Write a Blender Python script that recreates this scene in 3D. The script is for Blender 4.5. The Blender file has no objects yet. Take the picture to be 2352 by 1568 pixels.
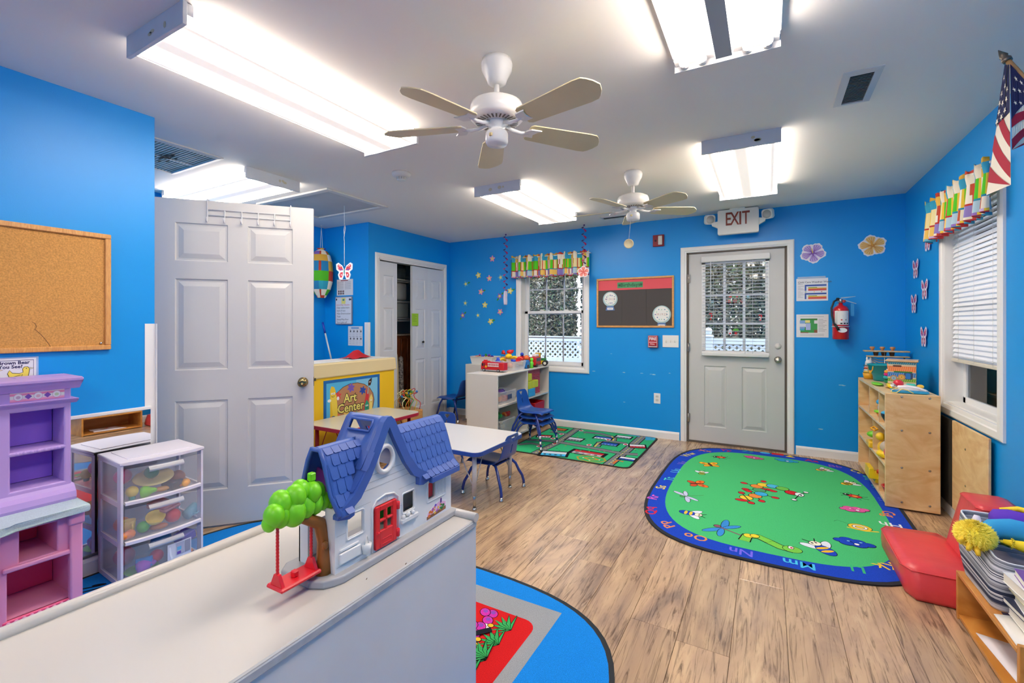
import bpy, bmesh, math, random
from mathutils import Vector, Matrix
random.seed(7)
PI = math.pi; R = math.radians
S = bpy.context.scene; COL = S.collection
# ---------------------------------------------------------------- camera
FPX, YAW, HOR, CZ = 1047.0, R(29.3), 744.0, 1.275
cam_d = bpy.data.cameras.new('camera'); cam = bpy.data.objects.new('camera', cam_d); COL.objects.link(cam)
cam_d.sensor_width = 36.0; cam_d.lens = 36.0 * FPX / 2352.0
cam_d.shift_y = (HOR - 784.0) / 2352.0
cam_d.clip_start = 0.02; cam_d.clip_end = 200
cam.location = (0, 0, CZ); cam.rotation_euler = (PI / 2, 0, YAW)
S.camera = cam
# ---------------------------------------------------------------- light
S.view_settings.view_transform = 'Standard'; S.view_settings.look = 'None'
S.view_settings.gamma = 1.0; S.view_settings.use_curve_mapping = False
S.view_settings.exposure = 1.22
LENS_POWER = 12.0
W = bpy.data.worlds.new('overcast_sky'); S.world = W; W.use_nodes = True
nt = W.node_tree; nt.nodes.clear()
o = nt.nodes.new('ShaderNodeOutputWorld'); b = nt.nodes.new('ShaderNodeBackground')
tc = nt.nodes.new('ShaderNodeTexCoord'); sp = nt.nodes.new('ShaderNodeSeparateXYZ'); cr = nt.nodes.new('ShaderNodeValToRGB')
nt.links.new(tc.outputs['Generated'], sp.inputs[0]); nt.links.new(sp.outputs['Z'], cr.inputs[0])
cr.color_ramp.elements[0].color = (.86, .92, 1, 1); cr.color_ramp.elements[1].color = (.72, .84, 1, 1)
nt.links.new(cr.outputs[0], b.inputs[0]); nt.links.new(b.outputs[0], o.inputs[0]); b.inputs[1].default_value = 1.3
S.cycles.max_bounces = 8; S.cycles.diffuse_bounces = 7; S.cycles.glossy_bounces = 3
S.cycles.transmission_bounces = 4; S.cycles.transparent_max_bounces = 14
S.cycles.caustics_reflective = False; S.cycles.caustics_refractive = False
S.cycles.sample_clamp_indirect = 6.0
# ---------------------------------------------------------------- helpers
FW = (-math.sin(YAW), math.cos(YAW)); RT = (math.cos(YAW), math.sin(YAW))
def ray(u, v):
    l = (u - 1176) / FPX
    return (FW[0] + RT[0] * l, FW[1] + RT[1] * l, (HOR - v) / FPX)
def pz(u, v, z=0.0):
    d = ray(u, v); t = (z - CZ) / d[2]; return Vector((d[0] * t, d[1] * t, z))
def px(u, v, x):
    d = ray(u, v); t = x / d[0]; return Vector((x, d[1] * t, CZ + d[2] * t))
def py(u, v, y):
    d = ray(u, v); t = y / d[1]; return Vector((d[0] * t, y, CZ + d[2] * t))
def lin(h):
    if isinstance(h, str):
        h = h.lstrip('#'); c = [int(h[i:i + 2], 16) / 255 for i in (0, 2, 4)]
        return tuple(x / 12.92 if x <= .04045 else ((x + .055) / 1.055) ** 2.4 for x in c)
    return tuple(h)
_M = {}
def mat(c, rough=.5, metal=0.0, coat=0.0, noise=None, bump=None, name=None, alpha=1.0, spec=None, emit=None):
    """noise=(scale, amount[, stretch])  bump=(scale, strength)"""
    k = (c, rough, metal, coat, noise, bump, alpha, spec, emit)
    if k in _M: return _M[k]
    m = bpy.data.materials.new(name or 'paint_%s' % str(c).strip('#').replace(' ', '')[:10]); m.use_nodes = True
    n = m.node_tree.nodes; L = m.node_tree.links; p = n['Principled BSDF']
    col = (*lin(c), 1); p.inputs['Base Color'].default_value = col
    p.inputs['Roughness'].default_value = rough; p.inputs['Metallic'].default_value = metal
    if coat: p.inputs['Coat Weight'].default_value = coat; p.inputs['Coat Roughness'].default_value = .15
    if spec is not None: p.inputs['Specular IOR Level'].default_value = spec
    if alpha < 1: p.inputs['Alpha'].default_value = alpha
    if emit: p.inputs['Emission Color'].default_value = col; p.inputs['Emission Strength'].default_value = emit
    if noise or bump:
        t = n.new('ShaderNodeTexCoord'); mp = n.new('ShaderNodeMapping'); L.new(t.outputs['Object'], mp.inputs[0])
    if noise:
        if len(noise) > 2: mp.inputs['Scale'].default_value = noise[2]
        x = n.new('ShaderNodeTexNoise'); x.inputs['Scale'].default_value = noise[0]; x.inputs['Detail'].default_value = 4
        L.new(mp.outputs[0], x.inputs['Vector'])
        r = n.new('ShaderNodeMapRange'); r.inputs[1].default_value = .3; r.inputs[2].default_value = .7
        r.inputs[3].default_value = 1 - noise[1]; r.inputs[4].default_value = 1 + noise[1]
        L.new(x.outputs['Fac'], r.inputs[0])
        mx = n.new('ShaderNodeVectorMath'); mx.operation = 'SCALE'; mx.inputs[0].default_value = col[:3]
        L.new(r.outputs[0], mx.inputs['Scale']); L.new(mx.outputs[0], p.inputs['Base Color'])
    if bump:
        x = n.new('ShaderNodeTexNoise'); x.inputs['Scale'].default_value = bump[0]; x.inputs['Detail'].default_value = 3
        L.new(mp.outputs[0], x.inputs['Vector'])
        bp = n.new('ShaderNodeBump'); bp.inputs['Strength'].default_value = bump[1]; bp.inputs['Distance'].default_value = .002
        L.new(x.outputs['Fac'], bp.inputs['Height']); L.new(bp.outputs[0], p.inputs['Normal'])
    _M[k] = m; return m
def plastic(c, rough=.35): return mat(c, rough)
def wood_mat(c1, c2, scale=6, stretch=(1, 1, 1), rough=.4, name='wood', coat=.2, dist=3.0, rnd=False, wscale=1.2):
    k = ('w', c1, c2, scale, stretch, rough, dist, rnd)
    if k in _M: return _M[k]
    m = bpy.data.materials.new(name); m.use_nodes = True
    n = m.node_tree.nodes; L = m.node_tree.links; p = n['Principled BSDF']
    t = n.new('ShaderNodeTexCoord'); mp = n.new('ShaderNodeMapping'); mp.inputs['Scale'].default_value = stretch
    L.new(t.outputs['Object'], mp.inputs[0])
    src = mp.outputs[0]
    if rnd:
        oi = n.new('ShaderNodeObjectInfo'); cb = n.new('ShaderNodeVectorMath'); cb.operation = 'MULTIPLY_ADD'
        cv = n.new('ShaderNodeCombineXYZ')
        for i in range(3): L.new(oi.outputs['Random'], cv.inputs[i])
        cb.inputs[1].default_value = (37, 53, 19); L.new(cv.outputs[0], cb.inputs[0]); L.new(src, cb.inputs[2]); src = cb.outputs[0]
    x = n.new('ShaderNodeTexNoise'); x.inputs['Scale'].default_value = scale; x.inputs['Detail'].default_value = 6
    x.inputs['Distortion'].default_value = dist; L.new(src, x.inputs['Vector'])
    r = n.new('ShaderNodeValToRGB'); r.color_ramp.elements[0].position = .3; r.color_ramp.elements[1].position = .7
    r.color_ramp.elements[0].color = (*lin(c1), 1); r.color_ramp.elements[1].color = (*lin(c2), 1)
    L.new(x.outputs['Fac'], r.inputs[0]); L.new(r.outputs[0], p.inputs['Base Color'])
    p.inputs['Roughness'].default_value = rough; p.inputs['Coat Weight'].default_value = coat; p.inputs['Coat Roughness'].default_value = .25
    _M[k] = m; return m
def clear_mat(tint='#ffffff', op=.18, rough=.25, name='clear_plastic'):
    k = ('c', tint, op, rough)
    if k in _M: return _M[k]
    m = bpy.data.materials.new(name); m.use_nodes = True
    n = m.node_tree.nodes; L = m.node_tree.links; p = n['Principled BSDF']
    p.inputs['Base Color'].default_value = (*lin(tint), 1); p.inputs['Roughness'].default_value = rough
    tr = n.new('ShaderNodeBsdfTransparent'); mx = n.new('ShaderNodeMixShader'); mx.inputs[0].default_value = op
    L.new(tr.outputs[0], mx.inputs[1]); L.new(p.outputs[0], mx.inputs[2]); L.new(mx.outputs[0], n['Material Output'].inputs[0])
    _M[k] = m; return m
def glass_mat():
    k = 'glass'
    if k in _M: return _M[k]
    m = bpy.data.materials.new('window_glass'); m.use_nodes = True
    n = m.node_tree.nodes; L = m.node_tree.links; n.remove(n['Principled BSDF'])
    tr = n.new('ShaderNodeBsdfTransparent'); gl = n.new('ShaderNodeBsdfGlossy'); gl.inputs['Roughness'].default_value = .02
    fr = n.new('ShaderNodeFresnel'); fr.inputs[0].default_value = 1.45; mx = n.new('ShaderNodeMixShader')
    L.new(fr.outputs[0], mx.inputs[0]); L.new(tr.outputs[0], mx.inputs[1]); L.new(gl.outputs[0], mx.inputs[2])
    L.new(mx.outputs[0], n['Material Output'].inputs[0]); _M[k] = m; return m

class MB:
    """collects shapes (in one local frame) and links them as ONE mesh object"""
    def __init__(s): s.bm = bmesh.new(); s.ms = []; s.cur = 0; s.T = Matrix.Identity(4)
    def m(s, material):
        if material not in s.ms: s.ms.append(material)
        s.cur = s.ms.index(material); return s
    def t(s, loc=(0, 0, 0), rot=(0, 0, 0), sc=(1, 1, 1)):
        from mathutils import Euler
        s.T = Matrix.Translation(loc) @ Euler(rot).to_matrix().to_4x4() @ Matrix.Diagonal((*sc, 1)); return s
    def _f(s, fs, smooth=False):
        for f in fs: f.material_index = s.cur; f.smooth = smooth
    def box(s, a, b, bev=0.0, seg=1):
        a, b = Vector(a), Vector(b)
        lo = Vector([min(a[i], b[i]) for i in range(3)]); hi = Vector([max(a[i], b[i]) for i in range(3)])
        vs = [s.bm.verts.new(Vector((x, y, z))) for x in (lo.x, hi.x) for y in (lo.y, hi.y) for z in (lo.z, hi.z)]
        fs = [s.bm.faces.new([vs[i] for i in q]) for q in ((0, 1, 3, 2), (4, 6, 7, 5), (0, 4, 5, 1), (2, 3, 7, 6), (0, 2, 6, 4), (1, 5, 7, 3))]
        s._f(fs)
        allv = vs
        if bev > 0:
            bev = min(bev, .45 * min(hi - lo))
            es = list({e for f in fs for e in f.edges})
            r = bmesh.ops.bevel(s.bm, geom=es, offset=bev, segments=seg, affect='EDGES', profile=.6)
            s._f(r['faces'], seg > 1); allv = list({v for f in fs + r['faces'] if f.is_valid for v in f.verts})
        if s.T != Matrix.Identity(4):
            for v in set(allv): v.co = s.T @ v.co
        return s
    def grid(s, rows, close=False, smooth=True, cap=False, flip=False):
        """rows: list of lists of points"""
        V = [[s.bm.verts.new(s.T @ Vector(p)) for p in r] for r in rows]
        fs = []
        for i in range(len(V) - 1):
            n = len(V[i]); k = n if close else n - 1
            for j in range(k):
                q = [V[i][j], V[i][(j + 1) % n], V[i + 1][(j + 1) % n], V[i + 1][j]]
                if flip: q.reverse()
                try: fs.append(s.bm.faces.new(q))
                except ValueError: pass
        s._f(fs, smooth)
        if cap:
            c = []
            for r in (V[0], V[-1]):
                try: c.append(s.bm.faces.new(r))
                except ValueError: pass
            s._f(c)
        return s
    def lathe(s, prof, n=24, c=(0, 0, 0), axis='z', smooth=True, cap=True):
        rows = []
        for r, z in prof:
            row = []
            for i in range(n):
                a = 2 * PI * i / n; x, y = r * math.cos(a), r * math.sin(a)
                q = {'z': (x, y, z), 'x': (z, x, y), 'y': (x, z, -y)}[axis]
                row.append((q[0] + c[0], q[1] + c[1], q[2] + c[2]))
            rows.append(row)
        return s.grid(rows, close=True, smooth=smooth, cap=cap)
    def cyl(s, p0, p1, r, r1=None, n=12, cap=True):
        return s.tube([p0, p1], [r, r if r1 is None else r1], n, cap)
    def tube(s, pts, r, n=8, cap=True, closed=False):
        pts = [Vector(p) for p in pts]; k = len(pts)
        rs = r if isinstance(r, (list, tuple)) else [r] * k
        rows = []; up = None
        for i, p in enumerate(pts):
            if closed: d = pts[(i + 1) % k] - pts[i - 1]
            else: d = pts[min(i + 1, k - 1)] - pts[max(i - 1, 0)]
            d.normalize()
            if up is None: up = Vector((0, 0, 1)) if abs(d.z) < .9 else Vector((1, 0, 0))
            x = d.cross(up)
            if x.length < 1e-6: x = d.orthogonal()
            x.normalize(); y = x.cross(d).normalized(); up = y
            rows.append([p + (x * math.cos(2 * PI * j / n) + y * math.sin(2 * PI * j / n)) * rs[i] for j in range(n)])
        if closed: rows.append(rows[0])
        return s.grid(rows, close=True, cap=cap and not closed)
    def ell(s, c, r, n=16, m=10):
        if not hasattr(r, '__len__'): r = (r, r, r)
        rows = []
        for i in range(m + 1):
            ph = -PI / 2 + PI * i / m; cz = math.sin(ph); cr = max(math.cos(ph), .02)
            rows.append([(c[0] + r[0] * cr * math.cos(2 * PI * j / n), c[1] + r[1] * cr * math.sin(2 * PI * j / n), c[2] + r[2] * cz) for j in range(n)])
        return s.grid(rows, close=True, cap=True)
    def prism(s, poly, d0, d1, plane='xy', bev=0, smooth=False):
        """extrude a 2D polygon; plane: the two axes poly lives in"""
        def P(a, b, d): return {'xy': (a, b, d), 'xz': (a, d, b), 'yz': (d, a, b)}[plane]
        v0 = [s.bm.verts.new(s.T @ Vector(P(a, b, d0))) for a, b in poly]
        v1 = [s.bm.verts.new(s.T @ Vector(P(a, b, d1))) for a, b in poly]
        n = len(poly); fs = []
        for i in range(n): fs.append(s.bm.faces.new([v0[i], v0[(i + 1) % n], v1[(i + 1) % n], v1[i]]))
        s._f(fs, smooth)
        c = [s.bm.faces.new(v0[::-1]), s.bm.faces.new(v1)]; s._f(c)
        if bev:
            es = list({e for f in c for e in f.edges})
            r = bmesh.ops.bevel(s.bm, geom=es, offset=bev, segments=2, affect='EDGES', profile=.6); s._f(r['faces'], True)
        return s
    def build(s, name, material=None, parent=None, loc=None, rot=None, mod=None, **tg):
        bmesh.ops.recalc_face_normals(s.bm, faces=s.bm.faces[:])
        me = bpy.data.meshes.new(name); s.bm.to_mesh(me); s.bm.free()
        if material is not None and not s.ms: me.materials.append(material)
        for m_ in s.ms: me.materials.append(m_)
        ob = bpy.data.objects.new(name, me); COL.objects.link(ob)
        if parent is not None: ob.parent = parent
        if loc is not None: ob.location = loc
        if rot is not None: ob.rotation_euler = rot
        for k, v in tg.items(): ob[{'cat': 'category'}.get(k, k)] = v
        return ob
def thing(name, label, cat, loc=(0, 0, 0), rz=0, group=None):
    ob = bpy.data.objects.new(name, None); ob.empty_display_size = .05; COL.objects.link(ob)
    ob.location = loc; ob.rotation_euler = (0, 0, rz); ob['label'] = label; ob['category'] = cat
    if group: ob['group'] = group
    return ob
def kids(o): return [c for c in bpy.data.objects if c.parent == o]
def dup(root, loc, rz, label, group=None):
    def cp(o, par):
        c = o.copy(); COL.objects.link(c); c.parent = par
        for k in kids(o): cp(k, c)
        return c
    r = cp(root, None); r.location = loc; r.rotation_euler = (0, 0, rz) if not hasattr(rz, '__len__') else rz
    r['label'] = label
    if group: r['group'] = group
    return r
def rrect(x0, y0, x1, y1, r, n=5):
    pts = []
    for cx, cy, a0 in ((x1 - r, y1 - r, 0), (x0 + r, y1 - r, 90), (x0 + r, y0 + r, 180), (x1 - r, y0 + r, 270)):
        for i in range(n + 1):
            a = R(a0 + 90 * i / n); pts.append((cx + r * math.cos(a), cy + r * math.sin(a)))
    return pts
def circ(cx, cy, rx, ry=None, n=20, rot=0):
    ry = rx if ry is None else ry; c, s_ = math.cos(rot), math.sin(rot); out = []
    for i in range(n):
        a = 2 * PI * i / n; x, y = rx * math.cos(a), ry * math.sin(a); out.append((cx + x * c - y * s_, cy + x * s_ + y * c))
    return out
def star(cx, cy, r, rot=0, k=.4):
    return [(cx + (r if i % 2 == 0 else r * k) * math.sin(rot + PI * i / 5), cy + (r if i % 2 == 0 else r * k) * math.cos(rot + PI * i / 5)) for i in range(10)]
def print_mat(rough=.6, bump=None):
    k = ('print', rough, bump)
    if k in _M: return _M[k]
    m = bpy.data.materials.new('printed_colours'); m.use_nodes = True
    n = m.node_tree.nodes; L = m.node_tree.links; p = n['Principled BSDF']
    a = n.new('ShaderNodeVertexColor'); a.layer_name = 'col'
    p.inputs['Roughness'].default_value = rough
    if bump:
        t = n.new('ShaderNodeTexCoord'); x = n.new('ShaderNodeTexNoise'); x.inputs['Scale'].default_value = bump
        L.new(t.outputs['Object'], x.inputs['Vector']); r = n.new('ShaderNodeMapRange')
        r.inputs[1].default_value = .3; r.inputs[2].default_value = .7; r.inputs[3].default_value = .72; r.inputs[4].default_value = 1.28
        L.new(x.outputs['Fac'], r.inputs[0]); mx = n.new('ShaderNodeVectorMath'); mx.operation = 'SCALE'
        L.new(a.outputs[0], mx.inputs[0]); L.new(r.outputs[0], mx.inputs['Scale']); L.new(mx.outputs[0], p.inputs['Base Color'])
        p.inputs['Specular IOR Level'].default_value = .15
    else: L.new(a.outputs['Color'], p.inputs['Base Color'])
    _M[k] = m; return m
class Pr:
    """flat printed design: coloured 2D shapes in layers"""
    _txt = {}
    def __init__(s, step=.00025): s.V = []; s.Fc = []; s.C = []; s.z = 0.0; s.step = step
    def up(s): s.z += s.step; return s
    def poly(s, pts, c, up=True):
        k = len(s.V); s.V += [(p[0], p[1], s.z) for p in pts]; s.Fc.append(tuple(range(k, k + len(pts)))); s.C.append(lin(c))
        if up: s.z += s.step
        return s
    def rect(s, x0, y0, x1, y1, c, up=True): return s.poly([(x0, y0), (x1, y0), (x1, y1), (x0, y1)], c, up)
    def ell(s, cx, cy, rx, ry, c, rot=0, n=18, edge=None, ew=.0, up=True):
        if edge: s.poly(circ(cx, cy, rx + ew, ry + ew, n, rot), edge)
        return s.poly(circ(cx, cy, rx, ry, n, rot), c, up)
    def line(s, pts, w, c, up=True, closed=False):
        pts = [Vector(p) for p in pts]; n = len(pts)
        L_, R_ = [], []
        for i in range(n):
            d = (pts[(i + 1) % n] - pts[i - 1]) if closed else (pts[min(i + 1, n - 1)] - pts[max(i - 1, 0)])
            if d.length < 1e-9: d = Vector((1, 0))
            d.normalize(); q = Vector((-d.y, d.x)) * w / 2; L_.append(pts[i] + q); R_.append(pts[i] - q)
        for i in range(n if closed else n - 1):
            j = (i + 1) % n; s.poly([L_[i], R_[i], R_[j], L_[j]], c, False)
        if up: s.z += s.step
        return s
    def text(s, body, x, y, size, c, rot=0, align='CENTER', sx=1.0, bold=0.0, up=True, shear=0):
        key = (body, align, bold, shear)
        if key not in Pr._txt:
            cu = bpy.data.curves.new('t', 'FONT'); cu.body = body; cu.align_x = align; cu.align_y = 'CENTER'; cu.size = 1; cu.resolution_u = 2
            cu.offset = bold; cu.shear = shear; ob = bpy.data.objects.new('t', cu); COL.objects.link(ob)
            dg = bpy.context.evaluated_depsgraph_get(); me = bpy.data.meshes.new_from_object(ob.evaluated_get(dg))
            Pr._txt[key] = ([tuple(v.co[:2]) for v in me.vertices], [tuple(p.vertices) for p in me.polygons])
            bpy.data.objects.remove(ob); bpy.data.curves.remove(cu); bpy.data.meshes.remove(me)
        vs, fs = Pr._txt[key]; k = len(s.V); co, si = math.cos(rot), math.sin(rot)
        for a, b in vs:
            a *= size * sx; b *= size; s.V.append((x + a * co - b * si, y + a * si + b * co, s.z))
        for f in fs: s.Fc.append(tuple(i + k for i in f)); s.C.append(lin(c))
        if up: s.z += s.step
        return s
    def compact(s):
        """print layers only as high as real overlaps need"""
        import numpy as np
        Z = np.array([s.V[f[0]][2] for f in s.Fc]); nF = len(Z)
        if nF < 2: return
        bb = np.array([[min(s.V[i][0] for i in f), min(s.V[i][1] for i in f), max(s.V[i][0] for i in f), max(s.V[i][1] for i in f)] for f in s.Fc])
        lay = np.zeros(nF, int); order = np.argsort(Z, kind='stable')
        for z in np.unique(np.round(Z, 7)):
            idx = np.where(np.abs(Z - z) < 5e-7)[0]; lower = np.where(Z < z - 5e-7)[0]
            if len(lower):
                for i in idx:
                    b = bb[i]; L_ = bb[lower]; m = (L_[:, 0] < b[2]) & (L_[:, 2] > b[0]) & (L_[:, 1] < b[3]) & (L_[:, 3] > b[1])
                    if m.any(): lay[i] = lay[lower[m]].max() + 1
        NV = []; NF = []
        for i, f in enumerate(s.Fc):
            k = len(NV); NV += [(s.V[j][0], s.V[j][1], lay[i] * .00012) for j in f]; NF.append(tuple(range(k, k + len(f))))
        s.V, s.Fc = NV, NF
    def build(s, name, parent, fn, rough=.6, bump=None, **tg):
        """fn(x, y, h) -> 3D point"""
        s.compact()
        me = bpy.data.meshes.new(name); me.from_pydata([tuple(fn(*v)) for v in s.V], [], s.Fc)
        ca = me.color_attributes.new('col', 'FLOAT_COLOR', 'CORNER'); i = 0
        for p in me.polygons:
            for _ in p.vertices: ca.data[i].color = (*s.C[p.index], 1); i += 1
        me.materials.append(print_mat(rough, bump)); me.validate()
        ob = bpy.data.objects.new(name, me); COL.objects.link(ob); ob.parent = parent
        for k, v in tg.items(): ob[{'cat': 'category'}.get(k, k)] = v
        return ob
def wallframe(p0, ux, uy, nrm):
    """local 2D (x, y, h) -> 3D on a flat surface"""
    p0, ux, uy, nrm = map(Vector, (p0, ux, uy, nrm))
    return lambda x, y, h: p0 + ux * x + uy * y + nrm * h
# ================================================================ structure
XR, YF, XL, CH = 1.07, 5.26, -3.02, 2.44
YB = -2.3
BLUE = '#0095e4'
def wall_blue():
    m = mat(BLUE, .42, bump=(220, .12), noise=(1.3, .03)); m.name = 'blue_wall_paint'; return m
WB = wall_blue()
WHT = mat('#e9e9e6', .35, name='white_trim_paint')
CEIL = mat('#e8e5df', .85, bump=(160, .1), name='ceiling_paint')
def struct(name, mb, m=None, parent=None):
    ob = mb.build(name, m, parent)
    if parent is None: ob['kind'] = 'structure'
    return ob
def wall(name, axis, p, th, a0, a1, holes=(), z0=0, z1=CH, m=WB):
    """axis 'y': plane y=p spanning x a0..a1 ; axis 'x': plane x=p spanning y; th signed thickness away from the room"""
    mb = MB(); us = sorted({a0, a1, *[h[0] for h in holes], *[h[1] for h in holes]}); zs = sorted({z0, z1, *[h[2] for h in holes], *[h[3] for h in holes]})
    for i in range(len(us) - 1):
        for j in range(len(zs) - 1):
            cu, cz = (us[i] + us[i + 1]) / 2, (zs[j] + zs[j + 1]) / 2
            if any(h[0] < cu < h[1] and h[2] < cz < h[3] for h in holes): continue
            if axis == 'y': mb.box((us[i], p, zs[j]), (us[i + 1], p + th, zs[j + 1]))
            else: mb.box((p, us[i], zs[j]), (p + th, us[i + 1], zs[j + 1]))
    bmesh.ops.remove_doubles(mb.bm, verts=mb.bm.verts[:], dist=1e-5)
    return struct(name, mb, m)
DX0, DX1, DZ1 = -.77, .165, 2.045           # exit door opening
WX0, WX1, WZ0, WZ1 = -2.81, -1.955, .75, 2.05  # far window
RY0, RY1, RZ0, RZ1 = 3.365, 4.205, .735, 2.05   # right window
CY0, CY1, CZ1 = 3.90, 5.12, 2.05            # closet
wall('wall_far', 'y', YF, .14, -4.72, XR + .14, [(DX0, DX1, 0, DZ1), (WX0, WX1, WZ0, WZ1)])
wall('wall_right', 'x', XR, .14, YB, YF + .14, [(RY0, RY1, RZ0, RZ1)])
wall('wall_closet', 'x', -3.98, -.10, 3.74, YF, [(CY0, CY1, 0, CZ1)])
wall('wall_bump', 'y', 3.74, .10, -4.72, -4.08)
wall('wall_alcove', 'x', -4.72, -.1, 1.0, 3.84)
wall('wall_alcove_near', 'y', 1.14, -.1, -4.72, XL - .12)
wall('wall_left', 'x', XL, -.12, YB, 1.257)
wall('wall_back', 'y', YB, -.1, XL - .12, XR + .14)
wall('wall_closet_back', 'x', -4.66, -.06, 3.84, YF, m=mat('#b9bab8', .8))
struct('ceiling', MB().box((-4.9, YB - .2, CH), (XR + .2, YF + .2, CH + .1)), CEIL)
# ---- floor: slab and single laminate planks
struct('floor', MB().box((-4.9, YB - .2, -.09), (XR + .2, YF + .2, -.012)), mat('#3a2c20', .8))
floor = bpy.data.objects['floor']
def plank_mat():
    m = bpy.data.materials.new('rustic_laminate'); m.use_nodes = True
    n = m.node_tree.nodes; L = m.node_tree.links; p = n['Principled BSDF']
    t = n.new('ShaderNodeTexCoord'); oi = n.new('ShaderNodeObjectInfo'); cv = n.new('ShaderNodeCombineXYZ')
    for i in range(3): L.new(oi.outputs['Random'], cv.inputs[i])
    def src(sc, off):
        a = n.new('ShaderNodeVectorMath'); a.operation = 'MULTIPLY'; a.inputs[1].default_value = sc; L.new(t.outputs['Object'], a.inputs[0])
        b_ = n.new('ShaderNodeVectorMath'); b_.operation = 'MULTIPLY_ADD'; b_.inputs[1].default_value = off; L.new(cv.outputs[0], b_.inputs[0]); L.new(a.outputs[0], b_.inputs[2])
        return b_.outputs[0]
    def noise(v, s_, d, det=6, ro=.55):
        x = n.new('ShaderNodeTexNoise'); x.inputs['Scale'].default_value = s_; x.inputs['Detail'].default_value = det
        x.inputs['Distortion'].default_value = d; x.inputs['Roughness'].default_value = ro; L.new(v, x.inputs['Vector']); return x.outputs['Fac']
    a = noise(src((5, 1.1, 1), (31, 57, 11)), 1.5, 1.2)
    r = n.new('ShaderNodeValToRGB'); e = r.color_ramp.elements; L.new(a, r.inputs[0])
    e[0].position = .28; e[0].color = (*lin('#927b66'), 1); e[1].position = .74; e[1].color = (*lin('#dcbd94'), 1)
    for ps, c in ((.42, '#b9997a'), (.56, '#caa983')): q = e.new(ps); q.color = (*lin(c), 1)
    g = noise(src((26, 1.6, 1), (13, 91, 7)), 1.5, 2.2, 8, .65)
    r2 = n.new('ShaderNodeValToRGB'); e = r2.color_ramp.elements; L.new(g, r2.inputs[0])
    e[0].position = .33; e[0].color = (.30, .28, .27, 1); e[1].position = .5; e[1].color = (1, 1, 1, 1)
    mx = n.new('ShaderNodeMix'); mx.data_type = 'RGBA'; mx.blend_type = 'MULTIPLY'; mx.inputs[0].default_value = .9
    L.new(r.outputs[0], mx.inputs[6]); L.new(r2.outputs[0], mx.inputs[7])
    tn = n.new('ShaderNodeMapRange'); tn.inputs[3].default_value = .78; tn.inputs[4].default_value = 1.06; L.new(oi.outputs['Random'], tn.inputs[0])
    sc = n.new('ShaderNodeVectorMath'); sc.operation = 'SCALE'; L.new(mx.outputs[2], sc.inputs[0]); L.new(tn.outputs[0], sc.inputs['Scale'])
    L.new(sc.outputs[0], p.inputs['Base Color'])
    p.inputs['Roughness'].default_value = .26; p.inputs['Coat Weight'].default_value = .35; p.inputs['Coat Roughness'].default_value = .16
    bp = n.new('ShaderNodeBump'); bp.inputs['Strength'].default_value = .15; bp.inputs['Distance'].default_value = .001; L.new(g, bp.inputs['Height']); L.new(bp.outputs[0], p.inputs['Normal'])
    return m
PLK = plank_mat()
pw, pl = .196, 1.24
def plank_mesh(w, l):
    mb = MB(); g = .0007
    mb.box((g, g, -.012), (w - g, l - g, 0), .0012); bmesh.ops.recalc_face_normals(mb.bm, faces=mb.bm.faces[:])
    me = bpy.data.meshes.new('plank'); mb.bm.to_mesh(me); mb.bm.free(); me.materials.append(PLK); return me
PM = {}
col_i = 0
x = -.912 - pw * 20
while x < XR + .05:
    if x + pw > -4.75:
        off = (2.34 + [0, .47, -.36, .83, .21][col_i % 5]) % pl
        y = YB - pl + off - (YB % pl) * 0
        y = YB - pl + (off - YB) % pl
        while y < YF + .1:
            y0, y1 = max(y, YB), min(y + pl, YF + .12)
            w_ = min(x + pw, XR + .12) - x
            ok = y1 - y0 > .02 and w_ > .02 and not (x + pw < XL - .12 and y1 < 1.0)
            if ok:
                k = (round(w_, 3), round(y1 - y0, 3))
                if k not in PM: PM[k] = plank_mesh(*k)
                o_ = bpy.data.objects.new('plank', PM[k]); COL.objects.link(o_); o_.parent = floor; o_.location = (x, y0, 0)
            y += pl
    x += pw; col_i += 1
# ---- baseboards
def board(name, axis, p, a0, a1, sgn):
    """profiled baseboard, sgn = direction into the room"""
    prof = [(0, 0), (.014, 0), (.014, .066), (.010, .078), (.004, .086), (0, .086)]
    pts = [(p + sgn * a, z) for a, z in prof]; mb = MB()
    if axis == 'x': mb.prism([(q, z) for q, z in pts], a0, a1, 'xz')   # runs along y
    else: mb.prism([(q, z) for q, z in pts], a0, a1, 'yz')             # runs along x
    return struct(name, mb, WHT)
board('baseboard_far_left', 'y', YF, -3.98, DX0 - .075, -1)
board('baseboard_far_right', 'y', YF, DX1 + .075, XR, -1)
board('baseboard_right', 'x', XR, YB, YF, -1)
board('baseboard_closet', 'x', -3.98, CY1 + .08, YF, 1)
board('baseboard_left', 'x', XL, YB, 1.257, 1)
board('baseboard_bump', 'y', 3.74, -4.72, -3.98, -1)
board('baseboard_alcove', 'x', -4.72, 1.14, 3.74, 1)
# ---- casings
def casing(name, fn, w, a0, a1, z0, z1, bottom=True, parent=None, th=.018):
    """mitred moulding around an opening; fn(a, z, h)->3D, h away from the wall"""
    steps = [(0, 0), (.004, th * .55), (w * .28, th * .7), (w * .38, th), (w * .85, th), (w, th * .6), (w, 0)]
    mb = MB(); rows = []
    for d, h in steps:
        if bottom: row = [(a0 - d, z0 - d), (a1 + d, z0 - d), (a1 + d, z1 + d), (a0 - d, z1 + d)]
        else: row = [(a0 - d, z0), (a0 - d, z1 + d), (a1 + d, z1 + d), (a1 + d, z0)]
        rows.append([fn(a, z, h) for a, z in row])
    mb.grid(rows, close=bottom, smooth=False)
    if parent is None: return struct(name, mb, WHT)
    return mb.build(name, WHT, parent)
FARF = lambda a, z, h: (a, YF - h, z)
RGTF = lambda a, z, h: (XR - h, a, z)
CLOF = lambda a, z, h: (-3.98 + h, a, z)
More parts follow.
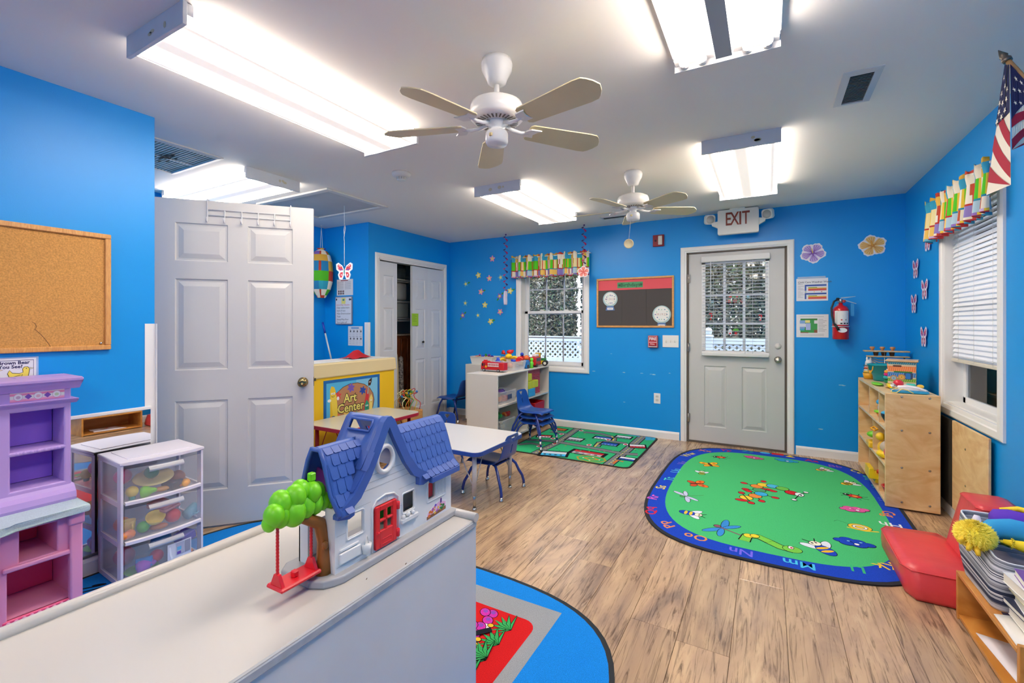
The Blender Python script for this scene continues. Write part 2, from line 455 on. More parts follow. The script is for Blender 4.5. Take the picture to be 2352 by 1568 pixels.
casing('trim_1', FARF, .062, DX0, DX1, 0, DZ1, False)
casing('trim_2', CLOF, .062, CY0, CY1, 0, CZ1, False)
# white corner guards
struct('trim_3', MB().box((XL - .03, 1.257, 0), (XL + .022, 1.26, 1.277)).box((XL, 1.21, 0), (XL + .003, 1.257, 1.277)), WHT)
struct('trim_4', MB().box((-4.035, 3.733, 0), (-3.98, 3.738, 1.295)).box((-3.98, 3.735, 0), (-3.976, 3.765, 1.295)), WHT)
# jamb linings and door stop
struct('trim_5', MB().box((DX0, YF - .002, 0), (DX0 + .018, YF + .14, DZ1)).box((DX1 - .018, YF - .002, 0), (DX1, YF + .14, DZ1)).box((DX0, YF - .002, DZ1 - .012), (DX1, YF + .14, DZ1))
       .m(mat('#5a5046', .5)).box((DX0 + .018, YF + .0, 0), (DX1 - .018, YF + .14, .018)), WHT)
struct('trim_6', MB().box((-4.08, CY0, 0), (-3.978, CY0 + .015, CZ1)).box((-4.08, CY1 - .015, 0), (-3.978, CY1, CZ1)).box((-4.08, CY0, CZ1 - .015), (-3.978, CY1, CZ1)), WHT)

# ---- exit door (slab with raised panels, glazed upper half, mini blind)
def raised_panel(mb, fn, a0, a1, z0, z1, d=.008, w=.03):
    """recessed groove with a raised field; fn(a,z,h)"""
    rows = []
    for k, h in ((0, 0), (.006, -d), (.016, -d), (.016 + w, .001)):
        rows.append([fn(a0 + k, z0 + k, h), fn(a1 - k, z0 + k, h), fn(a1 - k, z1 - k, h), fn(a0 + k, z1 - k, h)])
    mb.grid(rows, close=True, smooth=False)
    k = .016 + w; mb.grid([[fn(a0 + k, z0 + k, .001), fn(a1 - k, z0 + k, .001)], [fn(a0 + k, z1 - k, .001), fn(a1 - k, z1 - k, .001)]], smooth=False)
def slab(mb, fn, a0, a1, z0, z1, th, panels, holes=()):
    """door leaf front with real panel recesses, plus edges and back"""
    us = sorted({a0, a1, *[q for h in list(panels) + list(holes) for q in h[:2]]}); zs = sorted({z0, z1, *[q for h in list(panels) + list(holes) for q in h[2:4]]})
    for i in range(len(us) - 1):
        for j in range(len(zs) - 1):
            cu, cz = (us[i] + us[i + 1]) / 2, (zs[j] + zs[j + 1]) / 2
            inh = any(h[0] < cu < h[1] and h[2] < cz < h[3] for h in holes); inp = any(h[0] < cu < h[1] and h[2] < cz < h[3] for h in panels)
            if not inh and not inp: mb.grid([[fn(us[i], zs[j], 0), fn(us[i + 1], zs[j], 0)], [fn(us[i], zs[j + 1], 0), fn(us[i + 1], zs[j + 1], 0)]], smooth=False)
            if not inh: mb.grid([[fn(us[i], zs[j], -th), fn(us[i + 1], zs[j], -th)], [fn(us[i], zs[j + 1], -th), fn(us[i + 1], zs[j + 1], -th)]], smooth=False)
    for (a0_, a1_, z0_, z1_) in [(a0, a1, z0, z1)] + [h[:4] for h in holes]:
        mb.grid([[fn(a0_, z0_, h), fn(a1_, z0_, h), fn(a1_, z1_, h), fn(a0_, z1_, h)] for h in (0, -th)], close=True, smooth=False)
    for q in panels: raised_panel(mb, fn, *q)
    bmesh.ops.remove_doubles(mb.bm, verts=mb.bm.verts[:], dist=1e-5)
DOORM = mat('#c6c6c3', .33, noise=(3, .015), name='door_paint')
HANDLE = mat('#b4aea2', .28, metal=1.0, name='satin_nickel')
BRASS = mat('#a08a5c', .2, metal=1.0, name='aged_brass')
dfn = lambda a, z, h: (a, YF + .012 - h, z)
mb = MB(); gx0, gx1, gz0, gz1 = -.60, -.005, .985, 1.93
slab(mb, dfn, DX0 + .02, DX1 - .02, .02, DZ1 - .014, .04, [(-.595, -.38, .18, .83), (-.235, -.01, .18, .83)], [(gx0, gx1, gz0, gz1)])
door1 = struct('door_1', mb, DOORM)
mb = MB()
for a0, a1, z0, z1 in ((gx0 - .02, gx1 + .02, gz1 - .02, gz1 + .015), (gx0 - .02, gx1 + .02, gz0 - .03, gz0 + .012), (gx0 - .02, gx0 + .018, gz0, gz1), (gx1 - .018, gx1 + .02, gz0, gz1)):
    mb.box((a0, YF + .004, z0), (a1, YF + .03, z1), .003)
mb.build('window_frame', WHT, door1)
mb = MB()
for u in (1664, 1709): a = py(u, 700, YF + .03).x; mb.box((a - .013, YF + .022, gz0), (a + .013, YF + .04, gz1), .003)
for v in (677, 743): z = py(1690, v, YF + .03).z; mb.box((gx0, YF + .024, z - .012), (gx1, YF + .038, z + .012), .003)
mb.build('muntin', mat('#d5dbe4', .4), door1)
MB().box((gx0, YF + .030, gz0), (gx1, YF + .034, gz1)).build('glass', glass_mat(), door1)
bl = MB().box((gx0 - .02, YF - .045, gz1 + .0), (gx1 + .025, YF + .004, gz1 + .06), .004).build('blind_headrail', mat('#d9dad8', .35), door1)
SLAT = mat('#e4e8ee', .4)
nsl = 26
sm = MB().box((gx0 - .008, -.012, -.0006), (gx1 + .008, .012, .0006)); bmesh.ops.recalc_face_normals(sm.bm, faces=sm.bm.faces[:])
me = bpy.data.meshes.new('slat'); sm.bm.to_mesh(me); sm.bm.free(); me.materials.append(SLAT)
for i in range(nsl):
    o_ = bpy.data.objects.new('slat', me); COL.objects.link(o_); o_.parent = door1; o_.location = (0, YF - .02, gz0 + .045 + i * (gz1 - gz0 - .05) / nsl); o_.rotation_euler = (R(-13), 0, 0)
MB().box((gx0 - .015, YF - .042, gz0 - .045), (gx1 + .015, YF + .0, gz0 - .012), .006, 2).build('blind_bottom_rail', mat('#d9dad8', .35), door1)
mb = MB()
for a in (gx0 + .1, gx1 - .13, (gx0 + gx1) / 2 + .1): mb.cyl((a, YF - .033, gz0 - .02), (a, YF - .033, gz1), .0012, n=5)
mb.cyl((gx0 + .075, YF - .05, gz1 - .44), (gx0 + .075, YF - .05, gz1), .004, n=6)
mb.build('blind_cord', SLAT, door1)
kp = py(1787, 826, YF)
MB().lathe([(.0, 0), (.033, 0), (.033, .006), (.014, .012), (.012, .03), (.026, .042), (.03, .055), (.024, .066), (.0, .068)], 20, axis='y').build('knob', HANDLE, door1, loc=(kp.x, YF + .012, kp.z), rot=(0, 0, PI))
kp = py(1787, 795, YF)
MB().lathe([(0, 0), (.03, 0), (.03, .004), (0, .006)], 20, axis='y').build('deadbolt_cover', DOORM, door1, loc=(kp.x, YF + .012, kp.z), rot=(0, 0, PI))
for v in (640, 797, 958):
    z = py(1578, v, YF).z; MB().box((DX0 + .01, YF - .004, z - .045), (DX0 + .032, YF + .014, z + .045)).cyl((DX0 + .02, YF - .006, z - .045), (DX0 + .02, YF - .006, z + .045), .005, n=8).build('hinge', HANDLE, door1)
# window clings: paper/gel stickers on the door glass
pr = Pr()
f = lambda u, v: (py(u, v, YF + .03).x, py(u, v, YF + .03).z)
for s_, us, v, cs in (('MERRY', 1688, 682, ['#d9222a', '#3fae49', '#1c8a3c', '#d9222a', '#7cc24a']), ('CHRISTMAS', 1686, 692, ['#1c8a3c', '#d9222a', '#d9222a', '#3fae49', '#d9222a', '#c22', '#1c8a3c', '#d9222a', '#d9222a'])):
    cs = [c if len(c) == 7 else '#cc2222' for c in cs]
    x0, y0 = f(us, v); w_ = .021
    for i, ch in enumerate(s_): pr.text(ch, x0 + (i - (len(s_) - 1) / 2) * w_, y0, .036, cs[i], bold=.03, up=False)
pr.up()
for u, v in ((1718, 682), (1636, 693)):
    x0, y0 = f(u, v)
    for k in range(3): a = k * PI / 3; pr.line([(x0 - .018 * math.cos(a), y0 - .018 * math.sin(a)), (x0 + .018 * math.cos(a), y0 + .018 * math.sin(a))], .006, '#8fd0ea')
for u, v in ((1634, 727), (1748, 730)):
    x0, y0 = f(u, v); pts = [(x0 - .01, y0 - .035), (x0, y0), (x0 + .004, y0 + .02), (x0 + .0, y0 + .032), (x0 - .012, y0 + .034), (x0 - .018, y0 + .022)]
    pr.line(pts, .012, '#d8232b'); pr.line([(x0 - .004, y0 - .015), (x0 - .0, y0 - .005)], .012, '#ffffff')
x0, y0 = f(1690, 765); pr.rect(x0 - .012, y0 - .02, x0 + .012, y0 + .01, '#d8232b')
for k in range(5): a = R(30 + 30 * k); pr.ell(x0 + .022 * math.cos(a), y0 + .02 + .018 * math.sin(a), .014, .007, '#5fb63c', a)
x0, y0 = f(1677, 762); pr.ell(x0, y0, .02, .03, '#eef4fa'); pr.rect(x0 - .008, y0 - .03, x0 + .008, y0 - .008, '#d8232b')
pr.build('window_sticker', door1, lambda x, y, h: (x, YF + .029 - h, y), rough=.4)

# ---- windows
def sash_window(name, fn, a0, a1, z0, z1, zm, dep, grid=True, parent=None):
    """double-hung window set back in the wall; fn(a,z,h) with h negative into the wall"""
    mb = MB(); casing_o = casing(name, fn, .075, a0, a1, z0, z1, True, None, .02)
    e_ = .003
    for (p, q) in (((a0 + e_, z0 + e_), (a1 - e_, z0 + e_)), ((a1 - e_, z0 + e_), (a1 - e_, z1 - e_)), ((a1 - e_, z1 - e_), (a0 + e_, z1 - e_)), ((a0 + e_, z1 - e_), (a0 + e_, z0 + e_))):
        mb.grid([[fn(*p, .004), fn(*q, .004)], [fn(*p, -dep - .05), fn(*q, -dep - .05)]], smooth=False)
    mb.build('jamb', WHT, casing_o)
    def bx(mb, a_, b_, c_, d_, h0, h1, bev=.003):
        P, Q = fn(a_, c_, h0), fn(b_, d_, h1); mb.box(P, Q, bev)
    f_ = .045
    for nm, zz0, zz1, h in (('upper_sash', zm - .02, z1 - .005, -dep - .03), ('lower_sash', z0 + .005, zm + .025, -dep)):
        mb = MB(); i0, i1 = a0 + .012, a1 - .012
        bx(mb, i0, i0 + f_, zz0, zz1, h, h - .028); bx(mb, i1 - f_, i1, zz0, zz1, h, h - .028)
        bx(mb, i0, i1, zz0, zz0 + f_, h, h - .028); bx(mb, i0, i1, zz1 - f_ * .8, zz1, h, h - .028)
        sa = mb.build(nm, mat('#dfe2e4', .4), casing_o)
        if grid:
            mb = MB()
            for k in (1, 2): a_ = i0 + f_ + (i1 - i0 - 2 * f_) * k / 3; bx(mb, a_ - .008, a_ + .008, zz0 + f_, zz1 - f_ * .8, h - .016, h - .024, 0)
            zc = (zz0 + zz1) / 2; bx(mb, i0 + f_, i1 - f_, zc - .008, zc + .008, h - .0165, h - .0235, 0)
            mb.build('muntin', mat('#dfe2e4', .4), sa)
        mb = MB(); bx(mb, i0 + f_, i1 - f_, zz0 + f_, zz1 - f_ * .8, h - .012, h - .015, 0); mb.build('glass', glass_mat(), sa)
    mb = MB()
    for k in (.3, .7): a_ = a0 + (a1 - a0) * k; bx(mb, a_ - .025, a_ + .025, zm + .025, zm + .04, -dep + .002, -dep - .02, .004)
    mb.build('sash_lock', WHT, casing_o)
    return casing_o
zm = py(1275, 718, YF + .08).z
w1 = sash_window('window_1', FARF, WX0, WX1, WZ0, WZ1, zm, .075)
w2 = sash_window('window_2', RGTF, RY0, RY1, RZ0, RZ1, 1.42, .085, grid=False)
mb = MB().box((XR + .004, RY0, RZ0), (XR + .09, RY1, RZ0 + .012)).build('sill', WHT, w2)
# slatted white blind in the right window
bl = thing('mini_blind', 'white mini blind lowered over the sash window in the right wall', 'blind', (XR + .04, (RY0 + RY1) / 2, 1.03))
n = 32; hh = (RZ1 - .02 - 1.06) / n
mb = MB().box((-.0004, RY0 + .012 - (RY0 + RY1) / 2, -.0185), (.0004, RY1 - .012 - (RY0 + RY1) / 2, .0185)); bmesh.ops.recalc_face_normals(mb.bm, faces=mb.bm.faces[:])
me = bpy.data.meshes.new('slat'); mb.bm.to_mesh(me); mb.bm.free()
sl_m = mat('#eef1f6', .4, name='blind_slat'); me.materials.append(sl_m)
for i in range(n):
    o_ = bpy.data.objects.new('slat', me); COL.objects.link(o_); o_.parent = bl; o_.location = (0, 0, .045 + i * hh); o_.rotation_euler = (0, R(28), 0)
yc = (RY0 + RY1) / 2
MB().box((-.014, RY0 + .01 - yc, -.01), (.014, RY1 - .01 - yc, .014), .004).build('bottom_rail', mat('#d8d2c2', .4), bl)
mb = MB()
for i in range(4):
    mb.box((-.012, RY0 + .012 - yc, .016 + i * .006), (.012, RY1 - .012 - yc, .0168 + i * .006))
mb.build('gathered_slats', sl_m, bl)
MB().box((-.02, RY0 + .006 - yc, RZ1 - 1.03 - .03), (.02, RY1 - .006 - yc, RZ1 - 1.03 - .002), .003).build('headrail', WHT, bl)
mb = MB()
for a in (-.25, 0.02, .28): mb.cyl((-.014, a, 0), (-.014, a, RZ1 - 1.06), .001, n=4)
mb.build('cord', WHT, bl)
# ---- outside: ground, fence, hedge
struct('ground', MB().box((-14, YF + .2, -.5), (12, 22, -.4)), mat('#6f6a58', .95, noise=(2, .2)))
fence = thing('vinyl_fence', 'white vinyl privacy fence with lattice top outside the windows', 'fence', (0, 8.2, -.4))
fm = mat('#e6edf6', .45, name='white_vinyl')
FX0, FX1, ftop = -6.4, 1.6, 1.44
mb = MB(); x = FX0; seg = 2.03; n = 0
def fence_post(x):
    MB().box((x - .065, -.065, 0), (x + .065, .065, ftop + .02), .006).build('post', fm, fence)
    MB().lathe([(.085, ftop + .02), (.085, ftop + .045), (.04, ftop + .06), (.05, ftop + .08), (.062, ftop + .11), (.055, ftop + .15), (.02, ftop + .18), (0, ftop + .185)], 14, c=(x, 0, 0)).build('post_cap', fm, fence)
xs = [-6.6, -4.79, -2.97, -.86, 1.3]
for x in xs: fence_post(x)
for a, b_ in zip(xs, xs[1:]):
    MB().box((a, -.02, ftop - .1), (b_, .02, ftop), .004).build('top_rail', fm, fence)
    MB().box((a, -.025, ftop - .50), (b_, .025, ftop - .41), .004).build('middle_rail', fm, fence)
    mb = MB(); k = a + .08
    while k < b_ - .1: mb.box((k, -.012, .05), (k + .148, .012, ftop - .5)); k += .15
    mb.build('board_panel', fm, fence)
    mb = MB(); hgt = .31; z0 = ftop - .41; k = a - hgt
    while k < b_:
        for s_ in (1, -1):
            p0, p1 = (k, z0), (k + hgt, z0 + hgt)
            if s_ < 0: p0, p1 = (k, z0 + hgt), (k + hgt, z0)
            # clip to the bay
            def cl(p, q):
                (xa, za), (xb, zb) = p, q
                t0 = max(0, (a - xa) / (xb - xa)); t1 = min(1, (b_ - xa) / (xb - xa))
                return None if t1 <= t0 + .02 else ((xa + (xb - xa) * t0, za + (zb - za) * t0), (xa + (xb - xa) * t1, za + (zb - za) * t1))
            c = cl(p0, p1)
            if c:
                (xa, za), (xb, zb) = c; w_ = .024
                mb.prism([(xa - w_, za), (xa + w_, za), (xb + w_, zb), (xb - w_, zb)], -.004 if s_ > 0 else .0045, .004 if s_ > 0 else .009, 'xz')
        k += .105
    mb.build('lattice', fm, fence)
# hedges: leaf clusters, each shrub one thing
def leafy(name, label, c, loc, rx, ry, h, n, cols, sz, seed, group=None, bare=0):
    rnd = random.Random(seed); V = []; Fc = []; mi = []
    for i in range(n):
        a = rnd.random() * 2 * PI; r_ = rnd.random() ** .4; z = rnd.random()
        w_ = 1.0; p = Vector((rx * r_ * w_ * math.cos(a), ry * r_ * w_ * math.sin(a), h * z))
        d = Vector((rnd.uniform(-1, 1), rnd.uniform(-1, 1), rnd.uniform(-1, 1))).normalized(); e = d.orthogonal().normalized()
        s_ = sz * rnd.uniform(.5, 1.3); k = len(V)
        V += [p - d * s_, p + e * s_ * .45, p + d * s_, p - e * s_ * .45]; Fc.append((k, k + 1, k + 2, k + 3)); mi.append(rnd.randrange(len(cols)))
    me = bpy.data.meshes.new('foliage'); me.from_pydata([tuple(v) for v in V], [], Fc)
    for c_ in cols: me.materials.append(mat(c_, .6))
    for p, q in zip(me.polygons, mi): p.material_index = q
    root = thing(name, label, c, loc, 0, group)
    ob = bpy.data.objects.new('foliage', me); COL.objects.link(ob); ob.parent = root; ob['kind'] = 'stuff'
    mb = MB()
    for i in range(14):
        a = rnd.random() * 2 * PI; q = Vector((rx * .7 * math.cos(a) * rnd.random(), ry * .7 * math.sin(a) * rnd.random(), h * rnd.uniform(.6, .98)))
        m_ = q * .5 + Vector((rnd.uniform(-.15, .15), 0, 0)); mb.tube([(0, 0, 0), m_, q], [.035, .02, .006], 5)
    mb.build('stems', mat('#5a4a3c', .8), root)
    return root
hx = [-9.2, -7.9, -6.7, -5.5, -4.3, -3.1, -1.9, -.7, .5, 1.7]
hl = ['dense dull green', 'reddish brown', 'grey green']
cs = [['#66784a', '#8a9668', '#a8ad90', '#4c5a3c'], ['#756c55', '#968a70', '#64744e', '#aba692'], ['#76836e', '#9aa592', '#5e6a54', '#b4baa8']]
side = ['leftmost', 'second from left', 'third from left', 'fourth from left', 'fifth from left', 'sixth from left', 'fourth from right', 'third from right', 'second from right', 'rightmost']
for i, x in enumerate(hx):
    leafy('tall_shrub', '%s tall shrub in the second row behind the hedge, %s' % (hl[(i + 1) % 3], side[i]), 'shrub', (x + .6, 11.2, -.4), .50, .5, 4.6, 4000, cs[(i + 1) % 3], .09, i + 30, 'tall shrubs behind the hedge')
    leafy('hedge_shrub', '%s hedge shrub beyond the white fence, %s of the row' % (hl[i % 3], side[i]), 'shrub', (x, 9.6 + .3 * (i % 2), -.4), .575, .5, 3.9 + .3 * (i % 3), 15000, cs[i % 3], .045, i, 'hedge shrubs beyond the fence')
# what the right window looks out on: a grey board fence panel
gf = thing('side_fence', 'grey weathered side fence outside the right window', 'fence', (2.6, 4.6, -.4))
for i in range(16):
    MB().box((-.01, i * .2 - 1.4, 0), (.01, i * .2 + .19 - 1.4, 1.9)).build('board', mat('#8f9498', .8, noise=(6, .15)), gf)
# ================================================================ ceiling fixtures
def lens_mat(power, wd, base, warm='#fff0e0'):
    """acrylic lens lit by the tubes behind it: bright bands over the tubes, dimmer between"""
    m = bpy.data.materials.new('lit_lens'); m.use_nodes = True
    n = m.node_tree.nodes; L = m.node_tree.links; p = n['Principled BSDF']
    p.inputs['Base Color'].default_value = (.8, .8, .8, 1); p.inputs['Roughness'].default_value = .35
    t = n.new('ShaderNodeTexCoord'); s = n.new('ShaderNodeSeparateXYZ'); L.new(t.outputs['Object'], s.inputs[0])
    a = n.new('ShaderNodeMath'); a.operation = 'MULTIPLY'; a.inputs[1].default_value = 2 * PI / wd; L.new(s.outputs['X'], a.inputs[0])
    c = n.new('ShaderNodeMath'); c.operation = 'COSINE'; L.new(a.outputs[0], c.inputs[0])
    r = n.new('ShaderNodeMapRange'); r.inputs[1].default_value = -1; r.inputs[2].default_value = .75; r.inputs[3].default_value = power; r.inputs[4].default_value = base
    r.interpolation_type = 'SMOOTHERSTEP'; L.new(c.outputs[0], r.inputs[0])
    ab = n.new('ShaderNodeMath'); ab.operation = 'ABSOLUTE'; L.new(s.outputs['X'], ab.inputs[0])
    g = n.new('ShaderNodeMath'); g.operation = 'GREATER_THAN'; g.inputs[1].default_value = .186; L.new(ab.outputs[0], g.inputs[0])
    g2 = n.new('ShaderNodeMath'); g2.operation = 'MULTIPLY'; g2.inputs[1].default_value = power * .5; L.new(g.outputs[0], g2.inputs[0])
    g3 = n.new('ShaderNodeMath'); g3.operation = 'MAXIMUM'; L.new(g2.outputs[0], g3.inputs[0]); L.new(r.outputs[0], g3.inputs[1])
    p.inputs['Emission Color'].default_value = (*lin(warm), 1); L.new(g3.outputs[0], p.inputs['Emission Strength'])
    return m
FIXM = mat('#d2d3d6', .45, noise=(9, .04), name='fixture_enamel')
LENSM = lens_mat(LENS_POWER, .2, .3)
def wrap_light(loc, rz, label, length=1.25, w=.44):
    t = thing('fluorescent_light', label, 'ceiling light', (loc[0], loc[1], CH), rz, 'fluorescent ceiling lights')
    h = .085; hl = length / 2
    for s in (-1, 1):
        MB().prism([(-w / 2, 0), (w / 2, 0), (w / 2, -h), (-w / 2, -h)], s * hl - .008, s * hl + .008, 'xz', .002).build('end_plate', FIXM, t)
        MB().box((-w / 2 + .004, s * hl - s * .03, -.045), (w / 2 - .004, s * hl - s * .008, -.002)).build('end_bracket', FIXM, t)
    MB().box((-w / 2 + .03, -hl, -.02), (w / 2 - .03, hl, 0)).build('housing', FIXM, t)
    prof = [(-w / 2 + .012, -.022), (-w / 2 + .006, -.05), (-w / 2 + .03, -.074)] + [(-w / 2 + .03 + (w - .06) * k / 8, -.074 - .008 * math.sin(PI * k / 8)) for k in range(1, 8)] + [(w / 2 - .03, -.074), (w / 2 - .006, -.05), (w / 2 - .012, -.022)]
    MB().grid([[(x, y, z) for x, z in prof] for y in (-hl + .01, hl - .01)]).build('lens', LENSM, t)
    mb = MB(); rnd = random.Random(int(abs(loc[0]) * 100)); mb.m(mat('#c9bfa2', .7))
    for k in range(3):
        x = rnd.uniform(-.1, .1); mb.prism(circ(x, -h / 2 + rnd.uniform(-.01, .01), rnd.uniform(.008, .022), rnd.uniform(.006, .016), 7), -hl - .0095, -hl - .0085, 'xz')
    mb.build('dried_glue_mark', None, t)
    return t
wrap_light((-2.05, 1.48), 0, 'long fluorescent ceiling light nearest the camera, over the open white door')
wrap_light((-1.96, 3.86), 0, 'fluorescent ceiling light between the smoke detector and the far fan')
wrap_light((-.15, 3.76), 0, 'fluorescent ceiling light in front of the exit sign')
wrap_light((-3.98, 2.19), PI / 2, 'fluorescent ceiling light above the top edge of the open white door')
wrap_light((-2.05, -1.1), 0, 'added fluorescent fill light, unseen behind the camera, left of two')  # unseen copy of the fixtures, added to help light the room
wrap_light((-.15, -1.1), 0, 'added fluorescent fill light, unseen behind the camera, right of two')  # second added fixture out of view, also only brightens the room
# the fixture with its lens off
t = thing('fluorescent_light', 'fluorescent ceiling light with its cover off and four bare tubes showing', 'ceiling light', (-.155, 1.47, CH), 0, 'fluorescent ceiling lights')
TUBE = mat('#fff2e6', .4, emit=LENS_POWER * 1.15, name='lit_tube'); hl = .62; w = .40
MB().box((-w / 2, -hl, -.03), (w / 2, hl, 0)).build('housing', mat('#e8e8e8', .4), t)
MB().prism([(-.045, -.03), (-.03, -.085), (.03, -.085), (.045, -.03)], -hl + .02, hl - .06, 'xz').build('ballast_cover', mat('#a9abb0', .4), t)
for s in (-1, 1):
    MB().prism([(-w / 2, 0), (w / 2, 0), (w / 2, -.07), (-w / 2, -.07)], s * hl - .003, s * hl + .003, 'xz').build('end_plate', mat('#e2e2e2', .4), t)
    MB().box((-w / 2 + .003, s * (hl - .05), -.045), (w / 2 - .003, s * (hl - .003), -.03), .002).build('lamp_holder_bar', mat('#e2e2e2', .4), t)
for x in (-.155, -.085, .085, .155):
    o_ = MB().cyl((x, -hl + .045, -.058), (x, hl - .045, -.058), .0185, n=14).build('tube', TUBE, t)
    MB().cyl((x, hl - .048, -.058), (x, hl - .02, -.058), .0187, n=14).cyl((x, -hl + .048, -.058), (x, -hl + .02, -.058), .0187, n=14).build('end_cap', mat('#e8e6e0', .3), o_)

# ---- ceiling fans
FANW = mat('#e6e4df', .25, name='fan_enamel'); BLADE = mat('#d7c9a0', .42, noise=(5, .04), name='cream_blade')
def fan(loc, angs, radii, label):
    t = thing('ceiling_fan', label, 'ceiling fan', (loc[0], loc[1], CH), 0, 'five-blade ceiling fans')
    MB().lathe([(0, 0), (.066, 0), (.07, -.02), (.066, -.045), (.045, -.085), (.04, -.1), (.02, -.108), (0, -.108)], 28).build('canopy', FANW, t)
    MB().cyl((0, 0, -.1), (0, 0, -.19), .012, n=12).build('downrod', FANW, t)
    MB().lathe([(0, -.165), (.03, -.17), (.085, -.18), (.112, -.195), (.118, -.212), (.118, -.255), (.112, -.262), (.098, -.272), (0, -.274)], 32).build('motor_housing', FANW, t)
    mb = MB()
    for k in range(30):
        a = 2 * PI * k / 30; c, s = math.cos(a), math.sin(a); q = .0035
        mb.grid([[(c * .062 - s * q, s * .062 + c * q, -.2755), (c * .062 + s * q, s * .062 - c * q, -.2755)], [(c * .094 - s * q, s * .094 + c * q, -.2748), (c * .094 + s * q, s * .094 - c * q, -.2748)]], smooth=False)
    mb.build('motor_vent', mat('#6d665c', .8), t)['kind'] = 'stuff'
    MB().lathe([(0, -.27), (.05, -.27), (.05, -.285), (.026, -.295), (.026, -.31), (.045, -.315), (.05, -.325), (.05, -.36), (.044, -.372), (.0, -.378)], 24).build('switch_housing', FANW, t)
    MB().box((-.008, -.056, -.35), (.008, -.046, -.335), .003).build('reverse_switch', mat('#d8c48a', .4), t)
    for a_, r in zip(angs, radii):
        a = YAW + PI / 2 - R(a_)   # azimuth measured clockwise from the view direction
        rz = a
        tilt = R(12)
        mb = MB().t((0, 0, -.3), (0, 0, rz))
        mb.tube([(.045, 0, .018), (.08, 0, .004), (.115, 0, .0), (.16, 0, .006)], [.009, .009, .008, .006], 7)
        br = mb
        br.prism([(.15, -.045), (.2, -.048), (.185, -.03), (.175, 0), (.185, .03), (.2, .048), (.15, .045), (.135, .02), (.135, -.02)], .0, .006, 'xy', .001)
        bo = br.build('blade_bracket', FANW, t)
        pts = [(.15, -.045), (.165, -.055), (r - .08, -.068), (r - .045, -.066), (r - .03, -.052), (r - .012, -.03), (r, 0), (r - .012, .03), (r - .03, .052), (r - .045, .066), (r - .08, .068), (.165, .055), (.15, .045)]
        m2 = MB().prism(pts, .0065, .012, 'xy', .0015)
        m2.build('blade', BLADE, t, loc=(0, 0, -.3), rot=(-tilt, 0, rz))
    return t
f1 = fan((-1.047, 1.728), [133, 67, -6, -80, -134], [.53, .53, .54, .53, .48], 'large white ceiling fan with cream blades nearest the camera')
f2 = fan((-.901, 3.502), [152, 86, 12, -62, -132], [.5] * 5, 'white ceiling fan farther away, in front of the exit door')
p1 = py(1445, 560, 3.46)
t = thing('fan_pull_medallion', 'round cream wooden fob hanging on a cord from the far fan', 'pull cord', (-.92, 3.45, p1.z))
MB().lathe([(0, -.006), (.034, -.006), (.036, -.003), (.036, .003), (.034, .006), (.03, .006), (.028, .003), (0, .003)], 22, axis='y').build('medallion', mat('#e3d3a4', .4, noise=(40, .1)), t, rot=(0, 0, PI - .1 + .35))
MB().cyl((0, 0, .034), (0.01, .02, CH - .37 - p1.z), .0012, n=5).build('cord', mat('#e8e2d0', .6), t)
# ---- vents, hatch, smoke detector
def vent(name, label, x0, y0, x1, y1, nsl, along='x', bd=.03):
    cx, cy = (x0 + x1) / 2, (y0 + y1) / 2; t = thing(name, label, 'vent', (cx, cy, CH)); a, b_ = (x1 - x0) / 2, (y1 - y0) / 2
    rows = [[(-a, -b_, 0), (a, -b_, 0), (a, b_, 0), (-a, b_, 0)], [(-a, -b_, -.004), (a, -b_, -.004), (a, b_, -.004), (-a, b_, -.004)],
            [(-a + bd, -b_ + bd, -.01), (a - bd, -b_ + bd, -.01), (a - bd, b_ - bd, -.01), (-a + bd, b_ - bd, -.01)], [(-a + bd, -b_ + bd, -.001), (a - bd, -b_ + bd, -.001), (a - bd, b_ - bd, -.001), (-a + bd, b_ - bd, -.001)]]
    MB().grid(rows, close=True, smooth=False).build('frame', mat('#c4c8cb', .4), t)
    MB().box((-a + bd, -b_ + bd, -.0015), (a - bd, b_ - bd, -.0005)).build('dark_opening', mat('#1c1c1c', .9), t)
    for i in range(nsl):
        k = (i + .5) / nsl
        if along == 'x': y = -b_ + bd + 2 * (b_ - bd) * k; mb = MB().t((0, y, -.006), (R(35), 0, 0)).box((-a + bd, -.004, -.0006), (a - bd, .004, .0006))
        else: x = -a + bd + 2 * (a - bd) * k; mb = MB().t((x, 0, -.006), (0, R(35), 0)).box((-.004, -b_ + bd, -.0006), (.004, b_ - bd, .0006))
        mb.build('louvre', mat('#b9bcbe', .4), t)
    return t
vent('ceiling_vent', 'square-framed louvred ceiling vent near the right wall', .305, 2.60, .46, 2.98, 20, 'x', .032)
vent('ceiling_vent', 'narrow louvred ceiling vent behind the far fan', -1.60, 4.80, -1.28, 4.93, 18, 'y', .024)
t = thing('return_grille', 'large ribbed white return air grille with a black soot stain, behind the blue wall edge', 'vent', (-3.67, 1.53, CH))
a, b_ = .34, .27
MB().grid([[(-a, -b_, 0), (a, -b_, 0), (a, b_, 0), (-a, b_, 0)], [(-a, -b_, -.008), (a, -b_, -.008), (a, b_, -.008), (-a, b_, -.008)], [(-a + .03, -b_ + .03, -.014), (a - .03, -b_ + .03, -.014), (a - .03, b_ - .03, -.014), (-a + .03, b_ - .03, -.014)], [(-a + .035, -b_ + .035, -.004), (a - .035, -b_ + .035, -.004), (a - .035, b_ - .035, -.004), (-a + .035, b_ - .035, -.004)]], close=True, smooth=False).build('frame', mat('#c9c9c6', .5), t)
MB().box((-a + .03, -b_ + .03, -.003), (a - .03, b_ - .03, -.001)).build('filter', mat('#a3a298', .9, noise=(6, .5)), t)
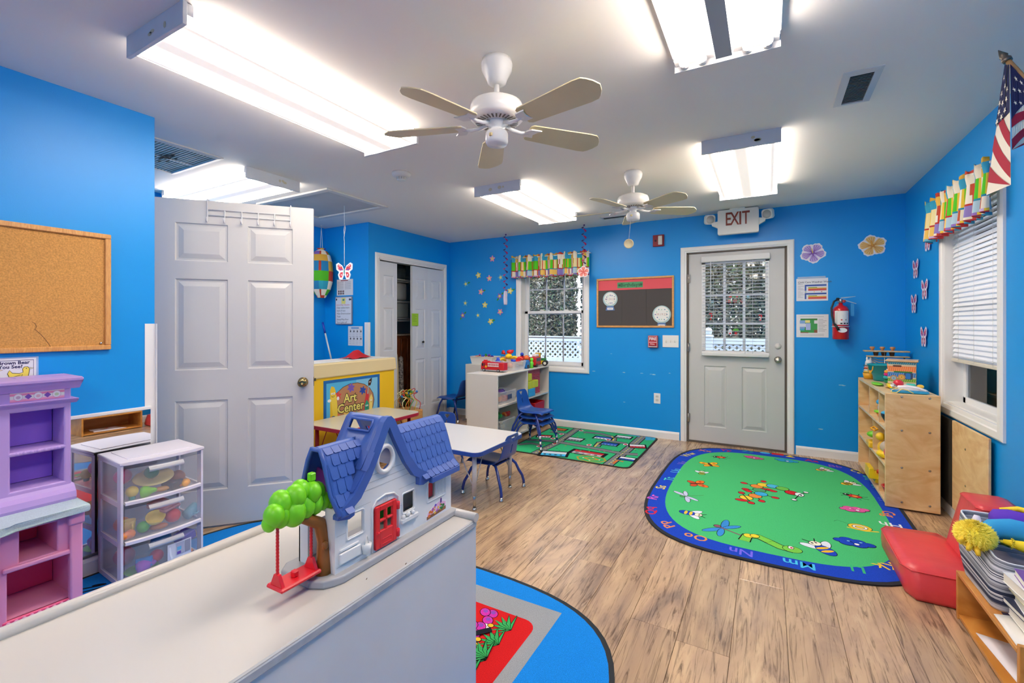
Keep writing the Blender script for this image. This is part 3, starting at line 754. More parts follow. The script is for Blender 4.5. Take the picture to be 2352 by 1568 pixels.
for i in range(24):
    MB().box((-a + .03, -b_ + .04 + i * .0208, -.007), (a - .03, -b_ + .047 + i * .0208, -.005)).build('rib', mat('#c9c9c6', .5), t)
MB().box((-.008, -b_ + .03, -.010), (.008, b_ - .03, -.004)).build('centre_bar', mat('#c9c9c6', .5), t)
pr = Pr(); rnd = random.Random(3)
for i in range(26): pr.ell(.02 + rnd.gauss(0, .07), .05 + rnd.gauss(0, .02), rnd.uniform(.008, .03), rnd.uniform(.004, .010), rnd.choice(['#2a2621', '#3a342c', '#1e1b18', '#5a5246']), up=False); pr.up()
pr.build('soot_stain', t, lambda x, y, h: (x, y, -.0105 - h), rough=.9)
t = thing('attic_hatch', 'square attic hatch with white trim in the ceiling by the blue alcove', 'hatch', (-3.79, 2.98, CH))
a, b_ = .51, .36
mb = MB()
for q in (((-a, -b_), (a, -b_ + .055)), ((-a, b_ - .055), (a, b_)), ((-a, -b_ + .055), (-a + .055, b_ - .055)), ((a - .055, -b_ + .055), (a, b_ - .055))): mb.box((*q[0], -.016), (*q[1], 0), .003)
mb.build('trim_frame', mat('#cfcfcc', .6), t)
MB().box((-a + .058, -b_ + .058, -.004), (a - .058, b_ - .058, 0)).build('panel', mat('#b9babb', .8, noise=(4, .05)), t)
t = thing('smoke_detector', 'round white smoke detector on the ceiling left of the near fan', 'smoke detector', (-2.464, 2.648, CH))
MB().lathe([(0, 0), (.07, 0), (.072, -.01), (.064, -.028), (.05, -.034), (0, -.034)], 28).build('base', mat('#dad9d4', .4), t)
mb = MB()
for k in range(12): mb.t((0, 0, 0), (0, 0, k * PI / 6)).box((.028, -.004, -.052), (.037, .004, -.034))
mb.build('vent_fins', mat('#dad9d4', .4), t)
MB().lathe([(0, -.032), (.028, -.034), (.027, -.050), (.034, -.052), (.03, -.06), (0, -.063)], 18).build('sensor_cap', mat('#dad9d4', .4), t)
# ---- exit sign with emergency heads
c0 = (-.262, 5.12)
t = thing('exit_sign', 'white EXIT sign with two emergency lamp heads above the door', 'exit sign', (c0[0], c0[1], CH))
SGN = mat('#e3e2dc', .4); z0, z1 = 2.185 - CH, 2.46 - CH - .03
hw = .185
MB().t().prism(rrect(-hw, z0, hw, z1, .012), -.028, .028, 'xz', .003).build('housing', SGN, t)
MB().box((-.075, -.04, z1), (.065, .06, 0), .004).build('canopy', SGN, t)
pr = Pr(); zc = (z0 + z1) / 2 + .022
for ch, x in (('E', -.088), ('X', -.03), ('I', .022), ('T', .072)): pr.text(ch, x, zc, .185, '#8a3a2c', sx=.62 if ch != 'I' else .75, bold=.012, up=False)
pr.build('lettering', t, lambda x, y, h: (x, -.0295 - h, y), rough=.4)
for s in (-1, 1):
    MB().prism([(s * hw, z0 + .07), (s * (hw + .055), z0 + .10), (s * (hw + .06), z0 + .13), (s * hw, z0 + .14)], -.02, .015, 'xz', .003).build('lamp_arm', SGN, t)
    h = MB(); h.t((s * (hw + .072), -.02, z0 + .165), (R(12), 0, R(22 * -s)))
    h.prism(rrect(-.048, -.048, .048, .048, .022), -.01, .045, 'xz', .006); ho = h.build('lamp_head', SGN, t)
    h = MB(); h.t((s * (hw + .072), -.02, z0 + .165), (R(12), 0, R(22 * -s)))
    h.lathe([(0, .004), (.018, .002), (.036, -.004), (.04, -.012), (0, -.013)], 20, axis='y'); h.build('reflector_lens', mat('#c9c9c4', .12), ho)
# ================================================================ far wall things
def wall_card(name, label, cat, x0, x1, z0, z1, col='#e9e9ea', th=.0015, group=None):
    """thin paper sheet on the far wall; returns its root and a local fn with origin at its lower-left corner"""
    t = thing(name, label, cat, (x0, YF, z0), 0, group)
    MB().box((0, -th - .0005, 0), (x1 - x0, -.0005, z1 - z0)).build('sheet', mat(col, .5), t)
    return t, lambda x, y, h: (x, -th - .0008 - h, y)
# birthday board
bx0, bx1, bz0, bz1 = -1.785, -.90, 1.235, 1.812
t = thing('birthday_board', 'framed birthday bulletin board with black sheets and a red top band', 'bulletin board', (bx0, YF, bz0))
Wd, Hd = bx1 - bx0, bz1 - bz0; OAK = wood_mat('#c98d4c', '#e0aa68', 9, (1, 1, 6), .4, 'oak_frame')
for q in (((0, 0), (Wd, .022)), ((0, Hd - .022), (Wd, Hd)), ((0, .022), (.022, Hd - .022)), ((Wd - .022, .022), (Wd, Hd - .022))):
    MB().box((q[0][0], -.018, q[0][1]), (q[1][0], 0, q[1][1]), .003).build('frame_rail', OAK, t)
MB().box((.02, -.004, .02), (Wd - .02, 0, Hd - .02)).build('backing', mat('#454240', .8), t)
MB().box((.022, -.006, Hd - .14), (Wd - .022, -.004, Hd - .022)).build('red_band', mat('#e0565f', .7), t)
for i in range(3):
    for j in range(2):
        w3 = (Wd - .044) / 3; hj = (Hd - .164) / 2
        MB().box((.022 + i * w3 + .001, -.0055, .022 + j * hj + .001), (.022 + (i + 1) * w3 - .001, -.004 - .0004 * ((i + j) % 2), .022 + (j + 1) * hj - .001)).build('black_sheet', mat('#4a4645', .75), t)
pr = Pr(); pr.rect(.25, Hd - .118, .545, Hd - .052, '#4a9a68').text('Birthdays', .40, Hd - .085, .06, '#1d4a35', bold=.01)
for x in (.275, .525):
    for k in range(4): a = k * PI / 4; pr.line([(x - .02 * math.cos(a), Hd - .085 - .02 * math.sin(a)), (x + .02 * math.cos(a), Hd - .085 + .02 * math.sin(a))], .005, '#1d4a35', up=False)
pr.up(); pr.build('title_label', t, lambda x, y, h: (x, -.0068 - h, y))
for (u, v, s_) in ((1402, 687, '01.24.23'), (1520, 722, '09.19.23')):
    q = py(u, v, YF); x, z = q.x - bx0, q.z - bz0; r = .088 if u < 1450 else .10
    tt = thing('snow_globe_card', 'paper snow globe card %s on the birthday board' % ('in the upper left corner' if u < 1450 else 'in the lower right corner'), 'paper card', (q.x, YF - .0072, q.z), 0, 'snow globe birthday cards')
    MB().prism(circ(0, 0, r, r, 28), -.0012, 0, 'xz').build('globe', mat('#a9c6c8', .6), tt)
    MB().prism([(-.055, -r - .045), (.055, -r - .045), (.04, -r + .008), (-.04, -r + .008)], -.002, -.0012, 'xz').build('base', mat('#5f7fb0', .6), tt)
    pr = Pr(); pr.ell(0, .005, r - .016, r - .014, '#e6e8e4', n=26).text(s_, 0, 0, .034, '#b98f86')
    rnd = random.Random(u)
    for k in range(12): a = k * PI / 6; pr.ell((r - .03) * math.cos(a) * rnd.uniform(.7, 1), (r - .03) * math.sin(a) * rnd.uniform(.75, 1), .006, .006, rnd.choice(['#3b7fa8', '#2f3f8f', '#6fbac0', '#9cd0b0']), up=False)
    pr.up(); pr.rect(-.034, -r - .036, .034, -r - .012, '#f0f0f0').line([(-.026, -r - .024), (.026, -r - .024)], .006, '#8890a8')
    pr.build('drawing', tt, lambda x, y, h: (x, -.0024 - h, y))
# fire pull, strobe, switch plate, outlet
q0, q1 = py(1490, 798, YF), py(1512, 770, YF); cx = (q0.x + q1.x) / 2; cz = (q0.z + q1.z) / 2
t = thing('fire_pull_station', 'red FIRE alarm pull station left of the switch plate', 'fire alarm', (cx, YF, cz))
RED = mat('#b01822', .35)
MB().box((-.053, -.04, -.068), (.053, 0, .068), .006, 2).build('box', RED, t)
MB().box((-.035, -.052, -.045), (.035, -.04, -.012), .003).build('pull_bar', mat('#c2242c', .3), t)
pr = Pr(); pr.line([(-.046, -.06), (.046, -.06), (.046, .06), (-.046, .06)], .004, '#f0f0f0', closed=True).text('FIRE', 0, .03, .045, '#f4f4f4', bold=.02, sx=.95)
pr.rect(-.04, -.009, .04, -.003, '#f0f0f0').rect(-.04, -.056, .04, -.05, '#f0f0f0').build('lettering', t, lambda x, y, h: (x, -.0405 - h, y))
pr = Pr(); pr.text('PULL', 0, -.028, .022, '#f0e8e8', bold=.01).build('pull_lettering', t, lambda x, y, h: (x, -.0525 - h, y))
q = py(1513, 553, YF)
t = thing('alarm_strobe', 'red fire alarm strobe high on the wall over the birthday board', 'alarm strobe', (q.x, YF, q.z))
MB().box((-.061, -.022, -.065), (.061, 0, .065), .006, 2).build('plate', mat('#8e1a24', .4), t)
MB().box((.0, -.045, -.05), (.045, -.022, .05), .008, 2).build('strobe_lens', mat('#d8d4c8', .15), t)
MB().cyl((-.03, -.026, 0), (-.03, -.02, 0), .012, n=10).build('sounder_port', mat('#2a0c0e', .6), t)
q0, q1 = py(1522, 797, YF), py(1559, 770, YF); w_, h_ = q1.x - q0.x, q1.z - q0.z
t = thing('light_switch_plate', 'white three-switch wall plate left of the exit door', 'light switch', ((q0.x + q1.x) / 2, YF, (q0.z + q1.z) / 2))
MB().box((-w_ / 2, -.006, -h_ / 2), (w_ / 2, 0, h_ / 2), .003, 2).build('plate', mat('#e9e8e4', .35), t)
for k in (-1, 0, 1): MB().t((k * .046, -.006, 0), (R(20 if k < 0 else -20), 0, 0)).box((-.005, -.012, -.011), (.005, .0, .011), .002).build('switch', mat('#dedcd4', .35), t)
q0, q1 = py(1502, 926, YF), py(1517, 903, YF)
t = thing('wall_outlet', 'white duplex outlet low on the far wall', 'outlet', ((q0.x + q1.x) / 2, YF, (q0.z + q1.z) / 2))
MB().box((-.036, -.005, -.058), (.036, 0, .058), .003, 2).build('plate', mat('#eceae6', .35), t)
for s in (-1, 1):
    o_ = MB().prism(rrect(-.017, s * .02 - .014, .017, s * .02 + .014, .008), -.007, -.004, 'xz').build('socket', mat('#d9d6ce', .35), t)
    MB().box((-.008, -.0078, s * .02 - .002), (-.005, -.0068, s * .02 + .007)).box((.005, -.0078, s * .02 - .002), (.008, -.0068, s * .02 + .007)).build('slot', mat('#333333', .6), o_)
# chipped paint scars on the far wall
pr = Pr(); rnd = random.Random(5)
for u, v in ((1433, 855), (1474, 857), (1495, 859), (1502, 860), (1538, 857), (1404, 812), (1434, 923), (1364, 852), (1885, 985), (1932, 884), (1938, 885), (1590 - 26, 905)):
    q = py(u, v, YF); a = rnd.uniform(.006, .014); pr.poly([(q.x + a * 1.6 * math.cos(k), q.z + a * .5 * math.sin(k) * rnd.uniform(.4, 1)) for k in [i * PI / 4 for i in range(8)]], '#a9d3ea', up=False)
pr.build('paint_chips', bpy.data.objects['wall_far'], lambda x, y, h: (x, YF - .0006, y))
# papers right of the door
def px2(u, v): q = py(u, v, YF); return q.x, q.z
xa, zb = px2(1823, 691.5); xb, zt = px2(1902, 637.5)
t, f = wall_card('weather_chart', 'weather watch chart in a clear sleeve right of the door, upper of two', 'chart', xa + .022, xb, zb, zt, '#dfe0e6')
w_, h_ = xb - xa - .022, zt - zb; pr = Pr()
pr.text('Child Care Weather Watch', w_ * .58, h_ * .83, .024, '#3d4358', bold=.01)
for y in (h_ * .45, h_ * .08):
    pr.rect(w_ * .27, y, w_ * .32, y + h_ * .27, '#3156a6').rect(w_ * .27, y + h_ * .2, w_ * .95, y + h_ * .27, '#3156a6').rect(w_ * .38, y, w_ * .95, y + h_ * .09, '#d8574e').rect(w_ * .38, y + h_ * .09, w_ * .95, y + h_ * .13, '#e6c24a').rect(w_ * .38, y + h_ * .13, w_ * .66, y + h_ * .16, '#5f9b45')
    for k in range(10): pr.line([(w_ * (.4 + .055 * k), y + .003), (w_ * (.4 + .055 * k), y + h_ * .09)], .0015, '#b34038', up=False)
for i, y in enumerate([.78, .74, .66, .6, .55, .5, .42, .36, .28, .22, .16]): pr.line([(w_ * .05, h_ * y), (w_ * (.14 + .07 * ((i * 7) % 3)), h_ * y)], .003, '#9aa0b2', up=False)
for x, c in ((.28, '#2f7a3a'), (.55, '#e2c94a'), (.78, '#a83a3a')): pr.rect(w_ * x, h_ * .385, w_ * (x + .04), h_ * .415, c, False)
pr.up(); pr.build('chart_print', t, f)
MB().box((.01, -.004, h_ - .002), (w_ - .02, -.0005, h_ + .018)).build('sleeve_tab', clear_mat('#cfe4f4', .45, .15), t)
xa, zb = px2(1823, 774); xb, zt = px2(1903, 721.5)
t, f = wall_card('floor_plan_sheet', 'laminated floor plan sheet right of the door, lower of two', 'sheet', xa + .022, xb, zb, zt, '#e0e1e5')
w_, h_ = xb - xa - .022, zt - zb; pr = Pr()
pr.rect(w_ * .13, h_ * .2, w_ * .66, h_ * .8, '#3d9a52').rect(w_ * .13, h_ * .76, w_ * .66, h_ * .82, '#3f7f3f').rect(w_ * .11, h_ * .6, w_ * .28, h_ * .74, '#7fa6d8').rect(w_ * .28, h_ * .64, w_ * .43, h_ * .75, '#e8dc8a').rect(w_ * .11, h_ * .45, w_ * .3, h_ * .6, '#d5dae6').rect(w_ * .11, h_ * .38, w_ * .27, h_ * .46, '#7f9fd8').rect(w_ * .3, h_ * .32, w_ * .45, h_ * .62, '#aab8e4').rect(w_ * .11, h_ * .3, w_ * .26, h_ * .38, '#3fa8c8').rect(w_ * .13, h_ * .19, w_ * .38, h_ * .22, '#9a3a30').rect(w_ * .56, h_ * .2, w_ * .66, h_ * .33, '#8f5a3f').rect(w_ * .56, h_ * .6, w_ * .67, h_ * .74, '#e0e1e5')
for i in range(9): pr.line([(w_ * .69, h_ * (.78 - .063 * i)), (w_ * (.84 + .1 * ((i * 5) % 3) / 2), h_ * (.78 - .063 * i))], .003, '#7d828e', up=False)
for y in (.9, .14, .08): pr.line([(w_ * .12, h_ * y), (w_ * .86, h_ * y)], .0035, '#9a9ea8', up=False)
pr.build('plan_print', t, f)
# hibiscus cut-outs, fan of petals
def hibiscus(u, v, r, c1, c2, edge, label, Y=YF, name='hibiscus_cutout'):
    q = py(u, v, Y); t = thing(name, label, 'paper flower', (q.x, Y - .001, q.z)); rot = .3 + u % 5
    out = []
    n = 80
    for i in range(n):
        a = 2 * PI * i / n + rot; out.append((r * (.92 + .09 * math.cos(5 * (a - rot)) + .03 * math.cos(17 * a)) * math.cos(a), r * .92 * (.92 + .09 * math.cos(5 * (a - rot)) + .03 * math.sin(19 * a)) * math.sin(a)))
    MB().prism(out, -.0012, 0, 'xz').build('cutout', mat('#e8e4ea', .5), t)
    pr = Pr()
    for k in range(5):
        a0 = 2 * PI * k / 5 + rot
        pts = [(0, 0)] + [(r * (.30 + .57 * math.sin(PI * j / 10) ** .25) * 1.0 * math.cos(a0 + (j - 5) * .125), r * .92 * (.30 + .57 * math.sin(PI * j / 10) ** .25) * math.sin(a0 + (j - 5) * .125)) for j in range(11)]
        pr.poly(pts, c1, False)
        for d in (-.35, -.12, .12, .35): pr.V; pr.z += .0001; pr.line([(r * .1 * math.cos(a0), r * .1 * math.sin(a0)), (r * .78 * math.cos(a0 + d), r * .72 * math.sin(a0 + d))], .004, c2, False); pr.z -= .0001
    pr.up(); pr.ell(0, 0, r * .16, r * .15, c2); pr.line([(0, 0), (r * -.1, r * .42)], .007, edge)
    pr.build('petals', t, lambda x, y, h: (x, -.0014 - h, y)); return t
hibiscus(1867, 581, .108, '#b9a6dc', '#7a4fa8', '#d8b83a', 'purple paper hibiscus on the wall right of the exit door')
hibiscus(2004, 564, .108, '#e9c27a', '#d08a3c', '#e8a02a', 'orange yellow paper hibiscus high on the wall in the right corner')
# fire extinguisher
q = py(1931, 741, YF - .09)
t = thing('fire_extinguisher', 'red fire extinguisher hung on the far wall right of the papers', 'fire extinguisher', (q.x, YF - .088, py(1930, 779, YF - .09).z))
EXR = mat('#c4141f', .22, coat=.4, name='gloss_red')
MB().lathe([(0, 0), (.06, 0), (.064, .006), (.064, .25), (.062, .275), (.05, .298), (.026, .312), (.017, .318), (.017, .335), (0, .335)], 30).build('cylinder', EXR, t)
rows = []
for z in (.135, .262): rows.append([(.0646 * math.sin(a), -.0646 * math.cos(a), z) for a in [R(-50 + 12 * i) for i in range(10)]])
MB().grid(rows).build('label_sheet', mat('#dfe0de', .4), t)
pr = Pr(); pr.rect(-.025, .118, .06, .127, '#e2c431')
rnd = random.Random(2)
for k in range(9):
    y = .11 - k * .012; pr.line([(-.048, y), (-.03, y)], .003, '#8f948f', False); pr.line([(-.02, y), (-.02 + rnd.uniform(.03, .07), y)], .002, '#77777c', False)
for x in (-.01, .015, .04): pr.rect(x, .006, x + .016, .018, '#2c2c33', False)
pr.up(); pr.ell(.0, .045, .007, .006, '#c8322e').rect(.03, .04, .037, .05, '#26262a')
pr.build('label_print', t, lambda x, y, h: ((.0652 + h) * math.sin(x / .064), -(.0652 + h) * math.cos(x / .064), .135 + y))
MB().tube([(.0648 * math.cos(a), .0648 * math.sin(a), .118) for a in [2 * PI * i / 28 for i in range(28)]], .0055, 6, closed=True).build('strap', mat('#c9c9c6', .35, metal=.6), t)
MB().prism(circ(.005, .085, .036, .022), -.0675, -.0655, 'xz').build('inspection_tag', mat('#dfe2e6', .4), t)
MB().t((0, 0, .345)).lathe([(0, -.01), (.02, -.01), (.02, .02), (.015, .03), (0, .03)], 14).box((-.025, -.012, .0), (.02, .012, .02), .003).build('valve', mat('#c2c4c6', .25, metal=1), t)
MB().box((-.035, -.014, .355), (-.008, .014, .385), .005).build('hose_collar', mat('#17181c', .4), t)
MB().prism([(0, .375), (.11, .392), (.11, .396), (0, .388)], -.009, .009, 'xz').prism([(.02, .36), (.115, .325), (.117, .33), (.02, .37)], -.009, .009, 'xz').build('lever', mat('#b9c4cc', .3, metal=.8), t)
MB().lathe([(0, 0), (.014, 0), (.014, .012), (0, .014)], 14, axis='y').build('gauge', mat('#a83a3e', .4), t, loc=(.022, -.022, .35), rot=(0, 0, PI))
MB().tube([(-.025, -.02, .37), (-.055, -.035, .35), (-.074, -.04, .29), (-.072, -.045, .22), (-.058, -.055, .15), (-.045, -.06, .125)], .0085, 8).build('hose', mat('#23242a', .5), t)
MB().cyl((-.048, -.06, .14), (-.022, -.066, .085), .009, .013, n=10).build('nozzle', mat('#17181c', .5), t)
MB().box((.075, -.004, .215), (.1, -.003, .33)).build('inspection_card', mat('#2c8fd0', .5), t)
MB().box((-.02, .062, .1), (.02, .087, .33)).build('wall_bracket', mat('#9a9ea2', .4), t)
# ================================================================ closet, open door, left side
def leaf_door(mb, w, h, th=.034):
    fn = lambda a, z, k: (k, a, z)
    m_ = .062
    slab(mb, fn, 0, w, 0, h, th, [(m_, w - m_, h - .42, h - .16), (m_, w - m_, .93, h - .55), (m_, w - m_, .18, .80)])
BIF = mat('#d6dadd', .35, noise=(3, .015), name='bifold_paint')
for nm, lb, loc, rz, w_ in (('door_2', 0, (-3.985, 3.917, .02), R(2), .30), ('door_3', 0, (-4.05, 4.222, .02), R(94), .29), ('door_4', 0, (-3.965, 4.462, .02), R(3), .325), ('door_5', 0, (-3.982, 4.787, .02), R(-2.2), .322)):
    mb = MB(); leaf_door(mb, w_, 2.0); o_ = mb.build(nm, BIF, None, loc=loc, rot=(0, 0, rz)); o_['kind'] = 'structure'
    if nm == 'door_4':
        MB().lathe([(0, 0), (.008, 0), (.008, .01), (.016, .018), (.014, .028), (0, .03)], 14, axis='x').build('knob', mat('#2b2d30', .3, metal=.7), o_, loc=(0, .2, 1.02))
t = thing('closet_note', 'lime green paper note taped to the white closet door', 'note', (-3.958, 4.50, 0))
q0, q1 = px(946, 748, -3.957), px(961, 720, -3.957)
MB().box((0, q0.y - 4.5, q0.z), (.001, q1.y - 4.5, q1.z)).build('sheet', mat('#9bcb2c', .6), t)
pr = Pr()
for k in range(6): pr.line([(q0.y - 4.49, q1.z - .02 - k * .016), (q0.y - 4.49 + .06 + .02 * (k % 2), q1.z - .02 - k * .016)], .003, '#4a6a20', up=False)
pr.build('handwriting', t, lambda x, y, h: (.0014, x, y))
# closet contents
for z, lab in ((1.86, 'upper'), (1.35, 'lower')):
    t = thing('wire_shelf', '%s white wire shelf inside the closet' % lab, 'shelf', (-4.4, 4.5, z), 0, 'closet wire shelves')
    mb = MB()
    for x in (.22, .14, .06, -.02, -.1, -.18, -.25): mb.cyl((x, -.62, 0), (x, .62, 0), .0028, n=5)
    mb.cyl((.222, -.62, -.035), (.222, .62, -.035), .0028, n=5)
    for i in range(50): y = -.61 + i * .025; mb.tube([(-.25, y, 0), (.222, y, 0), (.222, y, -.035)], .0018, 4)
    mb.build('wire_deck', mat('#c5c8c8', .4), t)
t = thing('storage_bin', 'grey lidded storage bin on the lower closet shelf', 'bin', (-4.38, 4.42, 1.355))
MB().box((-.17, -.25, 0), (.17, .25, .2), .02, 2).build('body', mat('#7e8582', .6), t)
MB().box((-.185, -.265, .2), (.185, .265, .225), .01).build('lid', mat('#9a9f9c', .5), t)
t = thing('linen_stack', 'pale folded cloth bundle under the upper closet shelf', 'linen', (-4.38, 4.42, 1.585))
MB().box((-.15, -.22, 0), (.16, .24, .24), .05, 3).build('bundle', mat('#a7aaa4', .9, bump=(14, .8)), t)
t = thing('toy_bag', 'dark checkered cloth bag on the upper closet shelf', 'bag', (-4.38, 4.42, 1.866))
MB().box((-.15, -.22, 0), (.15, .24, .22), .05, 3).build('bag', mat('#3d4d52', .9, noise=(9, .5)), t)
t = thing('wooden_chest', 'reddish brown wooden cupboard with vertical boards inside the closet', 'cupboard', (-4.42, 4.5, 0))
WD = wood_mat('#5f2c12', '#8f4a22', 7, (1, 1, .3), .45, 'red_brown_wood')
MB().box((-.2, -.56, 0), (.16, .56, 1.12), .004).build('carcass', WD, t)
for i in range(9): MB().box((.16, -.55 + i * .122, .05), (.172, -.436 + i * .122, 1.08), .003).build('board', WD, t)
MB().box((-.2, -.57, 1.12), (.18, .57, 1.14), .003).build('beaded_edge', mat('#b9a08a', .6, noise=(60, .4)), t)
t = thing('rolled_mat', 'cream rolled floor mat standing in the closet opening', 'mat', (-4.17, 4.36, 0))
MB().lathe([(0, 0), (.05, 0), (.055, .3), (.048, .7), (.035, .88), (.012, .93), (0, .93)], 16).build('roll', mat('#c9bd97', .8, bump=(20, .5)), t)
t = thing('animal_print_roll', 'black and white spotted fabric roll standing in the closet', 'fabric roll', (-4.17, 4.47, 0))
m = mat('#d8d6d0', .8); MB().lathe([(0, 0), (.035, 0), (.038, .5), (.03, .84), (0, .86)], 12).build('roll', mat('#6f6a66', .8, noise=(45, .95)), t)
# bead maze on the floor in the closet opening
q = pz(922, 958); q = Vector((-3.62, 3.99, 0))
t = thing('bead_maze', 'wire bead maze toy with coloured loops by the closet door', 'toy', (q.x, q.y, 0), R(-20))
MB().box((-.13, -.13, 0), (.13, .13, .30), .01).build('box', wood_mat('#c08a4a', '#d9a566', 8, (1, 1, 3)), t)
for i, (c, ph) in enumerate((('#c8202a', 0), ('#d9c62a', .8), ('#2c9a4a', 1.6), ('#d9822a', 2.4), ('#e8e4b0', 3.1))):
    pts = [(-.11 + .22 * k / 24, (.08 - .04 * i) + .035 * math.sin(ph + k * .9), .30 + .20 * math.sin(PI * k / 24) ** .6 + .03 * math.sin(ph + k * .8) * math.sin(PI * k / 24)) for k in range(25)]
    o_ = MB().tube(pts, .0045, 6).build('wire', mat(c, .4), t)
    for k in (6, 12, 17):
        MB().ell(pts[k], .014, 10, 7).build('bead', mat(['#c8202a', '#2c7ac8', '#2c9a4a', '#e0b428'][(i + k) % 4], .3), o_)
# ---- yellow art centre unit
t = thing('play_unit', 'yellow play unit with tan top band carrying the Art Center poster', 'play furniture', (-3.486, 3.0, 0))
YEL = mat('#f0c41c', .5, noise=(4, .02), name='yellow_panel'); TAN = mat('#dcca9a', .45, name='tan_plastic')
MB().box((-.34, -.72, .03), (0, .64, .80), .006).build('body', YEL, t)
MB().prism([(-.34, .79), (.012, .79), (.018, .80), (.004, .905), (-.01, .918), (-.34, .918)], -.74, .655, 'xz', .008).build('top_band', TAN, t)
MB().box((-.335, -.73, .917), (-.02, .60, .924), .003).build('top_sheet', mat('#d5d4cc', .5), t)
MB().box((-.3, -.7, 0), (-.03, .62, .03)).build('shadow_gap', mat('#3a3024', .8), t)  # dark block stands for the shadow gap under the yellow body
MB().box((.001, -.375, .775), (.018, -.345, .80)).build('latch', mat('#6f6a58', .3, metal=.8), t)
t = thing('red_cloth', 'red crumpled cloth lying on top of the yellow play unit', 'cloth', (-3.68, 3.30, .925))
mb = MB(); rnd = random.Random(4)
rows = [[(.1 * (j / 9 - .5) * 2 * (1 - .2 * i / 8), .14 * (i / 8 - .5) * 2, max(0, .085 * math.exp(-((i - 4) ** 2 + (j - 4.5) ** 2) / 7) + rnd.uniform(0, .012))) for j in range(10)] for i in range(9)]
mb.grid(rows).build('cloth', mat('#b01020', .8), t)
# art centre poster
t = thing('art_center_poster', 'blue bordered Art Center poster on the yellow play unit', 'poster', (-3.4855, 2.745, .36))
PW, PH = .68, .402
MB().box((0, 0, 0), (.0015, PW, PH)).build('sheet', mat('#1466b0', .4), t)
pr = Pr(); pr.rect(.03, .0, PW - .03, PH - .028, '#4fb4e2').rect(PW * .55, .0, PW - .03, PH - .028, '#7cc2e4')
pr.ell(.345, .15, .262, .20, '#2a1c14').ell(.345, .15, .257, .195, '#b5805c').ell(.12, .03, .07, .06, '#e0764a', .4)
def splat(x, y, r, c): pr.poly([(x + r * (1 + .28 * math.sin(6 * a)) * math.cos(a), y + r * (1 + .28 * math.sin(6 * a)) * math.sin(a)) for a in [2 * PI * i / 36 for i in range(36)]], c)
splat(.31, .305, .036, '#7258b8'); splat(.455, .262, .034, '#2048a8'); splat(.155, .25, .034, '#d84848'); splat(.265, .045, .045, '#e8c860'); splat(.37, .035, .03, '#3fae82')
for s_, x, y, z_ in (('Art', .30, .208, .115), ('Center', .31, .118, .115)):
    pr.text(s_, x, y, z_, '#140c08', bold=.075, sx=.95); pr.text(s_, x, y, z_, '#e8e078', bold=.022, sx=.95)
def face(x, y, s):
    for d in (-1, 1): pr.ell(x + d * s * .5, y, s * .42, s * .42, '#ffffff').ell(x + d * s * .45, y - s * .05, s * .17, s * .2, '#14141c')
    pr.line([(x - s * .7, y - s * .95), (x, y - s * 1.35), (x + s * .7, y - s * .95)], s * .16, '#2a1414')
pr.poly([(.07, .07), (.13, .05), (.155, .10), (.13, .30), (.115, .335), (.085, .345), (.07, .31)][::1], '#e8c42a'); pr.poly([(.105, .05), (.15, .045), (.155, .11), (.14, .26), (.075, .24)], '#ecd24a'); face(.103, .275, .024)
pr.ell(.062, .215, .02, .014, '#eef2f6').ell(.158, .225, .014, .018, '#eef2f6')
pr.poly([(.455, .02), (.50, .02), (.535, .2), (.51, .29), (.49, .2)], '#d0303a'); pr.poly([(.51, .22), (.525, .22), (.535, .30), (.52, .30)], '#9aa0a6')
pr.poly([(.475, .0), (.53, .0), (.535, .12), (.505, .165), (.48, .12)], '#1f9a7c'); face(.508, .105, .019)
pr.poly([(.54, .0), (.575, .0), (.585, .17), (.565, .215), (.54, .17)], '#ecd878'); face(.563, .15, .015)
pr.poly([(.525, .30), (.555, .30), (.57, .335), (.575, .375), (.55, .365), (.525, .345)], '#3a2018'); face(.546, .335, .013)
pr.poly(circ(.105, .035, .035), '#1a4c9c').poly(circ(.105, .038, .018), '#4fb4e2')
pr.build('poster_print', t, lambda x, y, h: (.0018 + h, x, y))
# ---- bump-out wall things (plane y = 3.74)
def bump_card(name, label, u0, v0, u1, v1, col='#dcdde2', cat='sheet'):
    a, b_ = py(u0, v1, 3.74), py(u1, v0, 3.74)
    t = thing(name, label, cat, (a.x, 3.74, a.z)); w_, h_ = b_.x - a.x, b_.z - a.z
    MB().box((0, -.0022, 0), (w_, -.0008, h_)).build('sheet', mat(col, .5), t); return t, w_, h_
t, w_, h_ = bump_card('menu_sheet', 'printed notice sheet above the small whiteboard', 774, 640, 811, 679)
pr = Pr(); pr.rect(w_ * .25, h_ * .9, w_ * .7, h_ * .95, '#8a2a3c')
for i in range(9):
    for x in (.05, .5): pr.line([(w_ * x, h_ * (.84 - .055 * i)), (w_ * (x + .38), h_ * (.84 - .055 * i))], .004, '#a4a8b4', up=False)
for i in range(4):
    for y in (.12, .26): pr.ell(w_ * (.12 + .1 * i), h_ * y, .009, .013, '#4a1a20', up=False)
pr.up(); pr.build('notice_print', t, lambda x, y, h: (x, -.0025 - h, y))
a, b_ = py(771, 745, 3.73), py(809, 680, 3.73)
t = thing('small_whiteboard', 'small magnetic whiteboard with a handwritten chore list', 'whiteboard', (a.x, 3.737, a.z)); w_, h_ = b_.x - a.x, b_.z - a.z
MB().prism(rrect(0, 0, w_, h_, .012), -.012, 0, 'xz', .003).build('frame', mat('#8c8fa0', .35), t)
pr = Pr(); pr.rect(.01, .012, w_ - .01, h_ - .01, '#dcdfe6').rect(w_ * .38, h_ * .74, w_ * .62, h_ * .95, '#e8e27a')
pr.text('End of Day Checklist', w_ * .47, h_ * .70, .026, '#c8284a', shear=.2)
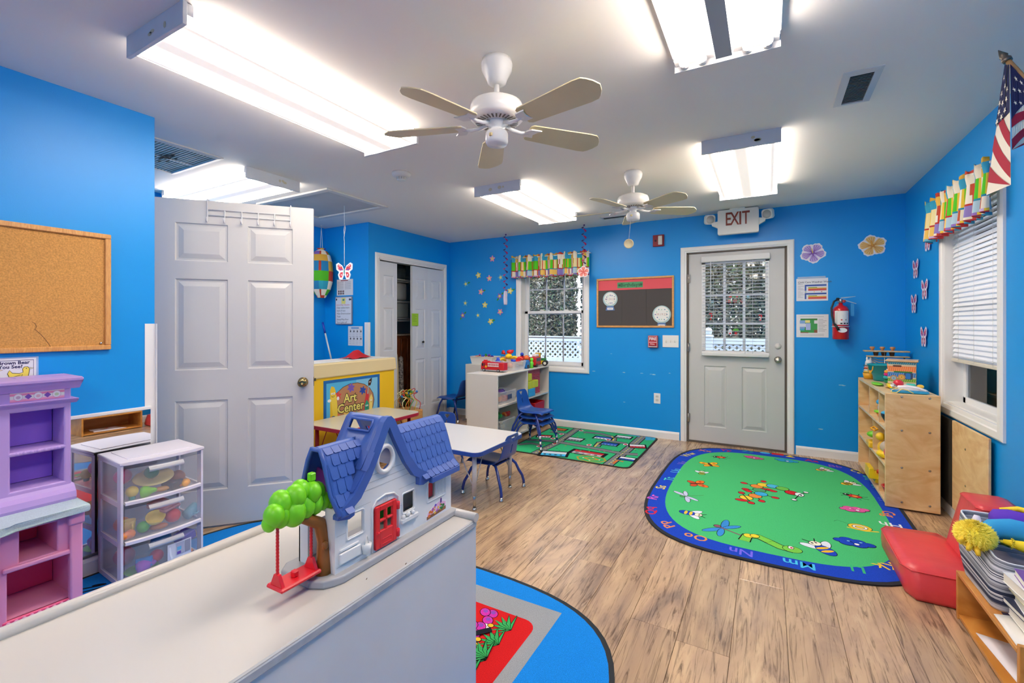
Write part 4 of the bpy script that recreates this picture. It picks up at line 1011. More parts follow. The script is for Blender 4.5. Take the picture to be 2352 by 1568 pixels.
for i, s_ in enumerate(('Clean tables/chairs', 'wash all toys', 'Wipe Door/counter', 'Trash', 'Sweep/Mop floor', 'Turn Lights off')): pr.text(s_, w_ * .08, h_ * (.60 - .105 * i), .029, '#24242c', align='LEFT', shear=.2, up=False)
pr.up(); pr.ell(w_ * .08, h_ * .9, .01, .014, '#1c1c20').ell(w_ * .86, h_ * .89, .01, .014, '#23304a').ell(w_ * .5, h_ * .88, .018, .012, '#3a8a9a').rect(w_ * .9, h_ * .86, w_ * .96, h_ * .92, '#1c1c20')
pr.build('handwriting', t, lambda x, y, h: (x, -.0125 - h, y))
t, w_, h_ = bump_card('handwashing_sheet', 'printed instruction sheet with small pictures beside the white corner guard', 800, 749, 833, 793)
pr = Pr(); pr.rect(w_ * .22, h_ * .87, w_ * .75, h_ * .95, '#6f9fd0')
for j in range(2):
    for i in range(4):
        x, y = w_ * (.06 + .24 * i), h_ * (.48 - .38 * j)
        for k in range(5): pr.line([(x, y + .02 * k), (x + w_ * .16, y + .02 * k)], .003, '#a4a8b4', up=False)
        pr.ell(x + w_ * .11, y + h_ * .26, .009, .012, '#2c2c34', up=False)
pr.up(); pr.build('instructions', t, lambda x, y, h: (x, -.0025 - h, y))
# hanging patchwork bag holder
def patch_cols(rnd): return rnd.choice(['#4bb81e', '#1f7fb0', '#7a5cb0', '#e8e2d0', '#e8dcc0', '#28a0b8', '#d8a83a', '#e8e2d0', '#c8402a'])
FABM = None
def fabric_mat():
    global FABM
    if FABM: return FABM
    FABM = print_mat(.85, 90); return FABM
c0 = Vector((-4.60, 3.594, 0)); zt, zb = CZ + 173 * 5.39 / FPX, CZ + 60 * 5.39 / FPX
t = thing('patchwork_bag_holder', 'patchwork fabric sleeve stuffed with bags hanging from the ceiling by the door', 'bag holder', (c0.x, c0.y, zb))
V = []; Fc = []; C = []; rnd = random.Random(11); nn = 28; H_ = zt - zb
prof = [(.045, 0), (.06, .03), (.1, .1), (.125, .2), (.13, .32), (.12, .44), (.1, .52), (.07, .565), (.035, .585), (.055, .60)]
cc = {}
for i, (r, z) in enumerate(prof):
    for j in range(nn): a = 2 * PI * j / nn; rr = r * (1 + .04 * math.sin(7 * a)); V.append((rr * math.cos(a), rr * math.sin(a), z * H_ / .6))
for i in range(len(prof) - 1):
    for j in range(nn):
        Fc.append((i * nn + j, i * nn + (j + 1) % nn, (i + 1) * nn + (j + 1) % nn, (i + 1) * nn + j)); k = (i, j // 4)
        if k not in cc: cc[k] = patch_cols(rnd)
        C.append(lin('#b8402c') if (j % 4 == 0 and rnd.random() < .35) else lin(cc[k]))
def cmesh(name, V, Fc, C, parent, rough=.8, bump=None, smooth=True):
    me = bpy.data.meshes.new(name); me.from_pydata([tuple(v) for v in V], [], Fc); ca = me.color_attributes.new('col', 'FLOAT_COLOR', 'CORNER'); i = 0
    for p in me.polygons:
        p.use_smooth = smooth
        for _ in p.vertices: ca.data[i].color = (*C[p.index], 1); i += 1
    me.materials.append(print_mat(rough, bump)); ob = bpy.data.objects.new(name, me); COL.objects.link(ob); ob.parent = parent; return ob
cmesh('fabric_sleeve', V, Fc, C, t, .85)
MB().tube([(-.02, 0, H_), (-.012, 0, H_ + .12), (0, 0, CH - zb - .03)], .003, 5).tube([(.02, 0, H_), (.014, 0, H_ + .12), (0, 0, CH - zb - .03)], .003, 5).build('cord', mat('#e4e6ea', .7), t)
MB().lathe([(.012, 0), (.012, -.006), (.004, -.012), (.003, -.03), (0, -.03)], 10).build('ceiling_hook', mat('#d5d5d5', .4), t, loc=(0, 0, CH - zb))
# attic pull cord with butterfly
D = 4.452; z0 = CZ + 105 * D / FPX
t = thing('attic_pull_cord', 'red paper butterfly on a white cord hanging from the attic hatch', 'pull cord', (-3.606, 3.081, z0 + .07))
def butterfly(parent, fn, s, c1='#d83a4a', c2='#6a4ab0', edge='#f2f4f6', th=True):
    wing = lambda sx: [(0, .02), (sx * .12, .30), (sx * .38, .48), (sx * .50, .40), (sx * .48, .12), (sx * .30, -.04), (sx * .38, -.22), (sx * .30, -.44), (sx * .14, -.46), (sx * .03, -.2)]
    pr = Pr(); pr.V
    for sx in (-1, 1): pr.poly([(x * s, y * s) for x, y in wing(sx)], edge, False)
    pr.up()
    sc = lambda pts, k, cx, cy: [((cx + (x - cx) * k) * s, (cy + (y - cy) * k) * s) for x, y in pts]
    for sx in (-1, 1):
        pr.poly(sc([(sx * .05, .05), (sx * .14, .28), (sx * .37, .43), (sx * .45, .37), (sx * .43, .14), (sx * .27, .01)], .9, sx * .27, .2), c1, False)
        pr.poly(sc([(sx * .06, -.04), (sx * .25, -.05), (sx * .33, -.22), (sx * .27, -.4), (sx * .15, -.4)], .88, sx * .2, -.2), c1, False)
    pr.up()
    for sx in (-1, 1):
        pr.poly(sc([(sx * .06, .04), (sx * .2, .05), (sx * .36, .1), (sx * .25, .16)], .9, sx * .2, .1), c2, False)
        pr.ell(sx * .33 * s, .32 * s, .03 * s, .03 * s, edge, up=False).ell(sx * .24 * s, .28 * s, .025 * s, .025 * s, edge, up=False).ell(sx * .38 * s, .2 * s, .025 * s, .025 * s, edge, up=False).ell(sx * .2 * s, -.22 * s, .03 * s, .06 * s, edge, up=False)
    pr.up(); pr.ell(0, -.02 * s, .035 * s, .2 * s, '#2a9a9a')
    return pr.build('butterfly_print', parent, fn)
MB().tube([(0, 0, .05), (0, 0, .30)], .003, 5).tube([(0, 0, .28), (-.006, 0, .33), (.006, 0, .38), (.015, 0, .42), (.006, 0, .46), (-.008, 0, .40), (0, 0, .34)], .003, 5).tube([(0, 0, .45), (0, 0, CH - z0 - .08)], .0022, 5).build('cord', mat('#e4e6ea', .6), t)
bt = MB(); s_ = .165
for sx in (-1, 1): bt.prism([(0, .03 * s_), (sx * .12 * s_, .32 * s_), (sx * .38 * s_, .51 * s_), (sx * .53 * s_, .42 * s_), (sx * .51 * s_, .1 * s_), (sx * .34 * s_, -.04 * s_), (sx * .41 * s_, -.22 * s_), (sx * .32 * s_, -.48 * s_), (sx * .13 * s_, -.5 * s_), (0, -.2 * s_)], -.001, .001, 'xz')
bf = bt.build('butterfly_cutout', mat('#eef0f2', .5), t, rot=(0, 0, R(20)))
butterfly(bf, lambda x, y, h: (x, -.0014 - h, y), s_)
# mop leaning in the alcove
t = thing('mop', 'blue tipped mop handle leaning behind the yellow play unit', 'mop', (-4.0, 3.48, 0))
p0, p1 = Vector((0, 0, .05)), Vector((-.495, .05, 1.294)); d = p1 - p0
MB().cyl(p0, p0 + d * .60, .011, n=10).build('grip', mat('#1d1f24', .5), t)
MB().cyl(p0 + d * .6, p0 + d * .90, .009, n=10).build('pole', mat('#c3c6cb', .35), t)
MB().cyl(p0 + d * .90, p1, .012, n=10).build('blue_tip', mat('#1a3fae', .4), t)
MB().box((-.12, -.06, 0), (.12, .03, .05), .01).build('mop_head', mat('#9aa3b2', .9), t)
# ---- open six-panel door
hl, hr = Vector((-3.235, 1.345)), Vector((-2.645, 2.005)); dv = (hr - hl); dw = dv.length; ang = math.atan2(dv.y, dv.x)
mb = MB(); fn = lambda a, z, h: (a, -h, z)
cA, cB, cC, cD = .105, dw / 2 - .055, dw / 2 + .055, dw - .125
slab(mb, fn, 0, dw, .012, 2.045, .035, [(a0, a1, z0, z1) for a0, a1 in ((cA, cB), (cC, cD)) for z0, z1 in ((1.665, 1.90), (.99, 1.555), (.235, .80))])
dr = mb.build('open_door', DOORM, None, loc=(hl.x, hl.y, 0), rot=(0, 0, ang)); dr['label'] = 'open white six-panel door with brass knob by the blue wall edge'; dr['category'] = 'door'
q = pz(696, 877, 0); l = Vector((696 - 1176, 0)) / FPX
rv = ray(696, 877); # intersect with door plane
nx, ny = -dv.y, dv.x; tt = (hl.x * nx + hl.y * ny) / (rv[0] * nx + rv[1] * ny); kx = (Vector((rv[0] * tt, rv[1] * tt)) - hl).dot(dv) / dw; kz = CZ + rv[2] * tt
MB().lathe([(0, 0), (.032, 0), (.032, .006), (.014, .012), (.011, .026), (.022, .034), (.029, .046), (.028, .058), (.018, .066), (.012, .066), (0, .064)], 24, axis='y').build('knob', BRASS, dr, loc=(kx, 0, kz), rot=(0, 0, PI))
MB().box((dw, .008, kz - .03), (dw + .002, .028, kz + .03)).build('latch_plate', BRASS, dr)
# over-door hook rack
t = thing('over_door_hook_rack', 'white wire hook rack hanging over the top of the open door', 'hook rack', (hl.x, hl.y, 0), ang)
WIRE = mat('#cfd0d2', .35, name='white_wire'); x0, x1 = dw * .315, dw * .845
mb = MB(); ztop = 2.049
for z in (ztop - .06, ztop - .095): mb.cyl((x0, -.008, z), (x1, -.008, z), .0024, n=6)
mb.build('cross_wires', WIRE, t)
for i in range(6):
    x = x0 + (x1 - x0) * i / 5; z1 = ztop + .003 if i in (0, 5) else ztop - .06
    pts = ([(x, .037, ztop - .03), (x, .037, ztop + .002)] if i in (0, 5) else []) + [(x, -.008, z1), (x, -.008, ztop - .125), (x, -.014, ztop - .138), (x, -.026, ztop - .14), (x, -.034, ztop - .128), (x, -.036, ztop - .112)]
    MB().tube(pts, .0034, 6).build('hook', WIRE, t)
# ---- left wall: cork board, colour poster, mirror
y0, y1, z0, z1 = .05, 1.056, 1.142, 1.742
t = thing('cork_board', 'oak framed cork board with a crack at its lower edge on the left wall', 'cork board', (XL, 0, 0))
CORK = mat('#c9934f', .9, noise=(160, .22), bump=(160, .5), name='cork')
MB().box((.0, y0 + .02, z0 + .02), (.008, y1 - .02, z1 - .02)).build('cork_sheet', CORK, t)
OAK2 = wood_mat('#c98b48', '#e2ab64', 9, (1, 6, 1), .4, 'oak_frame')
for q in ((y0, z0, y1, z0 + .024), (y0, z1 - .024, y1, z1), (y0, z0 + .024, y0 + .024, z1 - .024), (y1 - .024, z0 + .024, y1, z1 - .024)):
    MB().box((0, q[0], q[1]), (.02, q[2], q[3]), .003).build('frame_rail', OAK2, t)
pr = Pr(); pts = [px(u, v, XL + .008) for u, v in ((73, 739), (80, 742), (84, 750), (80, 756), (92, 766), (103, 778), (112, 790), (116, 796))]
pr.line([(p.y, p.z) for p in pts], .0022, '#5a3a1c'); pr.build('crack', t, lambda x, y, h: (.0084, x, y))
MB().ell((.012, y1 - .04, z0 + .035), .006, 8, 6).build('push_pin', mat('#c9cbd0', .2, metal=1), t)
q0, q1 = px(0, 910, XL), px(83, 821, XL)
t = thing('colour_poster', 'laminated poster with a red bird and yellow duck below the cork board', 'poster', (XL + .0005, 0, 0))
y1, z1 = q1.y, q1.z; y0, z0 = y1 - .42, z1 - .26
MB().box((0, y0, z0), (.0012, y1, z1)).build('sheet', mat('#dfe0e4', .35), t)
MB().box((.0, y0 - .006, z0 - .006), (.0006, y1 + .008, z1 + .006)).build('laminate_edge', clear_mat('#cfe6f8', .4, .15), t)
pr = Pr(); X = lambda u: px(u, 850, XL).y; Z = lambda u, v: px(u, v, XL).z
pr.line([(y0 + .01, z0 + .01), (y1 - .009, z0 + .01), (y1 - .009, z1 - .009), (y0 + .01, z1 - .009)], .0025, '#2a2068', closed=True)
pr.text('Brown Bear, Brown Bear', y1 - .022, z1 - .020, .021, '#1c1450', align='RIGHT', bold=.03, sx=1.0).text('What Do You See?', y1 - .045, z1 - .038, .021, '#1c1450', align='RIGHT', bold=.03)
def bird(cx, cz, s, body, line, duck):
    if duck: P = [(-.5, .1), (-.42, .3), (-.3, .12), (.0, .08), (.14, .14), (.12, .34), (.2, .46), (.34, .46), (.42, .34), (.40, .15), (.36, -.12), (.18, -.3), (-.15, -.32), (-.4, -.2)]
    else: P = [(-.6, -.1), (-.2, .06), (.05, .3), (.15, .42), (.3, .44), (.38, .3), (.3, .02), (.12, -.25), (-.15, -.34), (-.4, -.3)]
    P = [(cx + a * s, cz + b_ * s) for a, b_ in P]
    pr.poly(P, body); pr.line(P, .0022, line, closed=True); pr.line([(cx - .25 * s, cz - .1 * s), (cx, cz - .02 * s), (cx + .12 * s, cz + .02 * s), (cx + .05 * s, cz - .18 * s), (cx - .15 * s, cz - .2 * s), (cx - .25 * s, cz - .1 * s)], .002, line)
    bx = cx + .42 * s; by = cz + (.36 if duck else .36) * s
    pr.poly([(bx, by + .05 * s), (bx + .17 * s, by), (bx, by - .05 * s)], '#e8e2c0'); pr.line([(bx, by + .05 * s), (bx + .17 * s, by), (bx, by - .05 * s)], .002, line)
    pr.ell(cx + .28 * s, cz + .36 * s, .002, .002, '#101018')
    for d in (-.05, .12): pr.line([(cx + d * s, cz - .32 * s), (cx + (d - .05) * s, cz - .5 * s), (cx + (d + .08) * s, cz - .5 * s)], .0025, '#1c1450')
bird(y1 - .055, z1 - .076, .078, '#ecd95a', '#3a3018', True); bird(y1 - .150, z1 - .076, .072, '#ee5a6e', '#7a2040', False); bird(y1 - .25, z1 - .076, .072, '#8a5a34', '#3a2010', False)
for k, s_ in ((.052, 'Yellow'), (.155, 'Red'), (.25, 'Brown')): pr.line([(y1 - k - .03, z1 - .116), (y1 - k + .03, z1 - .116), (y1 - k + .03, z1 - .134), (y1 - k - .03, z1 - .134)], .0018, '#2a2068', closed=True).text(s_, y1 - k, z1 - .125, .016, '#1c1450', bold=.04)
pr.build('poster_print', t, lambda x, y, h: (.0015 + h, x, y))
t = thing('wall_mirror', 'unframed wall mirror with a white top strip behind the drawer towers', 'mirror', (XL, 0, 0))
MIR = mat('#f4f6f8', .015, metal=1.0, name='mirror')
MB().box((.001, .10, .10), (.005, 1.236, .80)).build('mirror_glass', MIR, t)
MB().box((0, .09, .80), (.014, 1.238, .818), .003).build('top_strip', WHT, t)
MB().box((0, .09, .088), (.012, 1.238, .10), .002).build('bottom_strip', mat('#5a5a5e', .4), t)
# ---- plastic drawer tower
FR = mat('#e2dfe8', .4, name='white_plastic_frame'); CLR = clear_mat('#e4e8ec', .22, .22, 'clear_drawer')
dx0, dx1, dy0, dy1, dh = 0, .30, 0, .355, .605
DT = thing('drawer_tower', 'white three-drawer plastic tower with clear drawers of play food', 'drawer unit', (-2.995, 1.0, .0056), R(-3))
t = DT; pf = .026
def bow(y, b_=.022): k = (y - dy0) / (dy1 - dy0) * 2 - 1; return dx1 + b_ * (1 - k * k)
MB().prism([(0, -.004)] + [(bow(dy0 + (dy1 - dy0) * k / 10) + .004, dy0 + (dy1 - dy0) * k / 10 + (-.004 if k == 0 else .004 if k == 10 else 0)) for k in range(11)] + [(0, dy1 + .004)], dh - .016, dh, 'xy', .005).build('top', FR, t)
MB().prism([(.04, .04), (.26, .04), (.26, .315), (.04, .315)], dh, dh + .003, 'xy').build('top_inset', FR, t)
dz = (dh - .03) / 3
for s_, yy in ((-1, dy0), (1, dy1)):
    mb = MB(); a, b_ = (yy, yy + .01) if s_ < 0 else (yy - .01, yy)
    mb.box((0, a, 0), (.035, b_, dh - .014)).box((dx1 - .045, a, 0), (dx1, b_, dh - .014))
    for k in range(4): mb.box((.03, a, k * dz), (dx1 - .04, b_, k * dz + .024))
    mb.build('side_frame', FR, t)
    for k in range(3): MB().box((.035, a + .003, k * dz + .024), (dx1 - .045, a + .005, (k + 1) * dz)).build('side_panel', CLR, t)
MB().box((0, dy0, .0), (.004, dy1, dh - .014)).build('back_panel', clear_mat('#e4e8ec', .5, .3), t)
def food(par, kind, loc, rot, c, s):
    names = {'pear': ('play_pear', 'toy food'), 'ball': ('play_fruit', 'toy food'), 'bowl': ('toy_bowl', 'toy dish'), 'plate': ('toy_plate', 'toy dish'), 'bread': ('play_bread', 'toy food'), 'cup': ('toy_cup', 'toy dish'), 'box': ('toy_box', 'toy block'), 'roll': ('play_roll', 'toy food'), 'cloth': ('pot_holder', 'cloth')}
    mb = MB()
    if kind == 'pear': mb.lathe([(0, 0), (.5, .05), (.62, .35), (.55, .7), (.33, 1.05), (.24, 1.35), (.1, 1.5), (0, 1.52)], 18)
    elif kind == 'ball': mb.ell((0, 0, .5), (.55, .5, .5))
    elif kind == 'bowl': mb.lathe([(0, .03), (.3, .03), (.55, .25), (.68, .62), (.72, .62), (.6, .2), (.32, -.02), (0, -.02)], 24)
    elif kind == 'plate': mb.lathe([(0, .03), (.55, .04), (1, .16), (1.02, .13), (.55, 0), (0, 0)], 28)
    elif kind == 'bread': mb.ell((0, 0, .3), (.8, .42, .3))
    elif kind == 'cup': mb.lathe([(0, 0), (.42, 0), (.46, .5), (.5, 1.1), (.46, 1.1), (.4, .5), (.36, .08), (0, .06)], 20).tube([(.45, 0, .3), (.75, 0, .35), (.8, 0, .65), (.48, 0, .9)], .06, 7)
    elif kind == 'box': mb.box((-.5, -.5, 0), (.5, .5, .6), .06)
    elif kind == 'roll': mb.lathe([(0, 0), (.3, 0), (.4, .2), (.36, .5), (.3, .55), (.34, .9), (.26, 1.2), (.15, 1.3), (0, 1.3)], 14)
    elif kind == 'cloth': mb.box((-.7, -.5, 0), (.7, .5, .16), .07, 2).box((-.68, -.48, .15), (.6, .4, .3), .07, 2)
    ob = mb.build(names[kind][0], mat(c, .4, bump=(60, .4) if kind == 'cloth' else None)); return ob
food_n = [0]
def put_food(kind, label, x, y, z, rot, c, s):
    ob = food(None, kind, None, None, c, s); M_ = Matrix.Translation(DT.location) @ Matrix.Rotation(R(-3), 4, 'Z')
    x = min(x, .262 - s * .25) ; ob.location = M_ @ Vector((x, min(max(y, .06), .295), z)); ob.rotation_euler = rot; ob.scale = (s, s, s)
    ob['label'] = label; ob['category'] = {'bowl': 'toy dish', 'plate': 'toy dish', 'cup': 'toy dish', 'box': 'toy block', 'cloth': 'cloth'}.get(kind, 'toy food'); ob['group'] = 'play food in the drawer tower'
for k in range(3):
    zb = k * dz + .012; zt_ = (k + 1) * dz - .003
    ys = [dy0 + .014 + (dy1 - dy0 - .028) * i / 10 for i in range(11)]
    dr_ = MB(); dr_.grid([[(bow(y) - .004, y, zb + .015) for y in ys], [(bow(y) - .002, y, zt_ - .05) for y in ys], [(bow(y) + .004, y, zt_) for y in ys]])
    dob = dr_.build('drawer', CLR, t)
    ym = (dy0 + dy1) / 2
    MB().box((.012, dy0 + .016, zb), (bow(ym) - .02, dy1 - .016, zb + .004)).build('drawer_bottom', clear_mat('#dfe3ea', .45, .3), dob)
    mb = MB(); mb.grid([[(bow(y) - .006, y, zb + .002) for y in ys], [(bow(y) + .010, y, zb + .002) for y in ys], [(bow(y) + .010, y, zb + .016) for y in ys], [(bow(y) - .006, y, zb + .018) for y in ys]], smooth=False)
    mb.build('drawer_rim', FR, dob)
    hy = [ym - .075 + .15 * i / 8 for i in range(9)]
    MB().grid([[(bow(y) + .0, y, zt_ - .035 - .018 * math.sin(PI * i / 8) * 0) for i, y in enumerate(hy)], [(bow(y) + .016, y, zt_ - .028) for y in hy], [(bow(y) + .016, y, zt_ - .018) for y in hy], [(bow(y) + .002, y, zt_ - .006) for y in hy]]).build('handle', clear_mat('#eef1f4', .5, .12), dob)
t3, t2, t1 = 2 * dz + .018, dz + .018, .018
for a in (('ball', 'round yellow play lemon at the front left of the top drawer', .27, .06, t3 + .014, (0, 0, 0), '#e0c850', .052), ('pear', 'lime green play pear lying in the top drawer', .285, .09, t3 + .024, (0, R(88), R(70)), '#86d424', .046),
          ('plate', 'pale yellow toy plate tilted in the top drawer', .19, .17, t3 + .062, (R(6), R(14), 0), '#e8d890', .085), ('ball', 'dark green play pepper on the yellow plate', .22, .15, t3 + .075, (0, 0, .3), '#1d7a58', .062),
          ('bread', 'tan play bread roll in the top drawer', .275, .185, t3 + .004, (0, 0, 1.2), '#d09a58', .042), ('ball', 'brown play potato at the right of the top drawer', .21, .27, t3 + .012, (0, 0, 0), '#9a6450', .07), ('roll', 'orange toy spool at the right front of the top drawer', .28, .305, t3 + .02, (R(85), 0, R(60)), '#eaa62c', .05),
          ('box', 'dark grey toy phone in the top drawer', .24, .235, t3 + .002, (0, 0, .4), '#4a464e', .07), ('ball', 'pink play ball on the left of the top drawer', .13, .06, t3 + .055, (0, 0, 0), '#d85a8a', .075), ('cup', 'teal toy cup at the left front of the top drawer', .25, .035, t3 + .001, (0, 0, 2.2), '#2aa08a', .03),
          ('bowl', 'yellow toy bowl in the middle drawer', .265, .155, t2 + .05, (R(8), R(30), 0), '#e4cc50', .058), ('ball', 'red play tomato in the middle drawer', .26, .235, t2 + .016, (0, 0, 0), '#d83a3a', .07), ('cup', 'light blue toy mug at the right of the middle drawer', .25, .30, t2 + .03, (R(-70), 0, R(20)), '#8cc4d4', .06),
          ('roll', 'orange play carrot piece at the left of the middle drawer', .285, .05, t2 + .025, (R(80), 0, R(40)), '#ee8a3a', .055), ('ball', 'green play apple in the middle drawer', .28, .105, t2 + .012, (0, 0, 0), '#4fae34', .055), ('cloth', 'pink folded pot holder on the middle drawer pile', .2, .21, t2 + .095, (R(6), R(8), .3), '#c88a88', .09),
          ('bread', 'brown play drumstick in the middle drawer', .285, .17, t2 + .004, (0, 0, 1.1), '#c87a48', .05), ('cup', 'yellow toy cup at the back left of the middle drawer', .21, .05, t2 + .02, (0, 0, 0), '#e6c860', .055), ('ball', 'orange play fruit at the left side of the middle drawer', .12, .05, t2 + .005, (0, 0, 0), '#e08a3a', .07),
          ('box', 'purple toy block at the right of the bottom drawer', .24, .30, t1 + .09, (.2, 0, .2), '#6a52b0', .075), ('pear', 'purple play eggplant in the bottom drawer', .275, .075, t1 + .03, (0, R(80), R(75)), '#a04ac0', .055), ('ball', 'beige play bun at the right of the bottom drawer', .27, .27, t1 + .035, (0, 0, 0), '#d8a06a', .05),
          ('plate', 'green toy plate at the bottom of the bottom drawer', .22, .11, t1 + .002, (0, 0, 0), '#8ad040', .07), ('cloth', 'blue toy package in the bottom drawer', .26, .11, t1 + .05, (R(60), 0, R(70)), '#2a7ac8', .05), ('ball', 'red play apple in the bottom drawer', .24, .165, t1 + .03, (0, 0, 0), '#c8323a', .06), ('ball', 'rose play ball on the left of the bottom drawer', .12, .07, t1 + .02, (0, 0, 0), '#c05a70', .09),
          ('bowl', 'blue toy bowl upside down on the bottom drawer pile', .2, .2, t1 + .15, (PI, 0, 0), '#2c6a9c', .07), ('bread', 'orange play bread under the purple block', .25, .31, t1 + .02, (0, 0, .5), '#e08a4a', .045), ('bread', 'salmon play sausage at the front of the top drawer', .29, .255, t3 + .002, (0, 0, 1.3), '#e0805a', .035)):
    put_food(*a)
lab = MB(); lab.grid([[(bow(y) + .006, y, z) for y in (.18, .21, .25, .29)] for z in (.03, .145)], smooth=False); lo = lab.build('product_label', mat('#dcdde4', .5), DT)
pr = Pr(); pr.rect(.04, .05, .075, .11, '#b8b8c8').rect(.042, .072, .062, .09, '#6ab8d8').rect(.042, .052, .06, .066, '#6a50a8').rect(.078, .05, .105, .11, '#9a9aa8')
for k in range(9): pr.rect(.055 + k * .0045, .008, .057 + k * .0045 + .001 * (k % 2), .026, '#2c2c34', False)

pr.up().line([(.01, .1), (.014, .06), (.02, .04)], .008, '#f2f2f6'); pr.build('label_print', lo, lambda x, y, h: (bow(.18 + x) + .0075 + h, .18 + x, .03 + y))
# ================================================================ play kitchen
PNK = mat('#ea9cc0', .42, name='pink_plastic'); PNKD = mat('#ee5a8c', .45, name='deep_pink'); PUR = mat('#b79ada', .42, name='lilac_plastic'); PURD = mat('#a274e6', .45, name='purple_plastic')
def niche_box(mb, x0, x1, y0, y1, z0, z1, holes, back=.02, r=0):
    """solid front with real niches; front face at x1"""
    us = sorted({y0, y1, *[h[0] for h in holes], *[h[1] for h in holes]}); zs = sorted({z0, z1, *[h[2] for h in holes], *[h[3] for h in holes]})
    for i in range(len(us) - 1):
        for j in range(len(zs) - 1):
            cu, cz = (us[i] + us[i + 1]) / 2, (zs[j] + zs[j + 1]) / 2
            if not any(h[0] < cu < h[1] and h[2] < cz < h[3] for h in holes): mb.box((x0 + back, us[i], zs[j]), (x1, us[i + 1], zs[j + 1]))
    mb.box((x0, y0, z0), (x0 + back, y1, z1)); bmesh.ops.remove_doubles(mb.bm, verts=mb.bm.verts[:], dist=1e-5)
    # drop interior duplicate faces
    seen = {}
    for f in mb.bm.faces[:]:
        k = tuple(round(v, 4) for v in f.calc_center_median())
        if k in seen: bmesh.ops.delete(mb.bm, geom=[q for q in (f, seen[k]) if q.is_valid], context='FACES_ONLY')
        else: seen[k] = f
t = thing('play_kitchen', 'pink and lilac plastic play kitchen with a pale blue counter against the left wall', 'play kitchen', (-3.0, .857, .0056), R(-1))
K = t; Wk = .66   # local: +x out of the wall, y from -Wk to 0
niches = [(-.20, -.085, .275, .405), (-.235, -.032, .05, .245), (-.60, -.42, .275, .405), (-.62, -.42, .05, .245)]
mb = MB(); niche_box(mb, .0, .285, -Wk, -.004, .02, .43, niches); ob = mb.build('base_cabinet', PNK, t)
mo = ob.modifiers.new('b', 'BEVEL'); mo.width = .006; mo.segments = 3; mo.limit_method = 'ANGLE'
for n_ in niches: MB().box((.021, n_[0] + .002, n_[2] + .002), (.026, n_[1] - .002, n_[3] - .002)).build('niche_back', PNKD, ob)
for y in (-.026, -Wk + .026, -.285, -.375):
    p_ = MB().box((.27, y - .022, .02), (.305, y + .022, .38), .008, 2).box((.265, y - .03, 0), (.315, y + .03, .03), .008, 2).box((.262, y - .028, .375), (.312, y + .028, .43), .01, 2).build('corner_post', PNK, t)
    if y < -.03: MB().lathe([(0, 0), (.022, 0), (.022, .004), (.014, .006), (.013, .003), (.006, .004), (0, .006)], 18, axis='x').build('rosette', PNK, p_, loc=(.312, y, .402))
MB().box((.283, -.25, .25), (.30, -.03, .27), .006, 2).build('shelf_lip', PNK, t)
mb = MB()
for i in range(9): mb.ell((.292, -.05 - i * .023, .034), (.01, .009, .014), 8, 6)
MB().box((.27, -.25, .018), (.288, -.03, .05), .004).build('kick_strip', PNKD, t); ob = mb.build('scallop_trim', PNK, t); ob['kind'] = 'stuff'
CTR = mat('#b9d0d4', .35, noise=(220, .14), name='speckled_counter')
MB().prism([(-.01, .012), (-.01, -Wk - .01), (.42, -Wk - .01), (.42, -.33), (.40, -.315), (.385, -.27), (.365, -.255), (.345, -.23), (.345, .004), (.335, .012)], .43, .462, 'xy', .01).build('countertop', CTR, t)
hn = [(-.203, -.033, .715, .885), (-.203, -.033, .548, .697), (-.52, -.30, .60, .885)]
mb = MB(); niche_box(mb, .0, .175, -Wk + .01, -.008, .462, .975, hn); hb = mb.build('hutch', PUR, t)
mo = hb.modifiers.new('b', 'BEVEL'); mo.width = .007; mo.segments = 3; mo.limit_method = 'ANGLE'
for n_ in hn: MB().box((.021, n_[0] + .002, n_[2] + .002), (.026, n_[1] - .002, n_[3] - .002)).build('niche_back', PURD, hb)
MB().prism([(.0, .462), (.205, .462), (.21, .475), (.205, .50), (.185, .515), (.175, .53), (0, .53)], -Wk, .002, 'xz', .003).build('hutch_plinth', PUR, t)
corn = [(0, 0), (.175, 0), (.19, .012), (.20, .016), (.205, .022), (.0, .024)]
MB().prism([(x, .905 + z) for x, z in corn], -Wk - .01, .012, 'xz', .003).build('lower_moulding', PUR, t)
MB().prism([(0, .972), (.18, .972), (.19, .985), (.20, .995), (.208, 1.005), (.225, 1.012), (.226, 1.022), (.2, 1.026), (0, 1.028)], -Wk - .02, .022, 'xz', .004).build('cornice', PUR, t)
mb = MB(); mb.prism([(-.0, 1.026), (.10, 1.026), (.10, 1.0275), (0, 1.029)], -.17, .01, 'xz', .004); mb.build('cornice_block', PUR, t)
mb = MB()
for i in range(7): mb.ell((.172, -.05 - i * .022, .706), (.008, .008, .008), 8, 6)
ob = mb.build('plate_rack_ridge', PUR, t); ob['kind'] = 'stuff'
pr = Pr(); pr.rect(-.205, .932, -.032, .972, '#e8eeea').rect(-.205, .932, -.032, .942, '#e08ab4').rect(-.205, .946, -.032, .958, '#e8eeea').rect(-.205, .958, -.032, .968, '#e08ab4').rect(-.205, .937, -.032, .944, '#ecaaca')
for y in (-.18, -.118, -.058): pr.ell(y, .952, .0135, .014, '#eceef0', edge='#b9a0c0', ew=.0012).ell(y, .951, .007, .007, '#c9b0c8' if y < -.15 else '#e6c0cc' if y < -.1 else '#bcd8b0')
for y in (-.149, -.088): pr.poly([(y - .012, .952), (y, .964), (y + .012, .952), (y, .94)], '#7c50b8')
pr.build('sticker_band', t, lambda x, y, h: (.1758 + h, x, y))
